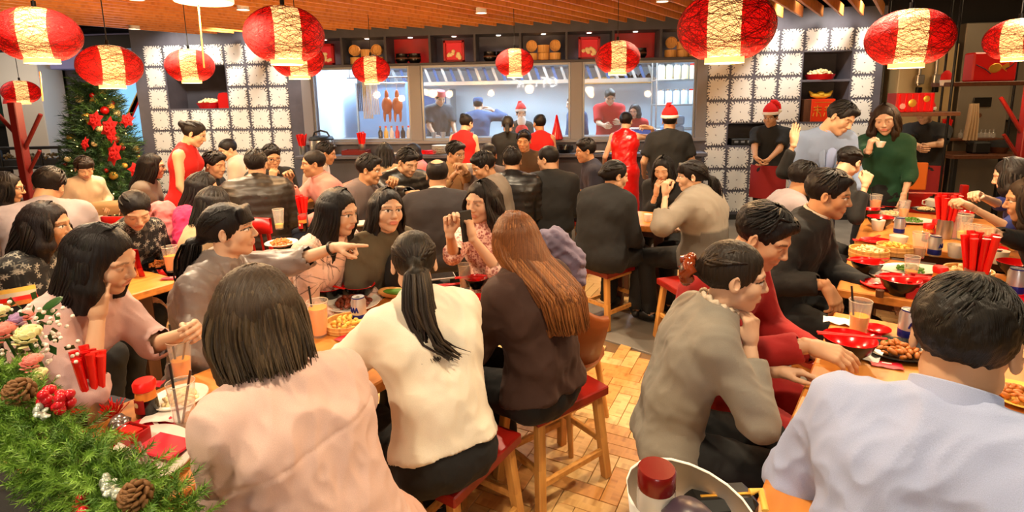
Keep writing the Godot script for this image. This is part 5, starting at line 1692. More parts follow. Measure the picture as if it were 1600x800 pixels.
	add_person({"label": "person with sleek black bun bending low between the two men", "sex": "f", "h": [1337, 232, 4.0], "hy": 150, "hp": 35, "by": 130, "lean": 30, "skin": fair, "hair": "bun", "ty": 0.0, "tz": -0.1, "bunr": 0.8, "lw": [1240, 226, 4.05], "lh": "flat", "ld": Vector3(0.2, 1, 0.2), "rw": [1352, 290, 3.7], "rh": "hold", "top": {"m": "black_cloth", "sl": 0.9, "name": "jacket"}, "bot": {"m": "black_cloth"}})
	add_person({"label": "man in black suit in profile facing right at the right-hand table", "sex": "m", "h": [1306, 267, 2.75], "hy": 84, "hp": 10, "by": 78, "lean": 14, "skin": tan_, "hair": "short", "locks": 260, "lr": 0.005, "seat": 0.43, "rw": [1290, 445, 2.62], "rd": Vector3(0, -0.8, 0.5), "lw": Vector3(-0.05, -0.3, 0.3), "top": {"m": "black_cloth", "sl": 0.93, "t": 0.02, "wr": 0.012, "name": "suit_jacket", "hem": 0.1, "neck": 0.2}, "bot": {"m": "black_cloth"}, "collar": "white_shirt"})
	add_person({"label": "dark-haired man in red knit, head bent behind the scrunchie woman", "sex": "m", "h": [1220, 327, 2.0], "hy": 72, "hp": 26, "by": 70, "lean": 16, "skin": Color(0.55, 0.3, 0.17), "hair": "short", "locks": 300, "lr": 0.005, "eyes": "down", "seat": 0.43, "rw": [1262, 540, 1.9], "rh": "relaxed", "rd": Vector3(-0.2, -0.1, 1), "lw": Vector3(-0.02, -0.3, 0.3), "top": {"m": "red_knit", "sl": 0.95, "t": 0.016, "name": "sweater"}, "bot": {"m": "red_knit"}})
	add_person({"label": "woman in grey sweater with low bun in shiny scrunchie, hand at chin", "sex": "f", "h": [1160, 376, 1.72], "hy": 98, "hp": 8, "by": 110, "lean": 16, "skin": fair, "hair": "lowbun", "locks": 420, "lr": 0.0045, "hc": Color(0.035, 0.022, 0.014), "hc2": Color(0.1, 0.06, 0.03), "seat": 0.43, "w": 0.88, "rw": "chin", "rh": "hold", "rp": Vector3(0.5, -1, 0.2), "lw": Vector3(-0.02, -0.22, 0.3),
		"top": {"m": "grey_knit", "sl": 0.9, "t": 0.016, "wr": 0.011, "wf": 6.0, "name": "sweater", "hem": 0.04, "neck": 0.75}, "bot": {"m": "black_cloth", "t": 0.008}, "extra": scrunchie})
	add_person({"label": "broad man in pale blue shirt with short black hair, back turned", "sex": "m", "h": [1524, 434, 1.2], "hs": 1.14, "hy": 174, "hp": 16, "by": 178, "lean": 16, "skin": mid, "hair": "short", "locks": 900, "lr": 0.004, "hc": Color(0.016, 0.013, 0.009), "seat": 0.43, "w": 1.1, "rw": Vector3(0.05, -0.28, 0.32), "lw": Vector3(0.03, -0.34, 0.24), "lp": Vector3(0.7, -1.0, -0.5), "top": {"m": "sky_shirt", "sl": 0.95, "t": 0.02, "wr": 0.016, "wf": 4.5, "name": "shirt", "hem": 0.1, "neck": 0.35}, "bot": {"m": "navy"}, "collar": "sky_shirt", "collar_h": 0.05, "collar_r": 0.074})
	add_person({"label": "woman in royal blue jacket at the right edge, opening chopsticks", "sex": "f", "h": [1573, 246, 3.5], "hy": -88, "hp": 18, "by": -80, "lean": 10, "skin": fair, "eyes": "down", "hair": "long", "hl": 0.16, "hc": Color(0.03, 0.022, 0.018), "rw": [1516, 305, 3.35], "rh": "pinch", "lw": [1520, 325, 3.3], "lh": "pinch", "top": {"m": "royal_blue", "sl": 0.5, "name": "jacket"}, "bot": {"m": "black_cloth"}})
	add_person({"label": "woman in black with brown hair at right edge below blue jacket", "sex": "f", "h": [1605, 276, 2.75], "hy": -80, "hp": 10, "by": -85, "lean": 12, "skin": mid, "hair": "long", "hl": 0.24, "hc": Color(0.05, 0.03, 0.018), "rw": [1540, 365, 2.6], "rh": "hold", "lw": Vector3(0, -0.3, 0.3), "top": {"m": "black_cloth", "sl": 0.95, "name": "jacket"}, "bot": {"m": "black_cloth"}})


func ring_on(o: Node3D, a: Vector3, b: Vector3, t: float, r: float, h: float, called: String, m: Material) -> void:
	var d := (b - a).normalized()
	put(called, lathem([Vector2(r - 0.004, -h), Vector2(r, -h), Vector2(r, h), Vector2(r - 0.004, h)], 22), m, o, a.lerp(b, t), Basis(Quaternion(Vector3.UP, d)))


func sleeve_stripes(o: Node3D, r: Dictionary) -> void:
	for k in 4: ring_on(o, r.arms.r[0], r.arms.r[1], 0.32 + k * 0.075, 0.069, 0.01, "sleeve_stripe", [M.food_yellow, M.white_knit, M.red_plastic, M.food_orange][k])


func bracelet(o: Node3D, r: Dictionary) -> void:
	ring_on(o, r.arms.l[1], r.arms.l[2], 0.93, 0.031, 0.005, "bracelet", M.black_plastic)


func earring(o: Node3D, r: Dictionary) -> void:
	var st := T()
	var p: Vector3 = r.head + r.HB * Vector3(-0.078, -0.045, 0.0)
	tube(st, [p, p + Vector3.DOWN * 0.02], 0.001, 5)
	ball(st, p + Vector3.DOWN * 0.026, Vector3(0.004, 0.007, 0.004), 8, 6)
	put("earring", fin(st), M.white_china, o)
	# the black top inside the open jacket
	st = T()
	var c: Vector3 = r.C7 - r.U * 0.16 + r.Fn * 0.125
	ball(st, c, Vector3(0.06, 0.13, 0.035), 14, 8, Basis(r.lx, r.U, r.Fn))
	put("top", fin(st), M.black_cloth, o)


func shirt_front(o: Node3D, r: Dictionary) -> void:
	var st := T()
	tube(st, [r.C7 + r.Fn * 0.06, r.C7 - r.U * 0.1 + r.Fn * 0.118, r.C7 - r.U * 0.22 + r.Fn * 0.136, r.C7 - r.U * 0.36 + r.Fn * 0.13], [0.03, 0.04, 0.034, 0.012], 10, 0.35)
	put("shirt", fin(st), mat("inner_shirt", Color(0.55, 0.62, 0.8), 0.8), o)
	for s in [-1.0, 1.0]:
		st = T()
		var a: Vector3 = r.C7 + r.lx * s * 0.06 + r.Fn * 0.05
		var b: Vector3 = r.C7 - r.U * 0.33 + r.lx * s * 0.03 + r.Fn * 0.148
		var m: Vector3 = r.C7 - r.U * 0.12 + r.lx * s * 0.085 + r.Fn * 0.12
		tube(st, [a, a.lerp(m, 0.6), m, m.lerp(b, 0.6), b], [0.02, 0.028, 0.03, 0.02, 0.006], 8, 0.4)
		put("lapel", fin(st), M.blazer_blue, o)


func santa_beard(o: Node3D, r: Dictionary) -> void:
	var st := T()
	ball(st, r.head + r.HB * Vector3(0, -0.1, 0.07), Vector3(0.07, 0.09, 0.04), 14, 8, r.HB)
	put("beard", fin(st), M.white_fur, o)
	st = T()
	ball(st, r.head + r.HB * Vector3(0, -0.25, 0.09), Vector3(0.1, 0.1, 0.05), 14, 8)
	put("bib", fin(st), M.red_felt, o)


func cup_in_hand(_o: Node3D, r: Dictionary) -> void:
	var p: Vector3 = r.hand_r if r.depth < 4.8 else r.hand_l
	var c := thing("tea_cup", "small white tea cup held by the " + ("woman in green velvet" if r.depth < 4.8 else "drinking man in tan shirt"), "cup", p + Vector3(0.055, 0.035, 0.05))
	var m := lathem([Vector2(0, 0), Vector2(0.02, 0), Vector2(0.024, 0.006), Vector2(0.038, 0.045), Vector2(0.036, 0.045), Vector2(0.021, 0.008), Vector2(0, 0.008)], 18)
	put("bowl", m, M.white_china, c)


func phone_in_hand(_o: Node3D, r: Dictionary) -> void:
	var p: Vector3 = r.hand_l
	var c := thing("phone", "dark smartphone held upright by the older woman", "phone", p + Vector3(-0.025, 0.06, 0.0), 48)
	c.rotation.x = -0.15
	put("case", boxm(Vector3(0.072, 0.15, 0.009), 0.004), M.black_plastic, c)
	put("screen", boxm(Vector3(0.066, 0.142, 0.002), 0.0005), M.black_gloss, c, Vector3(0, 0, -0.0055))


func scrunchie(o: Node3D, r: Dictionary) -> void:
	var H := Transform3D(r.HB, r.head)
	var st := T()
	var ring := []
	var rad := []
	for k in 29:
		var a := TAU * k / 28
		ring.append(H * Vector3(cos(a) * 0.034, sin(a) * 0.034 - 0.004, -0.145 + sin(a * 7.0) * 0.006))
		rad.append(0.018 + 0.005 * sin(k * 2.6))
	tube(st, ring, rad, 10)
	ball(st, H * Vector3(0, 0.038, -0.14), Vector3(0.02, 0.016, 0.016), 10, 6, r.HB)
	put("scrunchie", fin(st), mat("amber_gloss", Color(0.5, 0.2, 0.07), 0.15), o)
	st = T()
	ball(st, H * Vector3(0, -0.01, -0.15), Vector3(0.03, 0.032, 0.022), 14, 8, r.HB)
	put("bun", fin(st), mat("bun_hair", Color(0.24, 0.14, 0.07), 0.35), o)
	# the frilled collar and cuff of the blouse under the sweater
	st = T()
	ring = []
	rad = []
	var ax: Vector3 = (r.neck - r.C7).normalized()
	var bs := Basis(r.lx, ax, r.lx.cross(ax)).orthonormalized()
	for k in 57:
		var a := TAU * k / 56
		ring.append(r.C7.lerp(r.neck, 0.85) + bs * Vector3(cos(a) * 0.06, 0.004 * sin(a * 14.0), sin(a) * 0.06))
		rad.append(0.009 + 0.003 * sin(a * 14.0))
	tube(st, ring, rad, 8)
	put("frilled_collar", fin(st), M.white_knit, o)


# ---------------------------------------------------------------- things
const TABLE := 0.72
var proto := {}


func props() -> void:
	lanterns()
	wall_goods()
	cooking()
	mall()
	bar()
	furniture()
	tableware()
	greenery()


func lanterns() -> void:
	var rx := 0.205
	var ry := 0.155
	var red := T()
	var cream := T()
	var seg := 48
	var half := 0.33   # half the width of a cream window, in radians
	for st in [red, cream]: st.set_smooth_group(1)
	var P := func(th: float, ph: float, f := 1.0) -> Vector3: return Vector3(sin(th) * sin(ph) * rx, cos(th) * ry, sin(th) * cos(ph) * rx) * f
	var cuts := [-PI - half, -PI + half, -half, half]
	for i in 4:
		var a0: float = cuts[i]
		var a1: float = cuts[(i + 1) % 4] + (TAU if i == 3 else 0.0)
		var st: SurfaceTool = cream if i % 2 == 0 else red
		var n := 6 if i % 2 == 0 else 18
		for j in 16:
			for k in n:
				var t0 := lerpf(0.32, PI - 0.52, j / 16.0)
				var t1 := lerpf(0.32, PI - 0.52, (j + 1) / 16.0)
				var p0 := lerpf(a0, a1, float(k) / n)
				var p1 := lerpf(a0, a1, float(k + 1) / n)
				# a straight band: its edges keep their distance instead of closing at the poles
				var sq := func(p: float, t: float) -> float:
					var s := sin(t)
					var near := absf(wrapf(p, -PI / 2, PI / 2))
					return p if s > 0.97 else p + signf(wrapf(p, -PI / 2, PI / 2)) * (asin(minf(0.98, sin(half) / maxf(s, 0.45))) - half) * clampf(1.0 - absf(near - half) / 1.2, 0.0, 1.0) * (near / half if near < half else 1.0)
				q(st, P.call(t1, sq.call(p0, t1)), P.call(t1, sq.call(p1, t1)), P.call(t0, sq.call(p1, t0)), P.call(t0, sq.call(p0, t0)))
	var red_m := fin(red)
	var cream_m := fin(cream)
	# the twine wound over it: great and lesser circles at random
	var tr := T()
	var tb := T()
	for k in 150:
		var ax := Vector3(rnd(k, 1) - 0.5, (rnd(k, 2) - 0.5) * 1.4, rnd(k, 3) - 0.5).normalized()
		var u := ax.cross(Vector3.UP if absf(ax.y) < 0.9 else Vector3.RIGHT).normalized()
		var w := ax.cross(u)
		var off := (rnd(k, 4) - 0.5) * 1.1
		var rr := sqrt(1.0 - off * off)
		var run := []
		var kind := -1
		for s in 41:
			var a := TAU * s / 40 + k
			var d := (u * cos(a) + w * sin(a)) * rr + ax * off
			var v := Vector3(d.x * rx, d.y * ry, d.z * rx) * 1.012
			var now := -1
			if absf(d.y) < 0.93 and d.y > -0.87: now = 1 if absf(v.x) < 0.066 else 0
			if now != kind or s == 40:
				if run.size() > 1:
					if now >= 0 and s < 41: run.append(v)
					tube(tb if kind == 1 else tr, run, 0.0009, 3, 1.0, false)
				run = []
				kind = now
			if now >= 0: run.append(v)
	var twine_red := fin(tr)
	var twine_brown := fin(tb)
	var collar := lathem([Vector2(0.084, -0.03), Vector2(0.084, 0.0), Vector2(0.078, 0.0), Vector2(0.078, -0.03), Vector2(0.084, -0.03)], 28)
	var cap := lathem([Vector2(0.07, -0.004), Vector2(0.05, 0.004), Vector2(0.012, 0.02), Vector2(0.012, 0.05), Vector2(0, 0.05)], 20)
	var spots := [[60, 55, 3.12, "large, at the top left corner of the picture"], [172, 104, 4.0, "right above the tip of the christmas tree"], [297, 103, 5.1, "hiding part of the left wall niche"], [445, 55, 2.98, "large, overlapping a smaller one behind it"],
		[466, 93, 4.5, "half hidden behind the large left-centre one"], [580, 109, 6.1, "small, in front of the left kitchen window"], [804, 98, 5.96, "small, in front of the middle kitchen window"], [965, 90, 5.1, "in front of the right kitchen window"],
		[1134, 42, 2.42, "largest of all, cut by the top edge, beside the right pillar"], [1420, 60, 2.97, "large, in front of the steel cabinets on the right"], [1590, 62, 4.1, "cut by the right edge above the red gift box"], [33, 144, 7.2, "smallest, far left before the white column"]]
	var first: Node3D
	for k in spots.size():
		var s: Array = spots[k]
		var pos := at(s[0], s[1], s[2])
		var label: String = "red woven lantern, " + s[3]
		var turn: float = rad_to_deg(atan2(EYE.x - pos.x, EYE.z - pos.z)) + [-8.0, 6.0, -4.0, 5.0, 0.0, -3.0, 2.0, 4.0, -2.0, 5.0, -10.0, 3.0][k]
		var o: Node3D
		if first == null:
			o = thing("hanging_lantern", label, "lantern", pos, turn, "red woven lanterns")
			put("red_shade", red_m, M.lantern_red, o)
			put("cream_band", cream_m, M.lantern_cream, o)
			put("twine", twine_red, M.twine_red, o).set_meta("kind", "stuff")
			put("twine", twine_brown, M.twine_brown, o).set_meta("kind", "stuff")
			put("collar", collar, M.lantern_collar, o, Vector3(0, -0.128, 0))
			put("cap", cap, M.dark_metal, o, Vector3(0, 0.138, 0))
			put("cord", tubem([Vector3(0, 0.17, 0), Vector3(0, 0.95, 0)], 0.004, 6), M.black_plastic, o)
			first = o
		else:
			o = again(first, pos, turn, label, "red woven lanterns")
		var l := OmniLight3D.new()
		l.name = numbered("lantern_light")
		l.light_color = Color(1.0, 0.8, 0.56)
		l.light_energy = 0.75
		l.light_size = 0.07
		l.omni_range = 14.0
		l.omni_attenuation = 2.0
		l.shadow_enabled = true
		l.position = pos + Vector3(0, -0.24, 0)
		add_child(l)
	# the white drum lamp at the top and the pull cords
	var d := thing("drum_lamp", "round white drum lamp cut by the top edge left of centre", "lamp", at(318, -6, 2.6))
	put("shade", lathem([Vector2(0.125, -0.03), Vector2(0.13, -0.026), Vector2(0.13, 0.09), Vector2(0.12, 0.095), Vector2(0, 0.095)], 32), mat("drum_shade", Color(0.95, 0.9, 0.8), 0.7, 0, {"emission_enabled": true, "emission": Color(1, 0.9, 0.75), "emission_energy_multiplier": 0.8}), d)
	put("diffuser", lathem([Vector2(0, -0.025), Vector2(0.12, -0.025), Vector2(0.12, -0.015), Vector2(0, -0.015)], 32), M.lamp_white, d)
	area("drum_light", d.position + Vector3(0, -0.05, 0), Vector2(0.2, 0.2), 1.6, WARM)
	for c in [[[310, 8], [319, 106], 2.6, "yellow pull cord hanging from the white drum lamp"], [[62, 112], [67, 158], 3.12, "thin cord hanging below the large top left lantern"]]:
		var a := at(c[0][0], c[0][1], c[2])
		var b := at(c[1][0], c[1][1], c[2])
		tag(put("pull_cord", tubem([a, a.lerp(b, 0.5), b], 0.0035, 6), mat("cord_gold", Color(0.8, 0.55, 0.25), 0.5), null), c[3], "cord")


func dish_of_food(o: Node3D, r: float, y: float, m: Material, seed_: int, n := 9) -> void:
	var st := T()
	n *= 3
	for k in n:
		var a := k * 2.4 + seed_
		var f := (k + 0.3) / n
		ball(st, Vector3(cos(a) * r * sqrt(f), y + 0.004 + r * (0.34 * (1.0 - f) + rnd(k, seed_) * 0.12), sin(a) * r * sqrt(f)), Vector3(1, 0.5, 0.55) * r * (0.16 + rnd(k, seed_ + 1) * 0.16), 7, 4, Basis(Vector3(rnd(k, 3) - 0.5, 1.2, rnd(k, 4) - 0.5).normalized(), a))
	put("food", fin(st), m, o)


func wall_goods() -> void:
	var z := WALL
	# dishes and boxes in the pillar niches
	var p := thing("display_dish", "red tray heaped with pale model noodles in the left pillar niche", "dish", Vector3(-5.12, 1.63, z - 0.17))
	put("tray", lathem([Vector2(0, 0.0), Vector2(0.14, 0.0), Vector2(0.185, 0.08), Vector2(0.18, 0.08), Vector2(0.135, 0.012), Vector2(0, 0.012)], 24), M.red_gloss, p)
	dish_of_food(p, 0.14, 0.07, M.food_cream, 3, 14)
	p = thing("red_tin", "red rounded tin beside the model noodles in left niche", "tin", Vector3(-4.84, 1.63, z - 0.12))
	var st := T()
	extrude(st, PackedVector2Array([Vector2(-0.085, 0), Vector2(0.085, 0), Vector2(0.085, 0.17), Vector2(0.06, 0.215), Vector2(0, 0.225), Vector2(-0.06, 0.215), Vector2(-0.085, 0.17)]), 0.12, Vector3(0, 0, -0.06))
	put("body", fin(st), M.red_paint, p)
	p = thing("display_dish", "red tray of model noodles on the upper right niche shelf", "dish", Vector3(3.47, 1.875, z - 0.14))
	put("tray", lathem([Vector2(0, 0.0), Vector2(0.15, 0.0), Vector2(0.185, 0.07), Vector2(0.18, 0.07), Vector2(0.14, 0.012), Vector2(0, 0.012)], 24), M.red_gloss, p)
	dish_of_food(p, 0.14, 0.06, M.food_cream, 5, 14)
	p = thing("gift_box", "orange gift box with gold lettering in lower right niche", "box", Vector3(3.5, 1.325, z - 0.14), 0)
	put("body", boxm(Vector3(0.3, 0.3, 0.2), 0.006), mat("orange_box", Color(0.85, 0.2, 0.03), 0.4), p, Vector3(0, 0.15, 0))
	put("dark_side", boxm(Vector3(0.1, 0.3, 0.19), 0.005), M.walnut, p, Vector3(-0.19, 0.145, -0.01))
	put("gold_print", boxm(Vector3(0.22, 0.008, 0.004), 0.001), M.gold, p, Vector3(0, 0.255, 0.1))
	for k in 2:
		st = T()
		# brushed characters: a few strokes each
		for s in [[-0.05, 0.05, 0.05, 0.05], [-0.05, 0.01, 0.05, 0.015], [0.0, 0.08, -0.005, -0.07], [-0.045, -0.02, -0.055, -0.07], [0.03, -0.02, 0.05, -0.075], [-0.03, 0.03, 0.03, -0.03]]:
			tube(st, [Vector3(s[0], s[1], 0), Vector3(s[2], s[3], 0)], 0.007, 5)
		put("gold_character", fin(st), M.gold, p, Vector3(-0.07 + k * 0.14, 0.14, 0.101))
	p = thing("gold_ingot", "yellow ingot ornament on top of the orange gift box", "ornament", Vector3(3.5, 1.63, z - 0.14))
	st = T()
	tube(st, [Vector3(-0.15, 0.1, 0), Vector3(-0.11, 0.05, 0), Vector3(-0.05, 0.035, 0), Vector3(0.05, 0.035, 0), Vector3(0.11, 0.05, 0), Vector3(0.15, 0.1, 0)], [0.008, 0.03, 0.036, 0.036, 0.03, 0.008], 12)
	ball(st, Vector3(0, 0.055, 0), Vector3(0.055, 0.04, 0.045), 12, 8)
	put("ingot", fin(st), mat("ingot_yellow", Color(0.85, 0.7, 0.2), 0.3), p)
	p = thing("audio_player", "black box of electronics in the small niche behind the waiter", "device", Vector3(2.57, 1.02, z - 0.1))
	put("case", boxm(Vector3(0.46, 0.09, 0.16), 0.006), M.black_plastic, p, Vector3(0, 0.045, 0))
	for k in 5: put("button", boxm(Vector3(0.05, 0.03, 0.006), 0.002), M.steel_dull, p, Vector3(-0.17 + k * 0.085, 0.05, 0.082))
	# lights over the two tiled pillars
	for x in [[-5.3, "over the left tiled pillar, outer"], [-4.2, "over the left tiled pillar, inner"], [2.75, "over the right tiled pillar, inner"], [3.55, "over the right tiled pillar, outer"]]:
		var o := thing("wall_washer", "small track spotlight " + x[1], "spotlight", Vector3(x[0], 2.95, z + 0.75))
		put("can", lathem([Vector2(0, 0.16), Vector2(0.045, 0.15), Vector2(0.05, 0.0), Vector2(0.045, 0.0), Vector2(0.04, 0.03), Vector2(0, 0.03)], 16), M.black_plastic, o)
		put("lens", lathem([Vector2(0, 0.025), Vector2(0.039, 0.025), Vector2(0.039, 0.029), Vector2(0, 0.029)], 16), M.lamp_white, o)
		o.rotation.x = 0.5
		var l := SpotLight3D.new()
		l.name = numbered("wash")
		l.light_color = Color(1.0, 0.97, 0.92)
		l.light_energy = 2.4 if x[0] > 0 else 2.6
		l.spot_angle = 58
		l.spot_angle_attenuation = 0.8
		l.light_size = 0.06
		l.shadow_enabled = true
		l.spot_range = 12.0
		l.spot_attenuation = 2.0
		add_child(l)
		l.look_at_from_position(o.position + Vector3(0, -0.04, -0.02), Vector3(x[0], 1.35, z))
	# the boxes over the windows
	var bw := 5.6 / 9.0
	for k in 9:
		var x := -3.62 + (k + 0.5) * bw
		var y := 2.205
		var ord: String = ["first", "second", "third", "fourth", "fifth", "sixth", "seventh", "eighth", "ninth"][k]
		if k in [0, 3, 6]:
			var o := thing("framed_picture", "red framed picture of food in the %s display box from left" % ord, "picture", Vector3(x, y, z - 0.13))
			st = T()
			for s in [[-0.13, 0.15, 0.035, 0.3], [0.13, 0.15, 0.035, 0.3], [0, 0.017, 0.295, 0.035], [0, 0.283, 0.295, 0.035]]: box(st, Vector3(s[0], s[1], 0), Vector3(s[2], s[3], 0.05), 0.004)
			put("frame", fin(st), M.red_paint, o)
			put("back", boxm(Vector3(0.24, 0.26, 0.01), 0.0), M.pink_paper, o, Vector3(0, 0.15, -0.01))
			st = T()
			for j in 12: ball(st, Vector3((rnd(j, k) - 0.5) * 0.17, 0.06 + rnd(j, k + 1) * 0.11 * (1.0 - absf(rnd(j, k) - 0.5)), 0.002), Vector3(0.03, 0.026, 0.008), 8, 4)
			put("noodle_print", fin(st), M.food_cream, o)
		elif k in [1, 5, 8]:
			for j in 3:
				var o := thing("bamboo_steamer", "%s bamboo steamer in the %s display box from left" % [["left standing", "middle stacked", "right standing"][j], ord], "steamer", Vector3(x - 0.16 + j * 0.16, y, z - 0.12))
				var stand := Basis(Vector3.RIGHT, PI / 2 - 0.12) if j != 1 else Basis()
				var hh := 0.06 if j != 1 else 0.1
				put("ring", lathem([Vector2(0.07, 0), Vector2(0.075, 0.004), Vector2(0.075, hh), Vector2(0.068, hh), Vector2(0.066, 0.02), Vector2(0, 0.02)], 24), M.bamboo, o, Vector3(0, 0.19 if j != 1 else 0.0, 0), stand)
				put("base_ring", lathem([Vector2(0.076, 0), Vector2(0.08, 0.004), Vector2(0.08, 0.1), Vector2(0.072, 0.1), Vector2(0.07, 0.02), Vector2(0, 0.02)], 24), M.bamboo, o, Vector3(0, 0.0 if j != 1 else 0.105, 0))
		else:
			var n := 2 if k != 4 else 3
			for j in n:
				var o := thing("black_pot", "%s black clay pot in the %s display box from left" % [["left", "right", "rear"][j], ord], "pot", Vector3(x - 0.12 + j * 0.18, y, z - 0.13))
				put("body", lathem([Vector2(0, 0), Vector2(0.06, 0), Vector2(0.088, 0.04), Vector2(0.09, 0.09), Vector2(0.082, 0.12), Vector2(0.088, 0.135), Vector2(0.078, 0.135), Vector2(0.07, 0.03), Vector2(0, 0.02)], 20), M.black_gloss, o)
				put("band", lathem([Vector2(0.0895, 0.06), Vector2(0.092, 0.063), Vector2(0.092, 0.078), Vector2(0.0895, 0.081)], 20), M.walnut, o)
	# on the serving counter
	var cy := 0.9675
	p = thing("rice_cooker", "large steel rice cooker with black lid handle on the counter", "cooker", Vector3(-3.3, cy, z + 0.2))
	put("pot", lathem([Vector2(0, 0), Vector2(0.15, 0), Vector2(0.16, 0.01), Vector2(0.16, 0.2), Vector2(0.155, 0.21), Vector2(0, 0.21)], 28), M.steel, p)
	put("lid", lathem([Vector2(0.165, 0.205), Vector2(0.17, 0.22), Vector2(0.15, 0.25), Vector2(0.06, 0.265), Vector2(0, 0.267)], 28), M.black_plastic, p)
	put("handle", tubem([Vector3(-0.12, 0.24, 0), Vector3(-0.09, 0.31, 0), Vector3(0, 0.335, 0), Vector3(0.09, 0.31, 0), Vector3(0.14, 0.22, 0), Vector3(0.17, 0.1, 0)], 0.013, 8), M.black_plastic, p)
	for s in [[-3.58, "at the left end of the counter"], [-2.72, "in a red tray on the counter"]]:
		chopstick_holder(Vector3(s[0], cy + (0.0 if s[0] < -3 else 0.02), z + 0.2), 1.25, "steel cup of red napkins " + s[1])
	p = thing("red_tray", "dark red wooden tray holding the napkin cup on the counter", "tray", Vector3(-2.8, cy, z + 0.22))
	st = T()
	box(st, Vector3(0, 0.008, 0), Vector3(0.34, 0.014, 0.22), 0.003)
	for s in [[0, 0.035, 0.105, 0.34, 0.06, 0.012], [0, 0.035, -0.105, 0.34, 0.06, 0.012], [0.165, 0.035, 0, 0.012, 0.06, 0.2], [-0.165, 0.035, 0, 0.012, 0.06, 0.2]]: box(st, Vector3(s[0], s[1], s[2]), Vector3(s[3], s[4], s[5]), 0.003)
	put("tray", fin(st), mat("tray_red", Color(0.4, 0.05, 0.03), 0.4), p)
	p = thing("plate_stack", "stack of white plates on the counter left of the red waitress", "plates", Vector3(-1.62, cy, z + 0.22))
	for k in 6: put("plate", lathem([Vector2(0, 0), Vector2(0.07, 0), Vector2(0.11, 0.014), Vector2(0.108, 0.016), Vector2(0.068, 0.005), Vector2(0, 0.005)], 20), M.white_china, p, Vector3(0, k * 0.02, 0))
	for s in [[0.72, "left"], [0.84, "right"]]:
		p = thing("salt_shaker", "cream coloured round shaker on the counter, %s of a pair" % s[1], "shaker", Vector3(s[0], cy, z + 0.2))
		put("body", lathem([Vector2(0, 0), Vector2(0.04, 0), Vector2(0.045, 0.06), Vector2(0.035, 0.11), Vector2(0, 0.125)], 14), M.food_cream, p)
	for s in [[-2.25, 0.0], [-2.1, 0.03], [-1.25, 0.0], [0.5, 0.0], [1.2, 0.0]]:
		p = thing("serving_plate", "flat white plate on the serving counter, %s" % {-2.25: "right of the red tray", -2.1: "leaning beside the bob-haired woman", -1.25: "behind the red waitress", 0.5: "left of the cream shakers", 1.2: "before the santa hat waiter"}[s[0]], "plate", Vector3(s[0], cy, z + 0.25), 0, "plates along the counter")
		put("dish", lathem([Vector2(0, 0), Vector2(0.08, 0), Vector2(0.13, 0.016), Vector2(0.128, 0.019), Vector2(0.078, 0.006), Vector2(0, 0.006)], 20), M.white_china, p)
	p = thing("black_pot", "black bowl on the counter beside the navy suit man", "pot", Vector3(0.08, cy, z + 0.22))
	put("body", lathem([Vector2(0, 0), Vector2(0.08, 0), Vector2(0.13, 0.05), Vector2(0.12, 0.1), Vector2(0.1, 0.1), Vector2(0.06, 0.02), Vector2(0, 0.02)], 20), M.black_gloss, p)
	p = thing("red_paper_tree", "small cone of red crepe paper on the window sill", "ornament", Vector3(-0.02, 1.135, z + 0.06))
	put("cone", lathem([Vector2(0, 0), Vector2(0.08, 0), Vector2(0.09, 0.01), Vector2(0.05, 0.16), Vector2(0.012, 0.33), Vector2(0, 0.34)], 9), M.red_gloss, p)
	for s in [[-1.9, M.red_plastic, "red"], [-1.75, M.pink_paper, "pink"]]:
		p = thing("napkin_pile", "pile of %s napkins on the serving counter" % s[2], "napkins", Vector3(s[0], cy, z + 0.24), 20)
		for k in 4: put("napkin", boxm(Vector3(0.14, 0.012, 0.12), 0.003), s[1], p, Vector3(0, 0.006 + k * 0.013, 0), Basis(Vector3.UP, k * 0.15))


func chopstick_holder(pos: Vector3, s: float, label: String, thick := true) -> Node3D:
	var o := thing("napkin_cup", label, "cup", pos, pos.x * 40.0)
	put("cup", lathem([Vector2(0, 0), Vector2(0.035 * s, 0), Vector2(0.037 * s, 0.003), Vector2(0.037 * s, 0.1 * s), Vector2(0.034 * s, 0.1 * s), Vector2(0.033 * s, 0.01), Vector2(0, 0.01)], 20), M.steel, o)
	for k in 11:
		var a := k * 2.4
		var r := sqrt((k + 0.5) / 11.0)
		var b0 := Vector3(cos(a) * r * 0.02, 0.02, sin(a) * r * 0.02) * s
		var b1 := Vector3(cos(a) * r * 0.062, 0.215 + rnd(k, 5) * 0.02, sin(a) * r * 0.045) * s
		var st := T()
		tube(st, [b0, b1], [0.008 * s, 0.0135 * s], 6, 0.7)
		put("sleeve", fin(st), M.red_plastic if k % 4 else M.red_gloss, o)
	return o


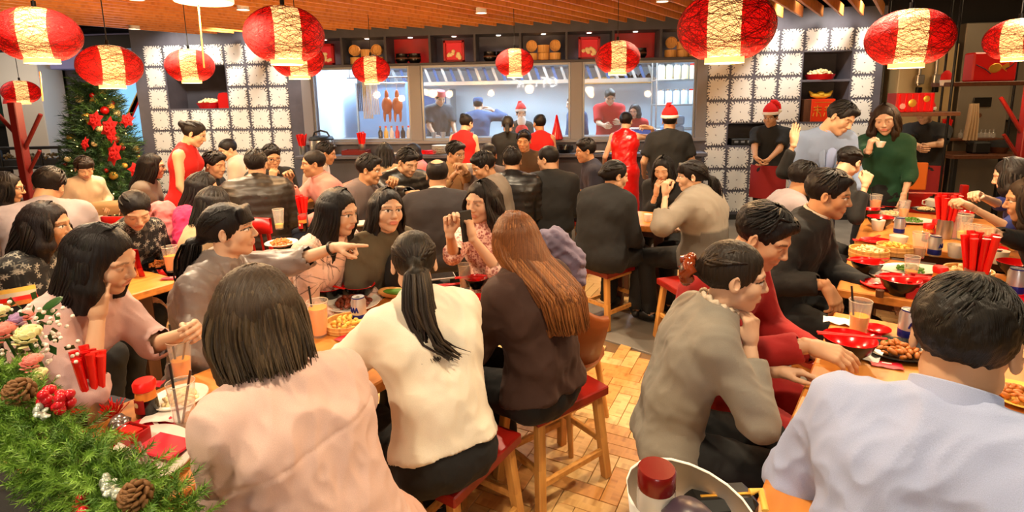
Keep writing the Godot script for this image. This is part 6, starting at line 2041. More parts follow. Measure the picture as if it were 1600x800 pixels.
func cooking() -> void:
	# what one sees through the glass
	var o := thing("extractor_hood", "long steel extractor hood with slanted filters above the kitchen range", "hood", Vector3(-0.6, 1.98, -10.3))
	put("canopy", boxm(Vector3(5.2, 0.18, 1.0), 0.01), M.steel_dull, o, Vector3(0, 0.36, 0))
	put("lip", boxm(Vector3(5.2, 0.07, 0.03), 0.004), M.steel, o, Vector3(0, 0.0, 0.5))
	for k in 34: put("filter_blade", boxm(Vector3(0.05, 0.3, 0.02), 0.004), M.steel if k % 2 else M.chef_blue, o, Vector3(-2.5 + k * 0.152, 0.14, 0.42), Basis(Vector3.BACK, 0.35))
	o = thing("range_counter", "steel worktop running along the inside of the kitchen windows", "worktop", Vector3(-0.65, 0, -7.97))
	put("top", boxm(Vector3(5.2, 0.04, 0.4), 0.005), M.steel, o, Vector3(0, 1.13, 0))
	put("body", boxm(Vector3(5.1, 1.1, 0.36), 0.005), M.steel_dull, o, Vector3(0, 0.55, 0))
	o = thing("kitchen_door", "pale blue fridge door at the left of the kitchen", "fridge", Vector3(-2.95, 0, -9.3))
	put("cabinet", boxm(Vector3(0.85, 2.0, 0.5), 0.01), M.kitchen_blue, o, Vector3(0, 1.0, 0))
	put("door_frame", boxm(Vector3(0.03, 2.0, 0.03), 0.004), M.steel, o, Vector3(-0.42, 1.0, 0.26))
	put("door_frame", boxm(Vector3(0.85, 0.03, 0.03), 0.004), M.steel, o, Vector3(0, 1.98, 0.26))
	o = thing("oven", "dark glass oven cabinet on the right of the left window", "oven", Vector3(-2.35, 0, -10.3))
	put("cabinet", boxm(Vector3(0.75, 1.9, 0.6), 0.01), M.steel_dull, o, Vector3(0, 0.95, 0))
	put("glass_door", boxm(Vector3(0.6, 0.75, 0.02), 0.005), M.chef_blue, o, Vector3(0, 1.45, 0.31))
	for k in 2:
		o = thing("roast_duck", "whole roast duck hanging in the left window, %s of two" % ["left", "right"][k], "duck", Vector3(-2.72 + k * 0.17, 1.72, -8.6))
		var st := T()
		ball(st, Vector3(0, -0.1, 0), Vector3(0.085, 0.14, 0.08), 14, 10)
		ball(st, Vector3(0, 0.06, 0), Vector3(0.035, 0.09, 0.035), 10, 6)
		for s in [-1, 1]: tube(st, [Vector3(s * 0.04, -0.2, 0), Vector3(s * 0.045, -0.3, 0.01), Vector3(s * 0.04, -0.36, 0.02)], [0.03, 0.02, 0.01], 7)
		put("body", fin(st), mat("roast", Color(0.75, 0.36, 0.08), 0.3), o)
		put("hook", tubem([Vector3(0, 0.13, 0), Vector3(0, 0.34, 0)], 0.006, 5), M.steel, o)
	o = thing("hanging_rail", "steel rail from which the roast ducks and cloths hang", "rail", Vector3(-2.75, 2.06, -8.6))
	put("bar", tubem([Vector3(-0.6, 0, 0), Vector3(0.6, 0, 0)], 0.012, 8), M.steel, o)
	for x in [-0.55, 0.55]: put("hanger", tubem([Vector3(x, 0, 0), Vector3(x, 0.56, 0)], 0.01, 6), M.steel, o)
	for k in 3:
		o = thing("hanging_cloth", ["pale yellow cloth", "white cloth", "dark blue apron"][k] + " hanging in the left kitchen window", "cloth", Vector3(-3.02 + k * 0.11 - (0.3 if k == 2 else 0.0), 2.04, -8.55), 20)
		var st := T()
		for j in 6: tube(st, [Vector3(-0.05 + j * 0.02, 0, 0), Vector3(-0.06 + j * 0.024, -0.3, 0.01 * (j % 2)), Vector3(-0.06 + j * 0.026, -0.62 + k * 0.06, 0.015 * (j % 2))], 0.014, 6, 0.7)
		put("cloth", fin(st), [M.food_cream, M.white_paper, M.denim][k], o)
	for k in 7:
		o = thing("sauce_bottle", "small bottle, %s from left in the row inside the left window" % ORD[k], "bottle", Vector3(-2.62 + k * 0.085, 1.15, -7.9), 0, "bottles inside the left window")
		put("body", lathem([Vector2(0, 0), Vector2(0.032, 0), Vector2(0.034, 0.09), Vector2(0.014, 0.13), Vector2(0.014, 0.16), Vector2(0, 0.16)], 12), [M.black_gloss, M.food_yellow, M.white_china, M.red_plastic, M.denim, M.white_china, M.black_gloss][k], o)
		put("cap", lathem([Vector2(0.016, 0.155), Vector2(0.016, 0.18), Vector2(0, 0.18)], 10), M.red_plastic if k % 2 else M.food_orange, o)
	for k in 5:
		o = thing("steel_cup", "steel cup, %s from left on the pass inside the middle window" % ORD[k], "cup", Vector3(-1.82 + k * 0.14, 1.15, -7.9), 0, "cups inside the middle window")
		put("cup", lathem([Vector2(0, 0), Vector2(0.03, 0), Vector2(0.04, 0.08), Vector2(0.037, 0.08), Vector2(0.028, 0.006), Vector2(0, 0.006)], 14), M.steel, o)
	o = thing("pot_shelf", "steel wall shelf carrying baskets and dark pots in the right window", "shelf", Vector3(0.95, 1.95, -10.3))
	put("board", boxm(Vector3(1.5, 0.03, 0.4), 0.004), M.bamboo, o)
	for k in 11:
		var dark := k > 5
		o = thing("stored_pot" if dark else "steamer_lid", ("dark pot" if dark else "bamboo basket") + ", %s from left on the kitchen wall shelf" % ORD[k], "pot" if dark else "basket", Vector3(0.3 + k * 0.135, 1.966, -10.25), 0, "pots on the kitchen shelf" if dark else "baskets on the kitchen shelf")
		put("body", lathem([Vector2(0, 0), Vector2(0.05, 0), Vector2(0.068, 0.03), Vector2(0.066, 0.1 if dark else 0.06), Vector2(0.03, 0.14 if dark else 0.09), Vector2(0, 0.145 if dark else 0.095)], 14), M.black_gloss if dark else M.bamboo, o)
	o = thing("wire_rack", "tall steel wire rack with jars at the right of the kitchen", "rack", Vector3(2.0, 0, -9.4))
	for x in [-0.4, 0.4]:
		for zz in [-0.22, 0.22]: put("upright", tubem([Vector3(x, 0, zz), Vector3(x, 2.35, zz)], 0.016, 8), M.steel, o)
	for y in [0.6, 1.15, 1.55, 1.95, 2.3]: put("wire_shelf", boxm(Vector3(0.84, 0.025, 0.46), 0.004), M.steel, o, Vector3(0, y, 0))
	for r in 2:
		for k in 6:
			var j := thing("storage_jar", "pale lidded jar, %s from left on %s row of the steel rack" % [ORD[k], ["lower", "upper"][r]], "jar", Vector3(1.68 + k * 0.125, 1.165 + 0.4 * (r + 1), -9.25), 0, "jars on the kitchen rack")
			put("body", lathem([Vector2(0, 0), Vector2(0.052, 0), Vector2(0.055, 0.01), Vector2(0.055, 0.2), Vector2(0.04, 0.22), Vector2(0, 0.22)], 14), M.kitchen_white if r == 0 else M.food_cream, j)
			put("lid", lathem([Vector2(0.046, 0.215), Vector2(0.046, 0.24), Vector2(0, 0.24)], 14), M.red_plastic if k == 4 else M.steel, j)
	o = thing("blue_tub", "blue and white tub in front of the red shirt man", "tub", Vector3(1.2, 1.15, -7.98))
	put("tub", boxm(Vector3(0.34, 0.09, 0.22), 0.02), mat("tub_blue", Color(0.15, 0.35, 0.85), 0.4), o, Vector3(0, 0.045, 0))
	put("rim", boxm(Vector3(0.37, 0.015, 0.25), 0.006), M.white_china, o, Vector3(0, 0.095, 0))
	for k in 2:
		o = thing("plastic_tub", "pale blue stacked food tub right of the kitchen, %s" % ["lower", "upper"][k], "tub", Vector3(1.62, 1.15 + k * 0.14, -7.98))
		put("tub", boxm(Vector3(0.3, 0.13, 0.22), 0.02), M.kitchen_blue, o, Vector3(0, 0.065, 0))
	# the lit shop sign across the hall that the middle pane mirrors
	o = thing("shop_sign", "white lit letters of a shop sign across the hall behind the camera", "sign", Vector3(-0.75, 2.25, 4.9), 180)
	put("letters", letters("OTTER", 0.36, 0.03), glow("sign_white", Color(1, 1, 1), 40.0), o)


func mall() -> void:
	# left of the pillar one looks out into the hall
	slab("wall_column", Vector3(-9.95, 0, -9.6), Vector3(-9.15, 3.1, -9.1), mat("column_white", Color(0.85, 0.82, 0.76), 0.6), 0.01)
	slab("wall_shop", Vector3(-9.2, 0, -9.9), Vector3(-6.0, 3.1, -9.7), mat("shop_grey", Color(0.42, 0.42, 0.5), 0.6))
	slab("trim_8", Vector3(-9.1, 2.35, -9.65), Vector3(-6.1, 2.95, -9.3), mat("shop_lilac", Color(0.55, 0.55, 0.75), 0.5), 0.01)
	slab("trim_9", Vector3(-12.9, 2.55, -8.2), Vector3(-6.1, 2.75, -8.0), M.dark, 0.01)
	slab("wall_dark", Vector3(-12.9, 0, -9.8), Vector3(-9.95, 3.1, -9.6), M.dark)
	var o := thing("shop_poster", "pale blue shop poster with yellow and red stripes behind the tree", "poster", Vector3(-8.0, 1.75, -9.68))
	put("sheet", boxm(Vector3(0.75, 1.45, 0.02), 0.0), mat("poster_blue", Color(0.55, 0.8, 0.95), 0.4, 0, {"emission_enabled": true, "emission": Color(0.5, 0.78, 0.95), "emission_energy_multiplier": 0.7}), o)
	for s in [[0.05, -0.1, 1.1, 0.16, M.food_yellow], [0.22, 0.12, 0.7, 0.1, M.red_plastic]]:
		var st := T()
		extrude(st, PackedVector2Array([Vector2(-0.35, -0.5), Vector2(-0.22, -0.5), Vector2(0.3, 0.35), Vector2(0.3, 0.5)]), 0.004)
		put("stripe", fin(st), s[4], o, Vector3(s[0], s[1], 0.012))
	area("poster_light", Vector3(-8.0, 1.75, -9.6), Vector2(0.7, 1.4), 1.2, Color(0.75, 0.88, 1.0), Basis(Vector3.UP, PI))
	o = thing("shop_screen", "dark green shop window with a person silhouette at far left", "window", Vector3(-10.3, 1.8, -9.55))
	put("screen", boxm(Vector3(1.1, 0.85, 0.04), 0.004), mat("shop_green", Color(0.1, 0.22, 0.18), 0.2), o)
	put("frame", boxm(Vector3(1.2, 0.05, 0.06), 0.004), M.black_plastic, o, Vector3(0, -0.44, 0))
	area("hall_light", Vector3(-8.6, 3.0, -6.4), Vector2(2.0, 0.8), 4.5, Color(1.0, 0.94, 0.88))
	area("hall_light", Vector3(-9.2, 3.0, -8.0), Vector2(1.6, 0.5), 2.6, Color(1.0, 0.95, 0.9))
	# the lattice rail with its greenery box
	o = thing("lattice_rail", "dark wooden lattice railing far left under the white column", "railing", Vector3(-8.3, 0, -7.6), 8)
	for y in [1.08, 0.78, 0.15]: put("rail", boxm(Vector3(3.4, 0.045, 0.05), 0.004), M.black_plastic, o, Vector3(0, y, 0))
	for k in 12: put("baluster", boxm(Vector3(0.035, 1.0, 0.035), 0.003), M.black_plastic, o, Vector3(-1.6 + k * 0.29, 0.56, 0))
	for k in 11:
		for j in 2: put("fret", boxm(Vector3(0.2, 0.03, 0.03), 0.003), M.black_plastic, o, Vector3(-1.46 + k * 0.29, 0.34 + j * 0.22 + (k % 2) * 0.08, 0))
	put("planter_box", boxm(Vector3(3.3, 0.12, 0.2), 0.006), M.dark, o, Vector3(0, 0.84, -0.16))
	var st := T()
	for k in 260:
		var x := (rnd(k, 1) - 0.5) * 3.2
		ball(st, Vector3(x, 0.91 + rnd(k, 2) * 0.07, -0.16 + (rnd(k, 3) - 0.5) * 0.2), Vector3(0.035, 0.012, 0.02), 6, 3, Basis(Vector3(rnd(k, 4), 1, rnd(k, 5)).normalized(), k))
	put("dried_leaves", fin(st), mat("dry_leaf", Color(0.33, 0.27, 0.15), 0.8), o).set_meta("kind", "stuff")
	# red posts like bare trees, left and right
	for s in [[[22, 160], [34, 300], 4.5, -1, "dark red post with slanting arm at the left edge"], [[1612, 132], [1606, 262], 4.4, 1, "red post with slanting arms at the right edge"]]:
		var a := at(s[0][0], s[0][1], s[2])
		o = thing("branch_post", s[4], "post", Vector3(a.x, 0, a.z))
		put("post", boxm(Vector3(0.07, a.y, 0.07), 0.006), M.post_red if s[3] < 0 else mat("post_bright", Color(0.38, 0.04, 0.025), 0.4), o, Vector3(0, a.y / 2, 0))
		var mm: Material = M.post_red if s[3] < 0 else M.post_bright
		put("arm", tubem([Vector3(0, a.y - 0.42, 0), Vector3(-s[3] * 0.22, a.y - 0.1, 0)], 0.016, 6), mm, o)
		put("arm", tubem([Vector3(0, a.y - 0.3, 0), Vector3(s[3] * 0.2, a.y - 0.05, 0)], 0.016, 6), mm, o)
		put("arm", tubem([Vector3(0, a.y - 0.62, 0), Vector3(-s[3] * 0.16, a.y - 0.4, 0)], 0.014, 6), mm, o)
	o = thing("small_red_lantern_shade", "small red paper shade hanging behind the far left lantern", "shade", at(24, 162, 7.4))
	put("shade", lathem([Vector2(0.1, 0), Vector2(0.13, 0.0), Vector2(0.11, 0.07), Vector2(0, 0.08)], 16), M.red_paint, o)


func bar() -> void:
	# right of the pillar: steel cabinets, shelves and the waiter station
	slab("wall_bar", Vector3(4.2, 0, -8.6), Vector3(7.8, 3.1, -8.45), mat("bar_dark", Color(0.2, 0.18, 0.16), 0.7))
	var steel_warm := mat("steel_warm", Color(0.5, 0.46, 0.4), 0.4, 0.35)
	var o := thing("steel_cabinet", "tall beige steel cabinet with pipes right of the tiled pillar", "cabinet", Vector3(4.75, 0, -7.9))
	put("carcass", boxm(Vector3(0.7, 2.3, 0.6), 0.01), mat("cab_beige", Color(0.62, 0.52, 0.36), 0.45), o, Vector3(0, 1.15, 0))
	for k in 2:
		put("pipe", tubem([Vector3(-0.12 + k * 0.2, 2.2, 0.33), Vector3(-0.12 + k * 0.2, 1.78, 0.33)], 0.02, 8), M.steel, o)
		put("valve", boxm(Vector3(0.09, 0.12, 0.06), 0.01), M.steel, o, Vector3(-0.12 + k * 0.2, 1.85, 0.35))
		put("socket", boxm(Vector3(0.06, 0.07, 0.05), 0.006), M.dark_metal, o, Vector3(-0.12 + k * 0.2, 1.72, 0.35))
		put("green_lamp", ballm(Vector3.ONE * 0.018, 8, 6), glow("led_green", Color(0.3, 1.0, 0.4), 1.5), o, Vector3(-0.15 + k * 0.22, 1.62, 0.33))
	o = thing("control_cabinet", "grey cabinet with a small black display left of the shelf", "cabinet", Vector3(5.5, 0, -7.95))
	put("carcass", boxm(Vector3(0.62, 2.55, 0.6), 0.01), steel_warm, o, Vector3(0, 1.275, 0))
	put("display", boxm(Vector3(0.22, 0.12, 0.02), 0.004), M.black_gloss, o, Vector3(-0.02, 1.55, 0.31))
	put("dial", lathem([Vector2(0.03, 0), Vector2(0.03, 0.02), Vector2(0, 0.02)], 12), M.walnut, o, Vector3(-0.04, 1.38, 0.3), Basis(Vector3.RIGHT, PI / 2))
	o = thing("equipment_cabinet", "wide grey steel cabinet behind the right shelf", "panel", Vector3(6.5, 0, -8.1))
	put("carcass", boxm(Vector3(1.25, 1.3, 0.4), 0.01), steel_warm, o, Vector3(0, 1.95, 0))
	put("lower_panel", boxm(Vector3(1.3, 0.75, 0.05), 0.006), mat("panel_dark", Color(0.3, 0.27, 0.22), 0.4, 0.4), o, Vector3(0, 0.9, 0))
	area("bar_light", Vector3(5.4, 2.95, -6.3), Vector2(1.4, 0.5), 2.6, Color(1.0, 0.86, 0.66))
	# hanging shelf with gift box
	var sp := at(1540, 131, 6.0)
	o = thing("hanging_shelf", "long brown shelf hanging on rods at upper right", "shelf", sp)
	put("board", boxm(Vector3(0.95, 0.045, 0.3), 0.004), M.walnut, o)
	for x in [-0.44, 0.3]: put("rod", tubem([Vector3(x, -0.6, 0), Vector3(x, 1.0, 0)], 0.012, 8), M.dark_metal, o)
	o = thing("gift_case", "red gift case with painted gold fish on the hanging shelf", "case", sp + Vector3(0.02, 0.025, 0))
	put("case", boxm(Vector3(0.45, 0.31, 0.16), 0.015), mat("case_red", Color(0.75, 0.08, 0.08), 0.3), o, Vector3(0, 0.155, 0))
	var st := T()
	ball(st, Vector3(0, 0.14, 0.08), Vector3(0.07, 0.05, 0.006), 14, 6, Basis(Vector3.BACK, 0.3))
	extrude(st, PackedVector2Array([Vector2(0.05, 0.15), Vector2(0.13, 0.2), Vector2(0.14, 0.15), Vector2(0.1, 0.14), Vector2(0.12, 0.1)]), 0.004, Vector3(0, 0, 0.08))
	put("gold_fish", fin(st), M.gold, o)
	put("painted_branch", tubem([Vector3(-0.2, 0.18, 0.081), Vector3(-0.1, 0.13, 0.081), Vector3(-0.04, 0.08, 0.081)], 0.005, 5), M.denim, o)
	put("painted_branch", tubem([Vector3(0.1, 0.12, 0.081), Vector3(0.17, 0.17, 0.081), Vector3(0.2, 0.22, 0.081)], 0.005, 5), M.denim, o)
	put("handle", tubem([Vector3(-0.08, 0.31, 0), Vector3(-0.07, 0.34, 0), Vector3(0.07, 0.34, 0), Vector3(0.08, 0.31, 0)], 0.008, 6), M.black_plastic, o)
	o = thing("santa_ornament", "small red and white ornament at the left end of the shelf", "ornament", at(1478, 128, 6.0))
	put("base", lathem([Vector2(0, -0.04), Vector2(0.05, -0.04), Vector2(0.06, 0.02), Vector2(0, 0.03)], 12), M.white_fur, o)
	put("hat", lathem([Vector2(0.055, 0.02), Vector2(0.05, 0.08), Vector2(0.02, 0.12), Vector2(0, 0.125)], 12), M.red_felt, o)
	# lower shelf with the red decorated box
	sp = at(1428, 178, 5.5)
	o = thing("box_shelf", "brown shelf carrying the red ornamented box", "shelf", sp)
	put("board", boxm(Vector3(0.7, 0.04, 0.28), 0.004), M.walnut, o)
	for x in [-0.33, 0.33]: put("rod", tubem([Vector3(x, -sp.y + 0.0, 0), Vector3(x, 1.1, 0)], 0.012, 8), M.dark_metal, o)
	o = thing("ornament_box", "red box with gold flowers and stripes on lower shelf", "box", sp + Vector3(-0.06, 0.02, 0.02))
	put("body", boxm(Vector3(0.36, 0.19, 0.16), 0.006), M.red_paint, o, Vector3(0, 0.095, 0))
	for k in 6: put("fold", boxm(Vector3(0.02, 0.17, 0.012), 0.003), M.red_gloss, o, Vector3(-0.15 + k * 0.06, 0.095, 0.081))
	for s in [[-0.03, 0.09, 0.04], [0.1, 0.13, 0.032]]: put("gold_flower", lathem([Vector2(0, 0.006), Vector2(s[2] * 0.6, 0.004), Vector2(s[2], 0.0), Vector2(0, 0.0)], 9), M.gold, o, Vector3(s[0], s[1], 0.088), Basis(Vector3.RIGHT, PI / 2))
	put("white_flower", lathem([Vector2(0, 0.006), Vector2(0.03, 0.0), Vector2(0, 0.0)], 7), M.petal_pink, o, Vector3(-0.12, 0.06, 0.088), Basis(Vector3.RIGHT, PI / 2))
	# the waiter station
	sp = on(1530, 242, 0.9)
	o = thing("station_table", "brown wooden waiter station table at right behind the diners", "table", Vector3(sp.x, 0, sp.z))
	put("top", boxm(Vector3(0.95, 0.05, 0.5), 0.006), M.walnut, o, Vector3(0, 0.9, 0))
	put("rear_shelf", boxm(Vector3(0.95, 0.03, 0.2), 0.004), M.walnut, o, Vector3(-0.1, 1.08, -0.25))
	for x in [-0.42, 0.42]:
		for zz in [-0.2, 0.2]: put("leg", boxm(Vector3(0.05, 0.88, 0.05), 0.004), M.black_plastic, o, Vector3(x, 0.44, zz))
	var top := Vector3(sp.x, 0.925, sp.z)
	o = thing("black_pot", "square black pot on the brown waiter station", "pot", top + Vector3(-0.06, 0, 0.05))
	put("body", boxm(Vector3(0.2, 0.15, 0.16), 0.02), M.black_plastic, o, Vector3(0, 0.075, 0))
	put("spout", tubem([Vector3(-0.1, 0.1, 0), Vector3(-0.15, 0.14, 0)], 0.018, 8), M.black_plastic, o)
	o = thing("black_hat", "round black cap lying on a brown bowl at the station", "hat", top + Vector3(0.2, 0, 0.03))
	put("bowl", lathem([Vector2(0, 0), Vector2(0.07, 0), Vector2(0.11, 0.08), Vector2(0.1, 0.08), Vector2(0, 0.03)], 18), M.walnut, o)
	put("crown", lathem([Vector2(0.13, 0.08), Vector2(0.125, 0.1), Vector2(0.09, 0.15), Vector2(0, 0.17)], 18), M.black_cloth, o)
	for k in 9:
		o = thing("stem_glass", "upturned clear glass, %s from left on the waiter station" % ORD[k], "glass", Vector3(sp.x + 0.0 + k * 0.05 - 0.08, 1.097, sp.z - 0.25), 0, "glasses on the waiter station")
		put("glass", lathem([Vector2(0.022, 0), Vector2(0.026, 0.05), Vector2(0.006, 0.075), Vector2(0.006, 0.1), Vector2(0.022, 0.105), Vector2(0, 0.108)], 12), M.tumbler, o)
	for k in 4:
		o = thing("pepper_mill", "small shaker, %s from left on the waiter station shelf" % ORD[k], "shaker", Vector3(sp.x - 0.45 + k * 0.07, 1.097, sp.z - 0.24), 0, "shakers on the waiter station")
		put("body", lathem([Vector2(0, 0), Vector2(0.02, 0), Vector2(0.016, 0.06), Vector2(0.02, 0.09), Vector2(0, 0.1)], 10), [M.black_gloss, M.walnut, M.steel, M.steel][k], o)
	chopstick_holder(Vector3(sp.x - 0.25, 1.097, sp.z - 0.26), 1.1, "cup of red napkins on the brown waiter station shelf")
	o = thing("hanging_towel", "pale towel hanging from the steel panel at right", "towel", at(1519, 188, 6.6))
	st = T()
	for j in 4: tube(st, [Vector3(-0.03 + j * 0.02, 0.2, 0), Vector3(-0.045 + j * 0.03, 0, 0.01), Vector3(-0.06 + j * 0.04, -0.24, 0)], 0.032, 8, 0.5)
	put("towel", fin(st), M.beige, o)
	o = thing("orange_chair", "orange wooden chair back between waiter and waiter station", "chair", on(1432, 330, 0.45) * Vector3(1, 0, 1), -20)
	put("seat", boxm(Vector3(0.4, 0.04, 0.4), 0.01), M.pine, o, Vector3(0, 0.45, 0))
	put("back_panel", boxm(Vector3(0.2, 0.3, 0.025), 0.01), mat("orange_wood", Color(0.75, 0.36, 0.08), 0.4), o, Vector3(0, 0.8, -0.19))
	for x in [-0.17, 0.17]:
		for zz in [-0.17, 0.17]: put("leg", boxm(Vector3(0.035, 0.44, 0.035), 0.004), M.pine, o, Vector3(x, 0.22, zz))


# ---------------------------------------------------------------- furniture
func table(called: String, label: String, corner: Vector3, turn: float, along: float, across: float, far := 1.0, side := 1.0) -> Node3D:
	# corner: one corner of the top; the top runs along its own -z (times far) and x (times side)
	var bs := Basis(Vector3.UP, deg_to_rad(turn))
	var mid := corner + bs * Vector3(across / 2 * side, 0, -along / 2 * far)
	var o := thing(called, label, "table", Vector3(mid.x, 0, mid.z), turn)
	put("tabletop", boxm(Vector3(across, 0.045, along), 0.006), M.table_top, o, Vector3(0, TABLE - 0.0225, 0))
	var leg := boxm(Vector3(0.07, TABLE - 0.06, 0.07), 0.006)
	for x in [-1, 1]:
		for z in [-1, 1]: put("leg", leg, M.walnut, o, Vector3(x * (across / 2 - 0.12), (TABLE - 0.06) / 2, z * (along / 2 - 0.16)))
	for z in [-1, 1]: put("rail", boxm(Vector3(across - 0.2, 0.06, 0.04), 0.004), M.walnut, o, Vector3(0, TABLE - 0.09, z * (along / 2 - 0.16)))
	return o


func stool(label: String, pos: Vector3, turn: float, group := "") -> Node3D:
	if not proto.has("stool"):
		var o := thing("stool", label, "stool", pos, turn, group)
		put("seat", boxm(Vector3(0.41, 0.042, 0.3), 0.005), M.red_seat, o, Vector3(0, 0.419, 0))
		for x in [-1.0, 1.0]:
			for z in [-1.0, 1.0]:
				var a := Vector3(x * 0.165, 0.4, z * 0.11)
				var b := Vector3(x * 0.195, 0.0, z * 0.15)
				var d := (a - b).normalized()
				put("leg", boxm(Vector3(0.038, (a - b).length(), 0.038), 0.004), M.pine, o, (a + b) / 2, Basis(Quaternion(Vector3.UP, d)))
		for z in [-1.0, 1.0]: put("stretcher", boxm(Vector3(0.35, 0.03, 0.02), 0.003), M.pine, o, Vector3(0, 0.13, z * 0.139))
		for x in [-1.0, 1.0]: put("stretcher", boxm(Vector3(0.02, 0.03, 0.26), 0.003), M.pine, o, Vector3(x * 0.182, 0.18, 0))
		for z in [-1.0, 1.0]: put("apron", boxm(Vector3(0.31, 0.035, 0.018), 0.003), M.pine, o, Vector3(0, 0.38, z * 0.105))
		proto.stool = o
		return o
	return again(proto.stool, pos, turn, label, group)


func chair(label: String, pos: Vector3, turn: float, m: Material, kind: String) -> Node3D:
	if not proto.has(kind):
		var o := thing(kind, label, "chair", pos, turn)
		put("seat", boxm(Vector3(0.42, 0.035, 0.4), 0.012), m, o, Vector3(0, 0.44, 0))
		for x in [-1.0, 1.0]:
			for z in [-1.0, 1.0]: put("leg", tubem([Vector3(x * 0.16, 0.43, z * 0.15), Vector3(x * 0.19, 0, z * 0.19)], [0.018, 0.013], 8), m, o)
			put("back_post", tubem([Vector3(x * 0.18, 0.44, -0.17), Vector3(x * 0.2, 0.86, -0.25)], [0.016, 0.014], 8), m, o)
		for k in 5: put("spindle", tubem([Vector3((k - 2) * 0.062, 0.45, -0.18), Vector3((k - 2) * 0.07, 0.8, -0.25 - (0.02 if k in [1, 2, 3] else 0.0))], 0.009, 6), m, o)
		var st := T()
		st.set_smooth_group(1)
		var n := 10
		for i in n:
			for f in 4:
				var P := func(k: int, c: int) -> Vector3:
					var x := (float(k) / n - 0.5) * 0.47
					var back := -0.235 - 0.05 * (1.0 - pow(x / 0.235, 2))
					return Vector3(x, [0.78, 0.78, 0.89, 0.89][c % 4] + (0.012 * (1.0 - pow(x / 0.235, 2)) if c % 4 > 1 else 0.0), back + [0.0, -0.024, -0.03, -0.006][c % 4])
				q(st, P.call(i, f), P.call(i, f + 1), P.call(i + 1, f + 1), P.call(i + 1, f))
		put("crest_rail", fin(st), m, o)
		proto[kind] = o
		return o
	return again(proto[kind], pos, turn, label)


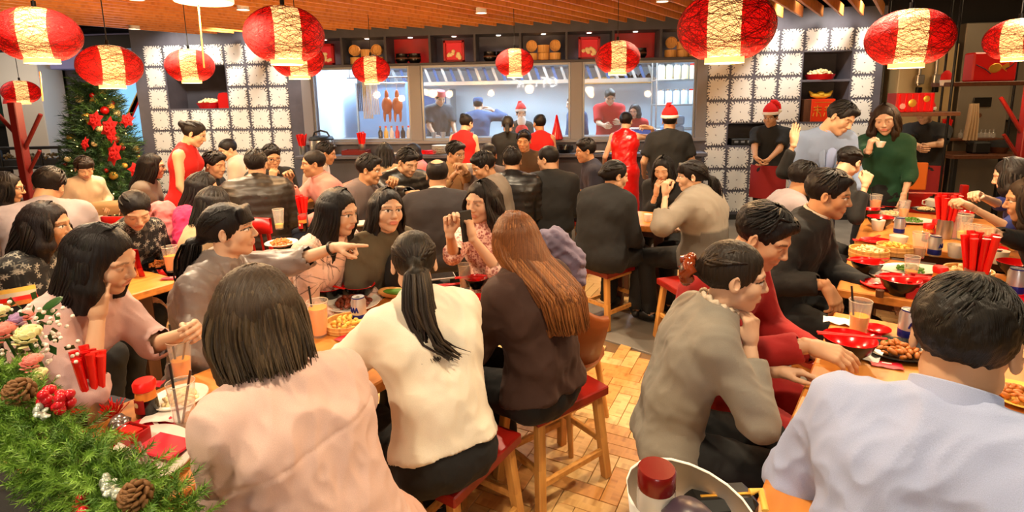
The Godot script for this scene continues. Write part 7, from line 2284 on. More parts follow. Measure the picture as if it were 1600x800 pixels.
func furniture() -> void:
	table("dining_table", "long wooden table crowded with women and dishes at left front", Vector3(-0.955, 0, -1.178) - Vector3(0.5, 0, -0.866) * 0.45, -30, 1.95, 0.62, 1.0, -1.0)
	var c := on(285, 437, TABLE)
	table("dining_table", "wooden table behind the pink sweater woman, dark legs visible", c, -25, 1.3, 0.62, -1.0, -1.0)
	c = on(1304, 487, TABLE)
	table("dining_table", "wooden table in front of the pale blue shirt man", c, -32, 1.5, 0.95, -1.0, 1.0)
	c = on(1307, 451, TABLE)
	table("dining_table", "wooden table with steamer baskets in the middle right", c, -31, 0.74, 1.0, 1.0, 1.0)
	c = on(1334, 378, TABLE)
	table("dining_table", "farthest wooden table on the right, beside the woman in green", c + Vector3(0.02, 0, -0.03), -31, 1.25, 1.1, 1.0, 1.0)
	c = on(1050, 357, TABLE)
	table("small_table", "small wooden table between three women in the middle", c, -20, 0.55, 0.55, 1.0, -1.0)
	c = on(690, 325, TABLE)
	table("dining_table", "wooden table of the men in the middle, plates showing", c, -30, 1.7, 0.62, 1.0, -1.0)
	table("dining_table", "wooden table between dark suits and the counter", Vector3(-0.9, 0, -5.3), 0, 0.6, 1.35)
	c = on(448, 318, TABLE)
	table("dining_table", "wooden table between olive puffer man and pink shirt man", c, -20, 0.8, 0.75, 1.0, -1.0)
	table("dining_table", "wooden table at the back near the serving counter", Vector3(-2.6, 0, -6.1), 0, 0.6, 1.1)
	# stools: red seat on four splayed pine legs
	stool("red-topped pine stool under the auburn-haired woman, legs in full view", Vector3(-0.03, 0, -2.23), 42)
	stool("red-topped pine stool under the woman in cream sweater", Vector3(-0.37, 0, -1.78), 62)
	var p := on(948, 417, 0.44)
	stool("red-topped pine stool under the woman in black jacket", Vector3(p.x + 0.03, 0, p.z - 0.08), 45)
	p = on(1085, 440, 0.44)
	stool("red-topped pine stool under the two-tone grey knit woman", Vector3(p.x, 0, p.z), 20)
	p = on(880, 343, 0.44)
	stool("red-topped pine stool under the charcoal suit man", Vector3(p.x, 0, p.z), 10)
	p = on(815, 347, 0.44)
	stool("red-topped pine stool under the quilted puffer man", Vector3(p.x, 0, p.z), 5)
	stool("red-topped stool under the grey sweater woman, bag beside it", Vector3(0.5, 0, -1.52), -62)
	p = on(1290, 545, 0.44)
	stool("red-topped stool beside the hand in white cuff", Vector3(p.x - 0.05, 0, p.z), -58)
	# chairs
	var red: Material = M.red_paint
	p = at(240, 288, 4.2)
	chair("red wooden chair back standing before the glasses woman", Vector3(p.x, 0, p.z), 175, red, "spindle_chair")
	p = at(412, 318, 4.15)
	chair("red wooden chair back behind the olive puffer jacket man", Vector3(p.x, 0, p.z), 172, red, "spindle_chair")
	p = at(255, 345, 3.4)
	chair("red wooden chair carrying a pink coat", Vector3(p.x, 0, p.z), 150, red, "spindle_chair")
	p = at(48, 292, 4.4)
	chair("red wooden chair at far left behind the glasses woman", Vector3(p.x, 0, p.z), 160, red, "spindle_chair")
	p = at(200, 288, 4.9)
	chair("beige wooden chair beside the christmas tree", Vector3(p.x, 0, p.z), 205, M.beige_paint, "slat_chair")
	p = at(292, 315, 4.2)
	chair("beige wooden chair right of the red chair", Vector3(p.x, 0, p.z), 160, M.beige_paint, "slat_chair")
	p = at(130, 358, 3.35)
	chair("beige wooden chair under the grey sweater man", Vector3(p.x, 0, p.z), 175, M.beige_paint, "slat_chair")
	# the leather tub chair with the quilted jacket
	p = at(868, 430, 2.75)
	var o := thing("tub_chair", "brown leather chair with rounded back under the quilted jacket", "chair", Vector3(p.x, 0, p.z), 150)
	var st := T()
	st.set_smooth_group(1)
	for i in 16:
		for f in 8:
			var P := func(k: int, s: int) -> Vector3:
				var a := PI + PI * k / 16.0
				var prof: Vector2 = [Vector2(0.24, 0.42), Vector2(0.28, 0.6), Vector2(0.3, 0.78), Vector2(0.29, 0.83), Vector2(0.265, 0.82), Vector2(0.25, 0.76), Vector2(0.22, 0.58), Vector2(0.2, 0.42), Vector2(0.24, 0.42)][s]
				var drop := 0.0 if prof.y < 0.5 else (prof.y - 0.5) * 0.5 * pow(absf(cos(a)), 3.0)
				return Vector3(cos(a) * prof.x, prof.y - drop, sin(a) * prof.x * 0.9)
			q(st, P.call(i, f), P.call(i, f + 1), P.call(i + 1, f + 1), P.call(i + 1, f))
	put("backrest", fin(st), M.brown_leather, o)
	put("seat", lathem([Vector2(0, 0.38), Vector2(0.22, 0.38), Vector2(0.25, 0.42), Vector2(0.22, 0.46), Vector2(0, 0.47)], 20), M.brown_leather, o)
	for x in [-1.0, 1.0]:
		for z in [-1.0, 1.0]: put("leg", tubem([Vector3(x * 0.15, 0.4, z * 0.15), Vector3(x * 0.2, 0, z * 0.2)], [0.02, 0.013], 8), M.pine, o)
	coat("quilted_jacket", "lilac grey quilted jacket thrown over the leather chair", [at(838, 378, 2.75), at(868, 376, 2.72), at(898, 408, 2.72)], 0.05, M.lilac_quilt, true)
	coat("pink_coat", "pale pink coat hung over the red chair", [at(243, 328, 3.62), at(258, 330, 3.6), at(268, 365, 3.6)], 0.05, M.rose, false)
	coat("fuchsia_coat", "fuchsia coat hanging beside the black bob woman", [at(290, 338, 3.6), at(297, 345, 3.55), at(293, 372, 3.5)], 0.07, M.fuchsia, false)
	# the white tote with bottle, and the dark purse, at the bottom edge
	o = thing("white_tote", "white paper tote bag standing on the red stool at bottom edge", "bag", at(1078, 812, 1.12) + Vector3(0, -0.13, 0), -12)
	st = T()
	st.set_smooth_group(1)
	for k in 20:
		for f in 3:
			var P := func(i: int, s: int) -> Vector3:
				var a := TAU * (i % 20) / 20.0
				var r: float = [0.09, 0.115, 0.13, 0.128][s]
				var y: float = [-0.06, 0.06, 0.17, 0.165][s] + (0.035 * sin(a - 2.2) if s > 1 else 0.0)
				return Vector3(cos(a) * r, y, sin(a) * r * 0.75)
			q(st, P.call(k, f), P.call(k + 1, f), P.call(k + 1, f + 1), P.call(k, f + 1))
	put("bag", fin(st), M.white_paper, o)
	o = thing("water_bottle", "clear bottle with dark red cap and pink emblem in the tote", "bottle", at(1024, 806, 1.1) + Vector3(0, -0.062, 0), 10)
	put("body", lathem([Vector2(0, 0), Vector2(0.036, 0), Vector2(0.038, 0.01), Vector2(0.038, 0.12), Vector2(0.033, 0.135), Vector2(0, 0.135)], 24), mat("clear_plastic", Color(0.9, 0.9, 0.88, 0.35), 0.12, 0, {"transparency": BaseMaterial3D.TRANSPARENCY_ALPHA}), o)
	put("cap", lathem([Vector2(0.036, 0.128), Vector2(0.0375, 0.132), Vector2(0.0375, 0.166), Vector2(0.035, 0.17), Vector2(0, 0.17)], 28), mat("cap_red", Color(0.42, 0.05, 0.04), 0.25), o)
	st = T()
	for k in 24:
		var a0 := TAU * k / 24
		var a1 := TAU * (k + 1) / 24
		for rr in [[0.02, 0.0175], [0.012, 0.0105]]:
			var W := func(a: float, r: float) -> Vector3: return Vector3(sin(cos(a) * r / 0.0385 + 0.5) * 0.0386, 0.085 + sin(a) * r, cos(cos(a) * r / 0.0385 + 0.5) * 0.0386)
			q(st, W.call(a0, rr[1]), W.call(a0, rr[0]), W.call(a1, rr[0]), W.call(a1, rr[1]))
	put("emblem", fin(st), M.pink_paper, o)
	o = thing("purse", "small dark leather purse with yellow zip pull at bottom edge", "purse", at(1125, 785, 1.2), 8)
	put("body", boxm(Vector3(0.15, 0.055, 0.08), 0.016), M.black_leather, o)
	put("zip", boxm(Vector3(0.12, 0.005, 0.006), 0.001), M.gold, o, Vector3(0.01, 0.028, 0.012))
	put("zip_pull", tubem([Vector3(0.06, 0.03, 0.01), Vector3(0.085, 0.033, 0.01), Vector3(0.078, 0.012, 0.045)], 0.008, 7), M.food_yellow, o)
	o = thing("round_cap", "dark purple round lid at the bottom edge beside the tote", "lid", at(1075, 806, 1.04))
	put("lid", lathem([Vector2(0, -0.03), Vector2(0.05, -0.03), Vector2(0.05, 0.0), Vector2(0.03, 0.02), Vector2(0, 0.024)], 20), mat("plum_plastic", Color(0.22, 0.17, 0.22), 0.35), o)


func coat(called: String, label: String, along: Array, r: float, m: Material, quilt: bool) -> void:
	var lo := Vector3(INF, INF, INF)
	var hi := -lo
	for v in along:
		lo = lo.min(v)
		hi = hi.max(v)
	var f := Field.new(lo - Vector3.ONE * (r * 2.2), hi + Vector3.ONE * (r * 2.2), 0.009)
	for k in along.size() - 1:
		f.cap(along[k], along[k + 1], r, r * 1.1, 0.05)
		f.cap(along[k] - Vector3(0, 0.05, 0.02), along[k + 1] - Vector3(0, 0.09, 0), r * 0.9, r, 0.05)
	f.build()
	var so := Soup.new()
	so.add(f.verts, f.norms, f.index, Color.WHITE)
	so.c.clear()
	var nz := FastNoiseLite.new()
	nz.seed = 5
	nz.frequency = 11.0
	nz.fractal_type = FastNoiseLite.FRACTAL_RIDGED
	nz.fractal_octaves = 2
	so.push(func(v: Vector3, n: Vector3) -> float: return nz.get_noise_3d(v.x, v.y, v.z) * 0.012 + ((absf(sin((v.x * 0.8 + v.y) * 62.0)) - 0.5) * 0.008 if quilt else 0.0))
	tag(put(called, so.mesh(), m, null), label, "coat")


# ---------------------------------------------------------------- what stands on the tables
var shapes := {}


func shape(key: String, make: Callable) -> Mesh:
	if not shapes.has(key): shapes[key] = make.call()
	return shapes[key]


func bowl(x: float, y: float, label: String, s := 1.0, sticks := 0, h := TABLE) -> void:
	var o := thing("noodle_bowl", label, "bowl", on(x, y, h))
	put("outer", shape("bowl_o", func(): return lathem([Vector2(0, 0), Vector2(0.035, 0), Vector2(0.038, 0.012), Vector2(0.062, 0.035), Vector2(0.077, 0.068), Vector2(0.078, 0.072)], 26)), M.black_gloss, o, Vector3.ZERO, Basis.from_scale(Vector3.ONE * s))
	put("inner", shape("bowl_i", func(): return lathem([Vector2(0.078, 0.072), Vector2(0.0755, 0.073), Vector2(0.06, 0.042), Vector2(0.03, 0.02), Vector2(0, 0.018)], 26)), M.red_gloss, o, Vector3.ZERO, Basis.from_scale(Vector3.ONE * s))
	if sticks:
		var c := thing("chopsticks", "red chopsticks on the " + " ".join(label.split(" ").slice(0, 12)), "chopsticks", o.position + Vector3(0, 0.076 * s, 0), sticks)
		for k in 2: put("stick", shape("stick", func(): return tubem([Vector3(-0.13, 0.004, 0), Vector3(0.1, 0.004, 0)], [0.0042, 0.0028], 6)), M.red_plastic, c, Vector3(0.02, 0, k * 0.011 - 0.005), Basis(Vector3.UP, k * 0.04))


func tumbler(x: float, y: float, label: String, m: String, fill := 0.6, s := 1.0, sticks := 0, h := TABLE) -> void:
	var o := thing("tumbler", label, "glass", on(x, y, h))
	var b := Basis.from_scale(Vector3.ONE * s)
	put("glass", shape("tumbler", func(): return lathem([Vector2(0, 0.0), Vector2(0.026, 0), Vector2(0.028, 0.004), Vector2(0.04, 0.145), Vector2(0.0385, 0.145), Vector2(0.027, 0.01), Vector2(0, 0.01)], 26)), M.tumbler, o, Vector3.ZERO, b)
	put("rim", shape("rim", func(): return lathem([Vector2(0.0402, 0.1435), Vector2(0.0406, 0.145), Vector2(0.0398, 0.1465), Vector2(0.0384, 0.145), Vector2(0.0402, 0.1435)], 26)), mat("rim_glass", Color(0.95, 0.9, 0.8, 0.55), 0.1, 0, {"transparency": BaseMaterial3D.TRANSPARENCY_ALPHA}), o, Vector3.ZERO, b)
	if fill > 0.0:
		var t := fill * 0.135
		put("drink", lathem([Vector2(0, 0.011), Vector2(0.0265, 0.011), Vector2(0.0265 + 0.0115 * t / 0.135, 0.011 + t), Vector2(0, 0.011 + t)], 22), M[m], o, Vector3.ZERO, b)
	for k in sticks:
		put("straw", tubem([Vector3(-0.015 + k * 0.01, 0.012, 0.005), Vector3(-0.034 + k * 0.065, 0.2 - k * 0.02, -0.01)], 0.0038, 6), M.black_plastic if k == 0 else M.walnut, o, Vector3.ZERO, b)


func can(x: float, y: float, label: String, s := 1.0, turn := 0.0, h := TABLE) -> void:
	var o := thing("drink_can", label, "can", on(x, y, h), turn)
	var b := Basis.from_scale(Vector3.ONE * s)
	put("can", shape("can", func(): return lathem([Vector2(0, 0.003), Vector2(0.024, 0), Vector2(0.033, 0.01), Vector2(0.033, 0.1), Vector2(0.027, 0.116), Vector2(0.0275, 0.12), Vector2(0.025, 0.12), Vector2(0.024, 0.116), Vector2(0, 0.116)], 26)), M.can_silver, o, Vector3.ZERO, b)
	put("blue_band", shape("canb", func(): return lathem([Vector2(0.0331, 0.012), Vector2(0.0334, 0.013), Vector2(0.0334, 0.042), Vector2(0.0331, 0.043)], 26)), M.can_blue, o, Vector3.ZERO, b)
	put("blue_ring", shape("canr", func(): return lathem([Vector2(0.0276, 0.115), Vector2(0.0281, 0.118), Vector2(0.0276, 0.1205)], 26)), M.can_blue, o, Vector3.ZERO, b)
	put("emblem", shape("cane", func():
		var st := T()
		for k in 6: tube(st, [Vector3(sin(-0.7 + k * 0.22) * 0.0335, 0.055 + (k % 2) * 0.024, cos(-0.7 + k * 0.22) * 0.0335), Vector3(sin(-0.5 + k * 0.22) * 0.0335, 0.075 - (k % 2) * 0.02, cos(-0.5 + k * 0.22) * 0.0335)], 0.0034, 5)
		return fin(st)), M.can_blue, o, Vector3.ZERO, b)
	put("tab", boxm(Vector3(0.014, 0.002, 0.022), 0.0008), M.steel, o, Vector3(0, 0.119 * s, 0.003), b)


func plate(x: float, y: float, label: String, r := 0.11, food := "", m: Material = null, long := 1.0, turn := 0.0, h := TABLE) -> Node3D:
	var o := thing("plate", label, "plate", on(x, y, h), turn)
	put("dish", shape("plate", func(): return lathem([Vector2(0, 0.0), Vector2(0.062, 0), Vector2(0.1, 0.016), Vector2(0.11, 0.02), Vector2(0.109, 0.023), Vector2(0.098, 0.019), Vector2(0.06, 0.006), Vector2(0, 0.006)], 32)), m if m else M.white_china, o, Vector3.ZERO, Basis.from_scale(Vector3(r / 0.11 * long, 1, r / 0.11)))
	if food: dish_of_food(o, r * 0.62, 0.006, M[food], int(x), 11)
	return o


func steamer(x: float, y: float, label: String, food: String, r := 0.1, h := TABLE, tall := 0.055) -> void:
	var o := thing("bamboo_steamer", label, "steamer", on(x, y, h))
	put("basket", lathem([Vector2(0, 0.004), Vector2(r * 0.95, 0.0), Vector2(r, 0.003), Vector2(r, tall), Vector2(r * 0.93, tall), Vector2(r * 0.92, tall - 0.02), Vector2(0, tall - 0.022)], 32), M.bamboo, o)
	put("binding", lathem([Vector2(r, tall * 0.35), Vector2(r * 1.015, tall * 0.4), Vector2(r * 1.015, tall * 0.6), Vector2(r, tall * 0.65)], 32), M.bamboo, o)
	dish_of_food(o, r * 0.7, tall - 0.025, M[food], int(y), 8)


func cup(x: float, y: float, label: String, s := 1.0, h := TABLE) -> void:
	var o := thing("tea_cup", label, "cup", on(x, y, h))
	put("cup", shape("cup", func(): return lathem([Vector2(0, 0), Vector2(0.022, 0), Vector2(0.026, 0.004), Vector2(0.034, 0.06), Vector2(0.0325, 0.06), Vector2(0.025, 0.008), Vector2(0, 0.008)], 22)), M.white_china, o, Vector3.ZERO, Basis.from_scale(Vector3.ONE * s))


func napkin(x: float, y: float, label: String, m: String, s := Vector2(0.12, 0.09), turn := 20.0, h := TABLE) -> void:
	var o := thing("napkin", label, "napkin", on(x, y, h), turn)
	var st := T()
	st.set_smooth_group(1)
	var n := 6
	for i in n:
		for j in n:
			var P := func(a: int, b: int) -> Vector3: return Vector3((float(a) / n - 0.5) * s.x, 0.004 + 0.014 * rnd(a * 7 + b, int(x)) * (1.0 if m == "white_paper" else 0.35), (float(b) / n - 0.5) * s.y)
			q(st, P.call(i, j + 1), P.call(i + 1, j + 1), P.call(i + 1, j), P.call(i, j))
	put("sheet", fin(st), M[m], o)
	if m == "pink_paper": put("white_print", boxm(Vector3(s.x * 0.3, 0.001, s.y * 0.12), 0.0), M.white_paper, o, Vector3(0, 0.012, 0))


func sauce(x: float, y: float, label: String, s := 1.0, h := TABLE) -> void:
	var o := thing("sauce_bottle", label, "bottle", on(x, y, h), -15)
	var b := Basis.from_scale(Vector3.ONE * s)
	put("sauce", shape("sauce", func(): return lathem([Vector2(0, 0), Vector2(0.031, 0), Vector2(0.033, 0.004), Vector2(0.031, 0.06), Vector2(0, 0.06)], 24)), M.soy, o, Vector3.ZERO, b)
	put("neck", shape("saucen", func(): return lathem([Vector2(0.031, 0.06), Vector2(0.028, 0.085), Vector2(0.026, 0.09), Vector2(0, 0.09)], 24)), mat("amber_glass", Color(0.85, 0.5, 0.2), 0.15), o, Vector3.ZERO, b)
	put("cap", shape("saucec", func(): return lathem([Vector2(0.026, 0.086), Vector2(0.032, 0.09), Vector2(0.033, 0.112), Vector2(0.028, 0.12), Vector2(0, 0.121)], 24)), M.red_plastic, o, Vector3.ZERO, b)
	put("label", shape("saucel", func():
		var st := T()
		st.set_smooth_group(1)
		for k in 8:
			var a0 := -0.75 + k * 0.1875
			var a1 := a0 + 0.1875
			q(st, Vector3(sin(a0) * 0.0338, 0.02, cos(a0) * 0.0338), Vector3(sin(a1) * 0.0338, 0.02, cos(a1) * 0.0338), Vector3(sin(a1) * 0.0328, 0.066, cos(a1) * 0.0328), Vector3(sin(a0) * 0.0328, 0.066, cos(a0) * 0.0328))
		return fin(st)), mat("label_red", Color(0.6, 0.06, 0.04), 0.5), o, Vector3.ZERO, b)
	put("label_print", lathem([Vector2(0, 0.001), Vector2(0.009, 0.0)], 14), M.food_cream, o, Vector3(0, 0.05, 0.0338) * s, Basis(Vector3.RIGHT, PI / 2))


func red_box(x: float, y: float, label: String, size := Vector3(0.13, 0.06, 0.1), turn := -30.0) -> Node3D:
	var o := thing("napkin_box", label, "box", on(x, y, TABLE), turn)
	var st := T()
	box(st, Vector3(0, 0.004, 0), Vector3(size.x, 0.008, size.z), 0.002)
	for s in [-1.0, 1.0]:
		box(st, Vector3(s * size.x / 2, size.y / 2, 0), Vector3(0.006, size.y, size.z), 0.002)
		box(st, Vector3(0, size.y / 2, s * size.z / 2), Vector3(size.x, size.y, 0.006), 0.002)
	put("box", fin(st), M.red_paint, o)
	for k in 4: put("napkin", boxm(Vector3(size.x * 0.7, 0.01, size.z * 0.6), 0.002), M.red_plastic, o, Vector3(0, size.y - 0.005 - k * 0.012, 0), Basis(Vector3.UP, k * 0.12))
	return o


func sticks(x: float, y: float, label: String, turn: float, m: String = "red_plastic", h := TABLE) -> void:
	var o := thing("chopsticks", label, "chopsticks", on(x, y, h), turn)
	for k in 2: put("stick", shape("stick", func(): return tubem([Vector3(-0.13, 0.004, 0), Vector3(0.1, 0.004, 0)], [0.0042, 0.0028], 6)), M[m], o, Vector3(0, 0, k * 0.018 - 0.009), Basis(Vector3.UP, k * 0.09))


func tableware() -> void:
	# --- left front table
	chopstick_holder(on(151, 655, TABLE), 1.0, "steel cup of red chopstick sleeves at lower left")
	sauce(232, 648, "soy sauce bottle with red cap in front of pink sweater woman")
	tumbler(286, 590, "glass of orange drink beside the pink sweater woman's hand", "juice", 0.45, 1.0, 2)
	tumbler(290, 665, "empty glass with black straw and spoon beside brown bob woman", "juice", 0.0, 1.0, 2)
	plate(282, 628, "plate of pale fried food behind the empty glass", 0.085, "food_cream")
	var o := plate(240, 715, "oval white plate with pink napkin and forks at lower left", 0.1, "", null, 1.5, -42)
	put("pink_napkin", boxm(Vector3(0.14, 0.008, 0.09), 0.003), M.pink_paper, o, Vector3(0.0, 0.022, -0.03), Basis(Vector3.UP, 0.5))
	for k in 3:
		var st := T()
		tube(st, [Vector3(-0.07, 0.024, 0.02 + k * 0.018), Vector3(0.02, 0.03, 0.02 + k * 0.018), Vector3(0.05, 0.026, 0.02 + k * 0.02), Vector3(0.09, 0.032, 0.02 + k * 0.02)], [0.004, 0.004, 0.009, 0.006], 6, 0.4)
		put("fork", fin(st), M.steel, o)
	napkin(243, 665, "pink printed napkin behind the oval plate", "pink_paper", Vector2(0.13, 0.09), -40)
	napkin(262, 652, "crumpled white tissue beside the soy sauce", "white_paper", Vector2(0.12, 0.1), 10)
	napkin(238, 603, "small pink napkin near the pink sweater woman's elbow", "pink_paper", Vector2(0.07, 0.05), 15)
	red_box(207, 692, "small dark red box near the oval plate", Vector3(0.085, 0.045, 0.055), -15)
	o = thing("silver_wrapper", "crumpled silver foil wrapper beside the red toothpicks", "wrapper", on(192, 678, TABLE))
	var st := T()
	for k in 7: ball(st, Vector3((rnd(k, 1) - 0.5) * 0.06, 0.02 + rnd(k, 2) * 0.015, (rnd(k, 3) - 0.5) * 0.05), Vector3(0.028, 0.02, 0.024), 5, 3, Basis(Vector3(rnd(k, 4), 1, rnd(k, 5)).normalized(), k * 1.3))
	put("foil", fin(st), M.steel, o)
	o = thing("red_toothpicks", "bunch of red paper shreds beside the steel cup", "toothpicks", on(178, 655, TABLE))
	st = T()
	for k in 60: tube(st, [Vector3(0, 0.0, 0), Vector3((rnd(k, 1) - 0.5) * 0.075, 0.045 + rnd(k, 2) * 0.02, (rnd(k, 3) - 0.5) * 0.06)], 0.0016, 3)
	put("shreds", fin(st), M.red_plastic, o)
	o = thing("chili_jar", "jar with bright red cap between garland and steel cup", "jar", on(128, 662, TABLE))
	put("jar", lathem([Vector2(0, 0), Vector2(0.032, 0), Vector2(0.034, 0.05), Vector2(0.028, 0.06), Vector2(0, 0.06)], 20), M.soy, o)
	put("cap", lathem([Vector2(0.033, 0.052), Vector2(0.034, 0.056), Vector2(0.034, 0.078), Vector2(0.03, 0.082), Vector2(0, 0.083)], 20), M.red_plastic, o)
	o = thing("striped_tin", "black and white striped tin left of the steel cup", "tin", on(112, 640, TABLE))
	for k in 5: put("band", lathem([Vector2(0, k * 0.014), Vector2(0.034, k * 0.014), Vector2(0.034, k * 0.014 + 0.014), Vector2(0, k * 0.014 + 0.014)], 20), M.black_plastic if k % 2 == 0 else M.white_china, o)
	tumbler(500, 525, "glass of orange juice in front of the brown bob woman", "juice", 0.8, 1.08, 1)
	can(562, 503, "silver and blue beer can beside the steamer of yellow food", 1.0, -20)
	steamer(542, 512, "bamboo steamer of yellow food beside the beer can", "food_yellow", 0.095, TABLE, 0.035)
	plate(475, 500, "plate of rice and orange food behind the juice glass", 0.1, "food_orange")
	plate(552, 478, "plate of glazed dark meat behind the beer can", 0.13, "food_brown")
	napkin(556, 532, "pink napkin at the cream sweater woman's elbow", "pink_paper", Vector2(0.16, 0.1), -30)
	bowl(514, 470, "black bowl with red inside, left of two before the checked blouse", 1.05, -28)
	bowl(563, 466, "black bowl with red inside, right of two before the checked blouse", 1.0)
	tumbler(583, 445, "glass of pale lime drink beside the checked blouse woman", "lime_juice", 0.6, 1.0)
	bowl(612, 446, "black bowl with red inside half hidden by the ponytail head", 1.0, 160)
	o = thing("filled_roll", "long bread roll with green filling left of the cream sweater", "bread", on(615, 466, TABLE), -8)
	put("bread", ballm(Vector3(0.085, 0.028, 0.035), 18, 10), mat("crust", Color(0.85, 0.6, 0.33), 0.5), o, Vector3(0, 0.03, 0))
	put("filling", ballm(Vector3(0.07, 0.014, 0.034), 14, 8), M.food_green, o, Vector3(0.02, 0.042, 0.012))
	o = thing("tablet", "small dark tablet lying on the table before rose blouse woman", "tablet", on(690, 433, TABLE), 20)
	put("case", boxm(Vector3(0.15, 0.01, 0.1), 0.004), M.white_metal, o, Vector3(0, 0.005, 0))
	put("screen", boxm(Vector3(0.138, 0.002, 0.09), 0.0), M.black_gloss, o, Vector3(0, 0.011, 0))
	sticks(708, 445, "red chopsticks beside the dark tablet", 18)
	tumbler(727, 450, "glass with amber drink left of the auburn hair", "beer", 0.35, 0.9)
	bowl(744, 450, "black bowl with red inside beside the auburn hair", 0.8, 15)
	bowl(748, 480, "small red bowl at the cream sweater woman's right shoulder", 0.7)
	# --- second table on the left
	tumbler(263, 392, "tall glass of orange juice in front of the woman looking down", "juice", 0.75, 1.15)
	tumbler(269, 424, "lower glass of orange juice with dark straw near pointing woman", "juice", 0.6, 1.05, 1)
	plate(252, 417, "dark plate of shrimps beside the two orange juices", 0.1, "food_orange", M.black_gloss)
	bowl(250, 400, "black bowl holding red chopsticks behind the shrimp plate", 0.9, 10)
	napkin(272, 436, "red printed napkin on the table edge behind pink sweater woman", "pink_paper", Vector2(0.14, 0.05), 10)
	plate(97, 440, "yellowish plate left of the black bob", 0.1, "food_cream")
	bowl(98, 452, "red bowl at the neck of the pink sweater woman", 0.85)
	sticks(62, 437, "pair of red chopsticks behind the beige cap", 6)
	sticks(104, 412, "red chopsticks over the dark jumper's sleeve", 12)
	o = thing("beige_cap", "beige cloth cap lying on the table at far left", "cap", on(47, 458, TABLE), 20)
	put("crown", lathem([Vector2(0.075, 0), Vector2(0.072, 0.03), Vector2(0.05, 0.055), Vector2(0, 0.062)], 22), M.beige, o)
	put("band", lathem([Vector2(0.077, 0.0), Vector2(0.078, 0.012), Vector2(0.075, 0.016)], 22), M.walnut, o)
	put("visor", boxm(Vector3(0.1, 0.006, 0.07), 0.003), M.beige, o, Vector3(0.05, 0.005, 0.06))
	napkin(20, 462, "sheet of pale pink paper at the left edge", "white_paper", Vector2(0.22, 0.1), 5)
	o = thing("red_pouch", "soft orange-red pouch at the left edge behind the cap", "pouch", on(10, 448, TABLE))
	put("pouch", ballm(Vector3(0.09, 0.035, 0.06), 14, 8), M.red_plastic, o, Vector3(0, 0.035, 0))
	# --- small things farther back
	plate(440, 383, "white plate of noodles behind the pointing arm", 0.11, "food_orange")
	tumbler(437, 358, "clear glass left of the red napkin cup in the middle", "lime_juice", 0.2, 1.1)
	chopstick_holder(on(474, 352, TABLE), 1.05, "steel cup of red sleeves behind the pointing woman")
	sauce(474, 360, "sauce jar with red cap below the red sleeves", 1.0)
	plate(645, 318, "white plate in front of the black puffer man", 0.11, "food_cream")
	plate(566, 352, "white plate glimpsed between two long-haired women", 0.09, "")
	tumbler(676, 328, "small glass in the black puffer man's hand", "beer", 0.5, 0.8)
	# --- right tables, near to far
	tumbler(1340, 525, "glass of orange juice with straw before the pale blue shirt man", "juice", 0.55, 1.05, 1)
	bowl(1325, 560, "large black bowl with red inside nearest the pale blue shirt man", 1.15, -12)
	can(1417, 530, "silver and blue beer can nearest the pale blue shirt man", 1.05, 10)
	plate(1370, 520, "small fluted red dish behind the juice glass", 0.05, "", M.red_gloss)
	napkin(1311, 505, "folded white tissue at the table corner", "white_paper", Vector2(0.12, 0.07), -25)
	napkin(1362, 528, "pink printed packet under the fluted red dish", "pink_paper", Vector2(0.09, 0.06), 30)
	plate(1405, 553, "black tray of fried food left of the black-haired head", 0.11, "food_orange", M.black_gloss, 1.2)
	napkin(1352, 556, "crumpled cream wrapper beside the large black bowl", "white_paper", Vector2(0.11, 0.1), 50)
	napkin(1385, 572, "red printed napkin in front of the fried food tray", "pink_paper", Vector2(0.1, 0.05), -20)
	plate(1390, 538, "green leaves beside the beer can", 0.03, "food_green", M.food_green)
	cup(1432, 515, "white cup partly hidden behind the near beer can", 1.1)
	bowl(1404, 460, "large black bowl with red rim on the steamer table", 1.15, -4)
	bowl(1353, 428, "black bowl with red rim at the black suit man's elbow", 1.05, 6)
	plate(1422, 425, "long white plate of leftovers behind the large black bowl", 0.1, "food_green", null, 1.7, 4)
	tumbler(1422, 438, "glass with orange fruit in front of the long plate", "juice", 0.35, 0.9)
	plate(1377, 434, "small white dish beside the orange fruit glass", 0.06)
	plate(1372, 449, "red napkin tray left of the large black bowl", 0.08, "", M.red_plastic)
	napkin(1372, 442, "white tissue lying in the red napkin tray", "white_paper", Vector2(0.11, 0.08), 15)
	o = thing("brown_cup", "tiny brown cup on the table edge beside the red tray", "cup", on(1374, 464, TABLE))
	put("cup", lathem([Vector2(0, 0), Vector2(0.016, 0), Vector2(0.018, 0.035), Vector2(0.014, 0.035), Vector2(0, 0.01)], 14), M.walnut, o)
	red_box(1447, 466, "red napkin box at the right of the large black bowl", Vector3(0.16, 0.06, 0.1), -28)
	red_box(1446, 448, "second red napkin box behind the first one", Vector3(0.13, 0.05, 0.09), -30)
	sauce(1466, 452, "sauce bottle with red cap behind the red napkin boxes", 1.0)
	steamer(1511, 440, "bamboo steamer of white dumplings left of the red sleeves", "food_cream", 0.105, TABLE, 0.07)
	chopstick_holder(on(1522, 462, TABLE), 1.35, "cup of tall red sleeves above the black-haired head")
	steamer(1357, 402, "open bamboo steamer of dumplings before the black suit man", "food_cream", 0.105)
	steamer(1398, 396, "bamboo steamer with golden buns beside the open one", "food_yellow", 0.1)
	tumbler(1435, 402, "glass mug of tea in front of the silver cans", "beer", 0.35, 1.05)
	can(1459, 400, "silver and blue can right of the glass mug", 1.05, 40)
	can(1404, 366, "dark blue can left of the white cups", 1.0, 90)
	cup(1371, 360, "white cup on the far table corner", 1.3)
	cup(1402, 390, "white cup holding folded tissue", 1.5)
	cup(1492, 402, "white cup below the red pitcher", 1.3)
	cup(1560, 412, "white cup right of the tall red sleeves", 1.3)
	bowl(1374, 355, "black bowl with red rim behind the far white cup", 1.1)
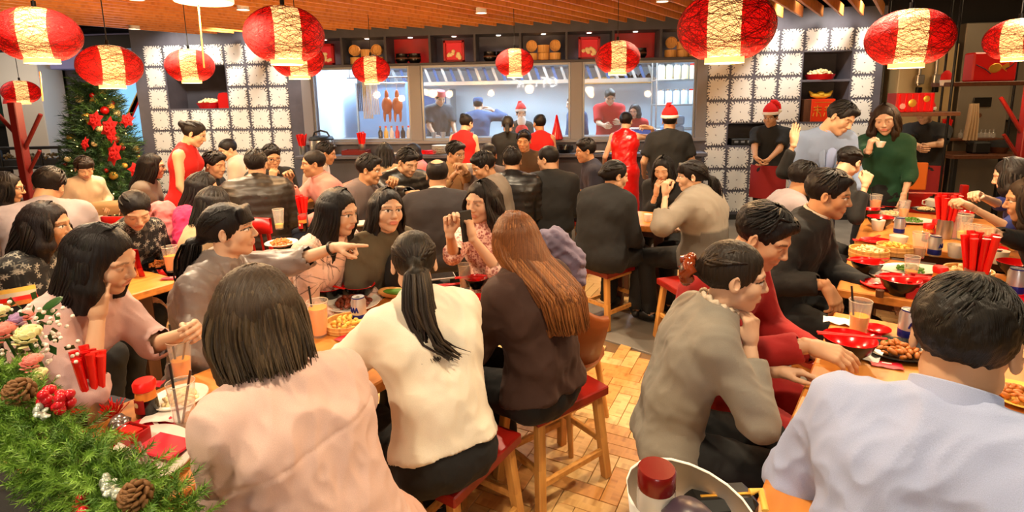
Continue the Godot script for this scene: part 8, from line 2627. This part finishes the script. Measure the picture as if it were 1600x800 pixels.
	bowl(1357, 340, "black bowl beneath the orange juice glass on far table", 1.0, 5)
	tumbler(1366, 336, "glass of orange juice before the woman in green", "juice", 0.7, 1.15, 1)
	tumbler(1411, 342, "glass with orange slice on the far table", "juice", 0.5, 1.0)
	sticks(1366, 372, "red chopsticks crossed on a red tray, upper pair", 40)
	sticks(1368, 378, "red chopsticks crossed on a red tray, lower pair", -20)
	plate(1368, 380, "red tray under the crossed chopsticks", 0.08, "", M.red_gloss, 1.2)
	plate(1392, 337, "white plate near the woman in green's hand", 0.1, "food_cream")
	plate(1425, 348, "long white plate of food on the far table", 0.1, "food_green", null, 1.5)
	plate(1447, 330, "black tray left of the white teapot", 0.09, "food_cream", M.black_gloss, 1.3)
	plate(1390, 324, "dark red tray behind the orange juice", 0.08, "", M.red_gloss, 1.2)
	o = thing("teapot", "white teapot with dark lid on the far table", "teapot", on(1457, 324, TABLE))
	put("pot", lathem([Vector2(0, 0), Vector2(0.04, 0), Vector2(0.058, 0.03), Vector2(0.055, 0.065), Vector2(0.03, 0.085), Vector2(0, 0.088)], 20), M.white_china, o)
	put("lid", lathem([Vector2(0.032, 0.084), Vector2(0.025, 0.095), Vector2(0.008, 0.1), Vector2(0.01, 0.112), Vector2(0, 0.115)], 16), M.black_gloss, o)
	put("spout", tubem([Vector3(0.05, 0.03, 0), Vector3(0.085, 0.06, 0), Vector3(0.095, 0.078, 0)], [0.014, 0.009, 0.007], 8), M.white_china, o)
	put("handle", tubem([Vector3(-0.052, 0.065, 0), Vector3(-0.085, 0.06, 0), Vector3(-0.085, 0.03, 0), Vector3(-0.055, 0.022, 0)], 0.006, 8), M.white_china, o)
	chopstick_holder(on(1474, 372, TABLE), 1.3, "steel cup of long red sleeves beside the red pitcher")
	o = thing("red_pitcher", "tall glass pitcher of red drink in the middle of right tables", "pitcher", on(1486, 372, TABLE))
	put("glass", lathem([Vector2(0, 0), Vector2(0.045, 0), Vector2(0.048, 0.01), Vector2(0.042, 0.17), Vector2(0.047, 0.19), Vector2(0.045, 0.19), Vector2(0.04, 0.17), Vector2(0.045, 0.012), Vector2(0, 0.012)], 24), M.tumbler, o)
	put("drink", lathem([Vector2(0, 0.013), Vector2(0.044, 0.013), Vector2(0.041, 0.14), Vector2(0, 0.14)], 22), mat("red_drink", Color(0.6, 0.08, 0.05), 0.2), o)
	sauce(1449, 377, "dark sauce bottle with red cap behind the silver can", 1.0)
	sauce(1463, 370, "second red-capped bottle right of the dark sauce bottle", 1.0)
	tumbler(1503, 375, "clear glass right of the red pitcher", "lime_juice", 0.3, 1.2)
	tumbler(1515, 390, "glass of green tea, left of two by black sleeve", "lime_juice", 0.7, 1.1)
	tumbler(1530, 392, "glass of green tea, right of two by black sleeve", "beer", 0.6, 1.1)
	bowl(1502, 345, "black bowl under the blue jacket woman's hands", 1.0)
	bowl(1546, 404, "red bowl right of the tall red sleeves", 1.0, 20)
	bowl(1586, 432, "red-rimmed bowl at the right edge", 1.1)
	can(1585, 460, "orange and silver can at the right edge", 1.1, 60)
	plate(1585, 470, "long red tray at the right edge under the can", 0.12, "", M.red_gloss, 1.5, -20)
	plate(1594, 625, "yellow-rimmed plate at right edge beside the blue shoulder", 0.1, "food_orange", M.food_yellow)
	o = thing("red_bench_back", "red wooden bench back behind the far right table", "bench", on(1530, 350, TABLE) * Vector3(1, 0, 1) + Vector3(0.1, 0, -0.75), -8)
	put("backrest", boxm(Vector3(0.6, 0.22, 0.04), 0.01), M.red_paint, o, Vector3(0, 0.72, 0))
	put("seat", boxm(Vector3(0.6, 0.05, 0.4), 0.01), M.red_paint, o, Vector3(0, 0.43, 0.2))
	for x in [-0.27, 0.27]: put("leg", boxm(Vector3(0.05, 0.9, 0.05), 0.005), M.red_paint, o, Vector3(x, 0.45, 0))
	# greenish drink by the woman in black's table
	cup(1012, 346, "small white cup on the small middle table", 1.0)


# ---------------------------------------------------------------- the tree and the garland
func sprig(m_blades: int, length: float, seed_: int) -> ArrayMesh:
	# one twig with thin needles all round it
	var st := T()
	st.set_smooth_group(-1)
	for k in m_blades:
		var t := float(k) / m_blades
		var a := k * 2.4
		var p := Vector3(0, t * length, 0)
		var d := Vector3(cos(a), 0.75 + rnd(k, seed_) * 0.5, sin(a)).normalized() * length * (0.42 - 0.14 * t)
		var w := d.cross(Vector3.UP).normalized() * length * 0.028
		tri(st, p - w, p + w, p + d)
		tri(st, p + w, p - w, p + d + Vector3(0, 0.0006, 0))
	return fin(st)


func scatter(called: String, mesh: Mesh, m: Material, parent: Node, ts: Array) -> void:
	var mm := MultiMesh.new()
	mm.transform_format = MultiMesh.TRANSFORM_3D
	mm.mesh = mesh
	mm.instance_count = ts.size()
	for k in ts.size(): mm.set_instance_transform(k, ts[k])
	var mi := MultiMeshInstance3D.new()
	mi.name = called
	mi.multimesh = mm
	mi.material_override = m
	mi.set_meta("kind", "stuff")
	parent.add_child(mi, true)


func facing(d: Vector3, roll: float, s: float) -> Basis:
	return Basis(Quaternion(Vector3.UP, d.normalized())) * Basis(Vector3.UP, roll) * Basis.from_scale(Vector3.ONE * s)


func poinsettia(parent: Node, pos: Vector3, d: Vector3, r: float) -> void:
	var st := T()
	st.set_smooth_group(-1)
	var bs := facing(d, 0.3, 1.0)
	for ring in 2:
		for k in 6:
			var a := TAU * k / 6 + ring * 0.5
			var u := Vector3(cos(a), 0, sin(a))
			var w := Vector3(-sin(a), 0, cos(a))
			var rr := r * (1.0 - ring * 0.35)
			var p0 := Vector3(0, ring * 0.012, 0)
			var p1 := u * rr * 0.5 + Vector3(0, 0.018 + ring * 0.015, 0)
			var p2 := u * rr + Vector3(0, 0.006 + ring * 0.012, 0)
			for sg in [-1.0, 1.0]:
				tri(st, pos + bs * p0, pos + bs * (p1 + w * rr * 0.36 * sg - Vector3(0, 0.006, 0)), pos + bs * p1)
				tri(st, pos + bs * p1, pos + bs * (p1 + w * rr * 0.36 * sg - Vector3(0, 0.006, 0)), pos + bs * p2)
	ball(st, pos + bs * Vector3(0, 0.025, 0), Vector3.ONE * r * 0.14, 8, 5)
	put("poinsettia", fin(st), M.red_felt, parent)


func greenery() -> void:
	# the christmas tree
	var base := at(170, 300, 5.8)
	var top := at(163, 122, 5.8)
	var tr := thing("christmas_tree", "decorated christmas tree with red and gold ornaments beside left pillar", "tree", Vector3(base.x, 0, base.z))
	var hh := top.y
	put("trunk", tubem([Vector3.ZERO, Vector3(0, hh * 0.95, 0)], [0.05, 0.01], 8), M.walnut, tr)
	put("core", lathem([Vector2(0.0, 0.15), Vector2(0.44, 0.3), Vector2(0.05, hh - 0.1), Vector2(0, hh - 0.02)], 20), M.needle_dark, tr)
	var sp := sprig(26, 0.16, 3)
	var ts := []
	var ts2 := []
	for k in 1500:
		var t := pow(rnd(k, 1), 0.75)
		var y := hh - t * (hh - 0.2)
		var r := (0.03 + 0.53 * t) * (0.9 + 0.14 * sin(y * 26.0))
		var a := rnd(k, 2) * TAU
		var d := Vector3(cos(a), -0.1 + rnd(k, 3) * 0.7, sin(a))
		(ts if k % 3 else ts2).append(Transform3D(facing(d, k, 0.8 + rnd(k, 4) * 0.5), Vector3(cos(a) * r * 0.75, y, sin(a) * r * 0.75)))
	scatter("needles", sp, M.needle_dark, tr, ts)
	scatter("needles", sp, mat("needle_mid", Color(0.2, 0.34, 0.13), 0.6), tr, ts2)
	for k in 54:
		var t := 0.08 + 0.9 * (k + 0.5) / 54.0
		var y := hh - t * (hh - 0.2)
		var a := 0.72 + (rnd(k, 6) - 0.5) * 2.9
		var r := 0.07 + 0.52 * t
		var c: String = ["bauble_gold", "bauble_red", "bauble_cream", "bauble_gold", "bauble_dark"][k % 5]
		mat("bauble_gold", Color(0.85, 0.68, 0.3), 0.25, 0.5)
		mat("bauble_red", Color(0.7, 0.06, 0.05), 0.25, 0.2)
		mat("bauble_cream", Color(0.9, 0.82, 0.6), 0.3)
		mat("bauble_dark", Color(0.45, 0.08, 0.06), 0.3)
		var rad := 0.022 + rnd(k, 7) * 0.02
		put("bauble", shape("bauble%d" % int(rad * 200), func(): return ballm(Vector3.ONE * rad, 12, 8)), M[c], tr, Vector3(sin(a) * r, y, cos(a) * r))
	for s in [[150, 188, 0.1], [172, 200, 0.12], [180, 240, 0.13], [135, 225, 0.08], [200, 188, 0.08], [176, 214, 0.07], [214, 265, 0.08]]:
		var p := at(s[0], s[1], 5.36)
		poinsettia(tr, p - tr.position, Vector3(rnd(s[0], 1) - 0.5, 0.25, 1.0), s[2])
	for k in 40:
		var t := 0.1 + 0.88 * rnd(k, 8)
		var a := 0.72 + (rnd(k, 9) - 0.5) * 2.9
		var r := 0.06 + 0.54 * t
		put("fairy_light", shape("fairy", func(): return ballm(Vector3.ONE * 0.007, 6, 4)), glow("fairy_glow", Color(1, 0.85, 0.55), 3.0), tr, Vector3(sin(a) * r, hh - t * (hh - 0.2), cos(a) * r))
	# the black planter and the garland over it, at the lower left
	var pa := at(-60, 600, 1.42)
	var pb := at(300, 860, 0.98)
	var run := pb - pa
	var flat := Vector3(run.x, 0, run.z)
	var pl := thing("planter", "black planter box under the pine garland at lower left", "planter", Vector3((pa.x + pb.x) / 2, 0, (pa.z + pb.z) / 2), rad_to_deg(atan2(flat.x, flat.z)) + 90)
	var ph := 0.87
	put("box", boxm(Vector3(flat.length() + 0.3, ph, 0.3), 0.01), M.planter, pl, Vector3(0, ph / 2, -0.17))
	for k in 5: put("board_joint", boxm(Vector3(0.012, ph, 0.01), 0.002), M.black_plastic, pl, Vector3(-0.4 + k * 0.2, ph / 2, -0.015))
	var gl := thing("pine_garland", "green pine garland with cones and berries along the table end", "garland", Vector3.ZERO)
	var line := [at(-40, 580, 1.4), at(15, 605, 1.34), at(45, 660, 1.24), at(80, 705, 1.16), at(130, 735, 1.1), at(195, 775, 1.04), at(265, 830, 0.98)]
	put("stem", tubem(line, 0.02, 8), M.walnut, gl)
	var s2 := sprig(34, 0.055, 8)
	ts = []
	ts2 = []
	var ts3 := []
	for k in 1500:
		var x := rnd(k, 11) * (line.size() - 1)
		var i := mini(int(x), line.size() - 2)
		var c: Vector3 = line[i].lerp(line[i + 1], x - i)
		var a := rnd(k, 12) * TAU
		var d := Vector3(cos(a), 0.1 + sin(a) * 0.7, 0.45 + sin(a * 2.0 + k) * 0.7)
		var off := Vector3((rnd(k, 13) - 0.5), (rnd(k, 14) - 0.5) * 0.75, (rnd(k, 15) - 0.5)) * 0.1
		[ts, ts2, ts3][k % 3].append(Transform3D(facing(d + off * 6.0, k, 0.6 + rnd(k, 16) * 0.5), c + off))
	scatter("needles", s2, M.needle, gl, ts)
	scatter("needles", s2, M.needle_light, gl, ts2)
	scatter("needles", s2, mat("needle_fresh", Color(0.42, 0.58, 0.17), 0.6), gl, ts3)
	for s in [[30, 612, 1.24, 1.0], [212, 775, 0.98, 0.9]]:
		var st := T()
		for k in 60:
			var t := k / 60.0
			var a := k * 2.4
			var d := Vector3(cos(a) * sin(t * PI), cos(t * PI), sin(a) * sin(t * PI))
			ball(st, d * 0.026, Vector3(0.011, 0.004, 0.008), 6, 3, Basis(Quaternion(Vector3.BACK, d)) if absf(d.z) < 0.98 else Basis())
		put("pine_cone", fin(st), M.cone, gl, at(s[0], s[1], s[2]), Basis.from_scale(Vector3.ONE * s[3]) * Basis(Vector3.RIGHT, 1.0))
	for s in [[84, 622, 1.22, 16], [142, 795, 1.0, 7]]:
		for k in int(s[3]): put("berry", shape("berry", func(): return ballm(Vector3.ONE * 0.0115, 12, 8)), M.berry, gl, at(s[0], s[1], s[2]) + Vector3((rnd(k, 1) - 0.5) * 0.075, (rnd(k, 2) - 0.5) * 0.04, (rnd(k, 3) - 0.5) * 0.04))
	for s in [[68, 648, 1.18], [178, 770, 0.99], [175, 762, 1.0]]:
		var st := T()
		for k in 6: ball(st, Vector3((rnd(k, 1) - 0.5) * 0.05, rnd(k, 2) * 0.015, (rnd(k, 3) - 0.5) * 0.03), Vector3(0.012, 0.003, 0.008), 7, 3, Basis(Vector3(rnd(k, 4), 1, rnd(k, 5)).normalized(), k))
		put("silver_leaf", fin(st), mat("silver_leaf", Color(0.7, 0.73, 0.68), 0.35, 0.4), gl, at(s[0], s[1], s[2]))
	# the flowers behind it
	var names := [["pink rose at the left edge of the flower arrangement", "petal_pink", 8, 512, 1.42, 0.05], ["lilac stock blossom in the flower arrangement", "petal_lilac", 30, 494, 1.45, 0.04], ["cream hydrangea in the flower arrangement", "petal_cream", 45, 518, 1.42, 0.055],
		["small peach rose above the cream hydrangea", "petal_pink", 45, 488, 1.46, 0.03], ["deep pink rose just above the garland", "petal_pink", 52, 560, 1.34, 0.04], ["cream blossom at the left edge under the paper", "petal_cream", 4, 482, 1.45, 0.035], ["pale cream blossom beside the deep pink rose", "petal_cream", 62, 580, 1.34, 0.035]]
	for n in names:
		var o := thing("flower", n[0], "flower", at(n[2] - 4, n[3] + 6, n[4]))
		var st := T()
		var r: float = n[5] * 0.62
		for k in 34:
			var t := (k + 0.5) / 34.0
			var a := k * 2.4
			var d := Vector3(cos(a) * sin(t * 1.9), cos(t * 1.9), sin(a) * sin(t * 1.9))
			ball(st, d * r * (0.35 + 0.6 * t), Vector3(r * 0.34, r * 0.07, r * 0.3), 8, 4, Basis(Quaternion(Vector3.UP, (d + Vector3(0, 0.001, 0)).normalized())) * Basis(Vector3.RIGHT, 0.5))
		put("petals", fin(st), M[n[1]], o, Vector3.ZERO, Basis(Vector3.RIGHT, 0.7))
		put("stem", tubem([Vector3.ZERO, Vector3(0.01, -0.1, -0.02)], 0.004, 5), M.leaf, o)
	var lv := thing("flower_leaves", "dark green leaves and tiny white buds among the flowers", "foliage", at(40, 520, 1.48))
	var st := T()
	st.set_smooth_group(-1)
	for k in 70:
		var p := Vector3((rnd(k, 1) - 0.75) * 0.22, (rnd(k, 2) - 0.5) * 0.17, (rnd(k, 3) - 0.5) * 0.12 - 0.03)
		var d := Vector3(rnd(k, 4) - 0.5, rnd(k, 5) - 0.2, rnd(k, 6) - 0.2).normalized() * (0.025 + rnd(k, 7) * 0.02)
		var w := d.cross(Vector3(0.3, 0.2, 1)).normalized() * d.length() * 0.3
		tri(st, p, p + d * 0.5 + w, p + d)
		tri(st, p, p + d, p + d * 0.5 - w)
	put("leaf", fin(st), M.leaf, lv).set_meta("kind", "stuff")
	st = T()
	for k in 80: ball(st, Vector3((rnd(k, 8) - 0.35) * 0.22, (rnd(k, 9) - 0.5) * 0.2, (rnd(k, 10) - 0.5) * 0.1), Vector3.ONE * 0.0055, 6, 4)
	put("buds", fin(st), M.white_paper, lv).set_meta("kind", "stuff")
	var big := T()
	ball(big, Vector3.ZERO, Vector3(0.032, 0.004, 0.02), 12, 6, Basis(Vector3.BACK, 0.35) * Basis(Vector3.RIGHT, 0.6))
	put("broad_leaf", fin(big), M.leaf, lv, at(82, 474, 1.42) - lv.position)
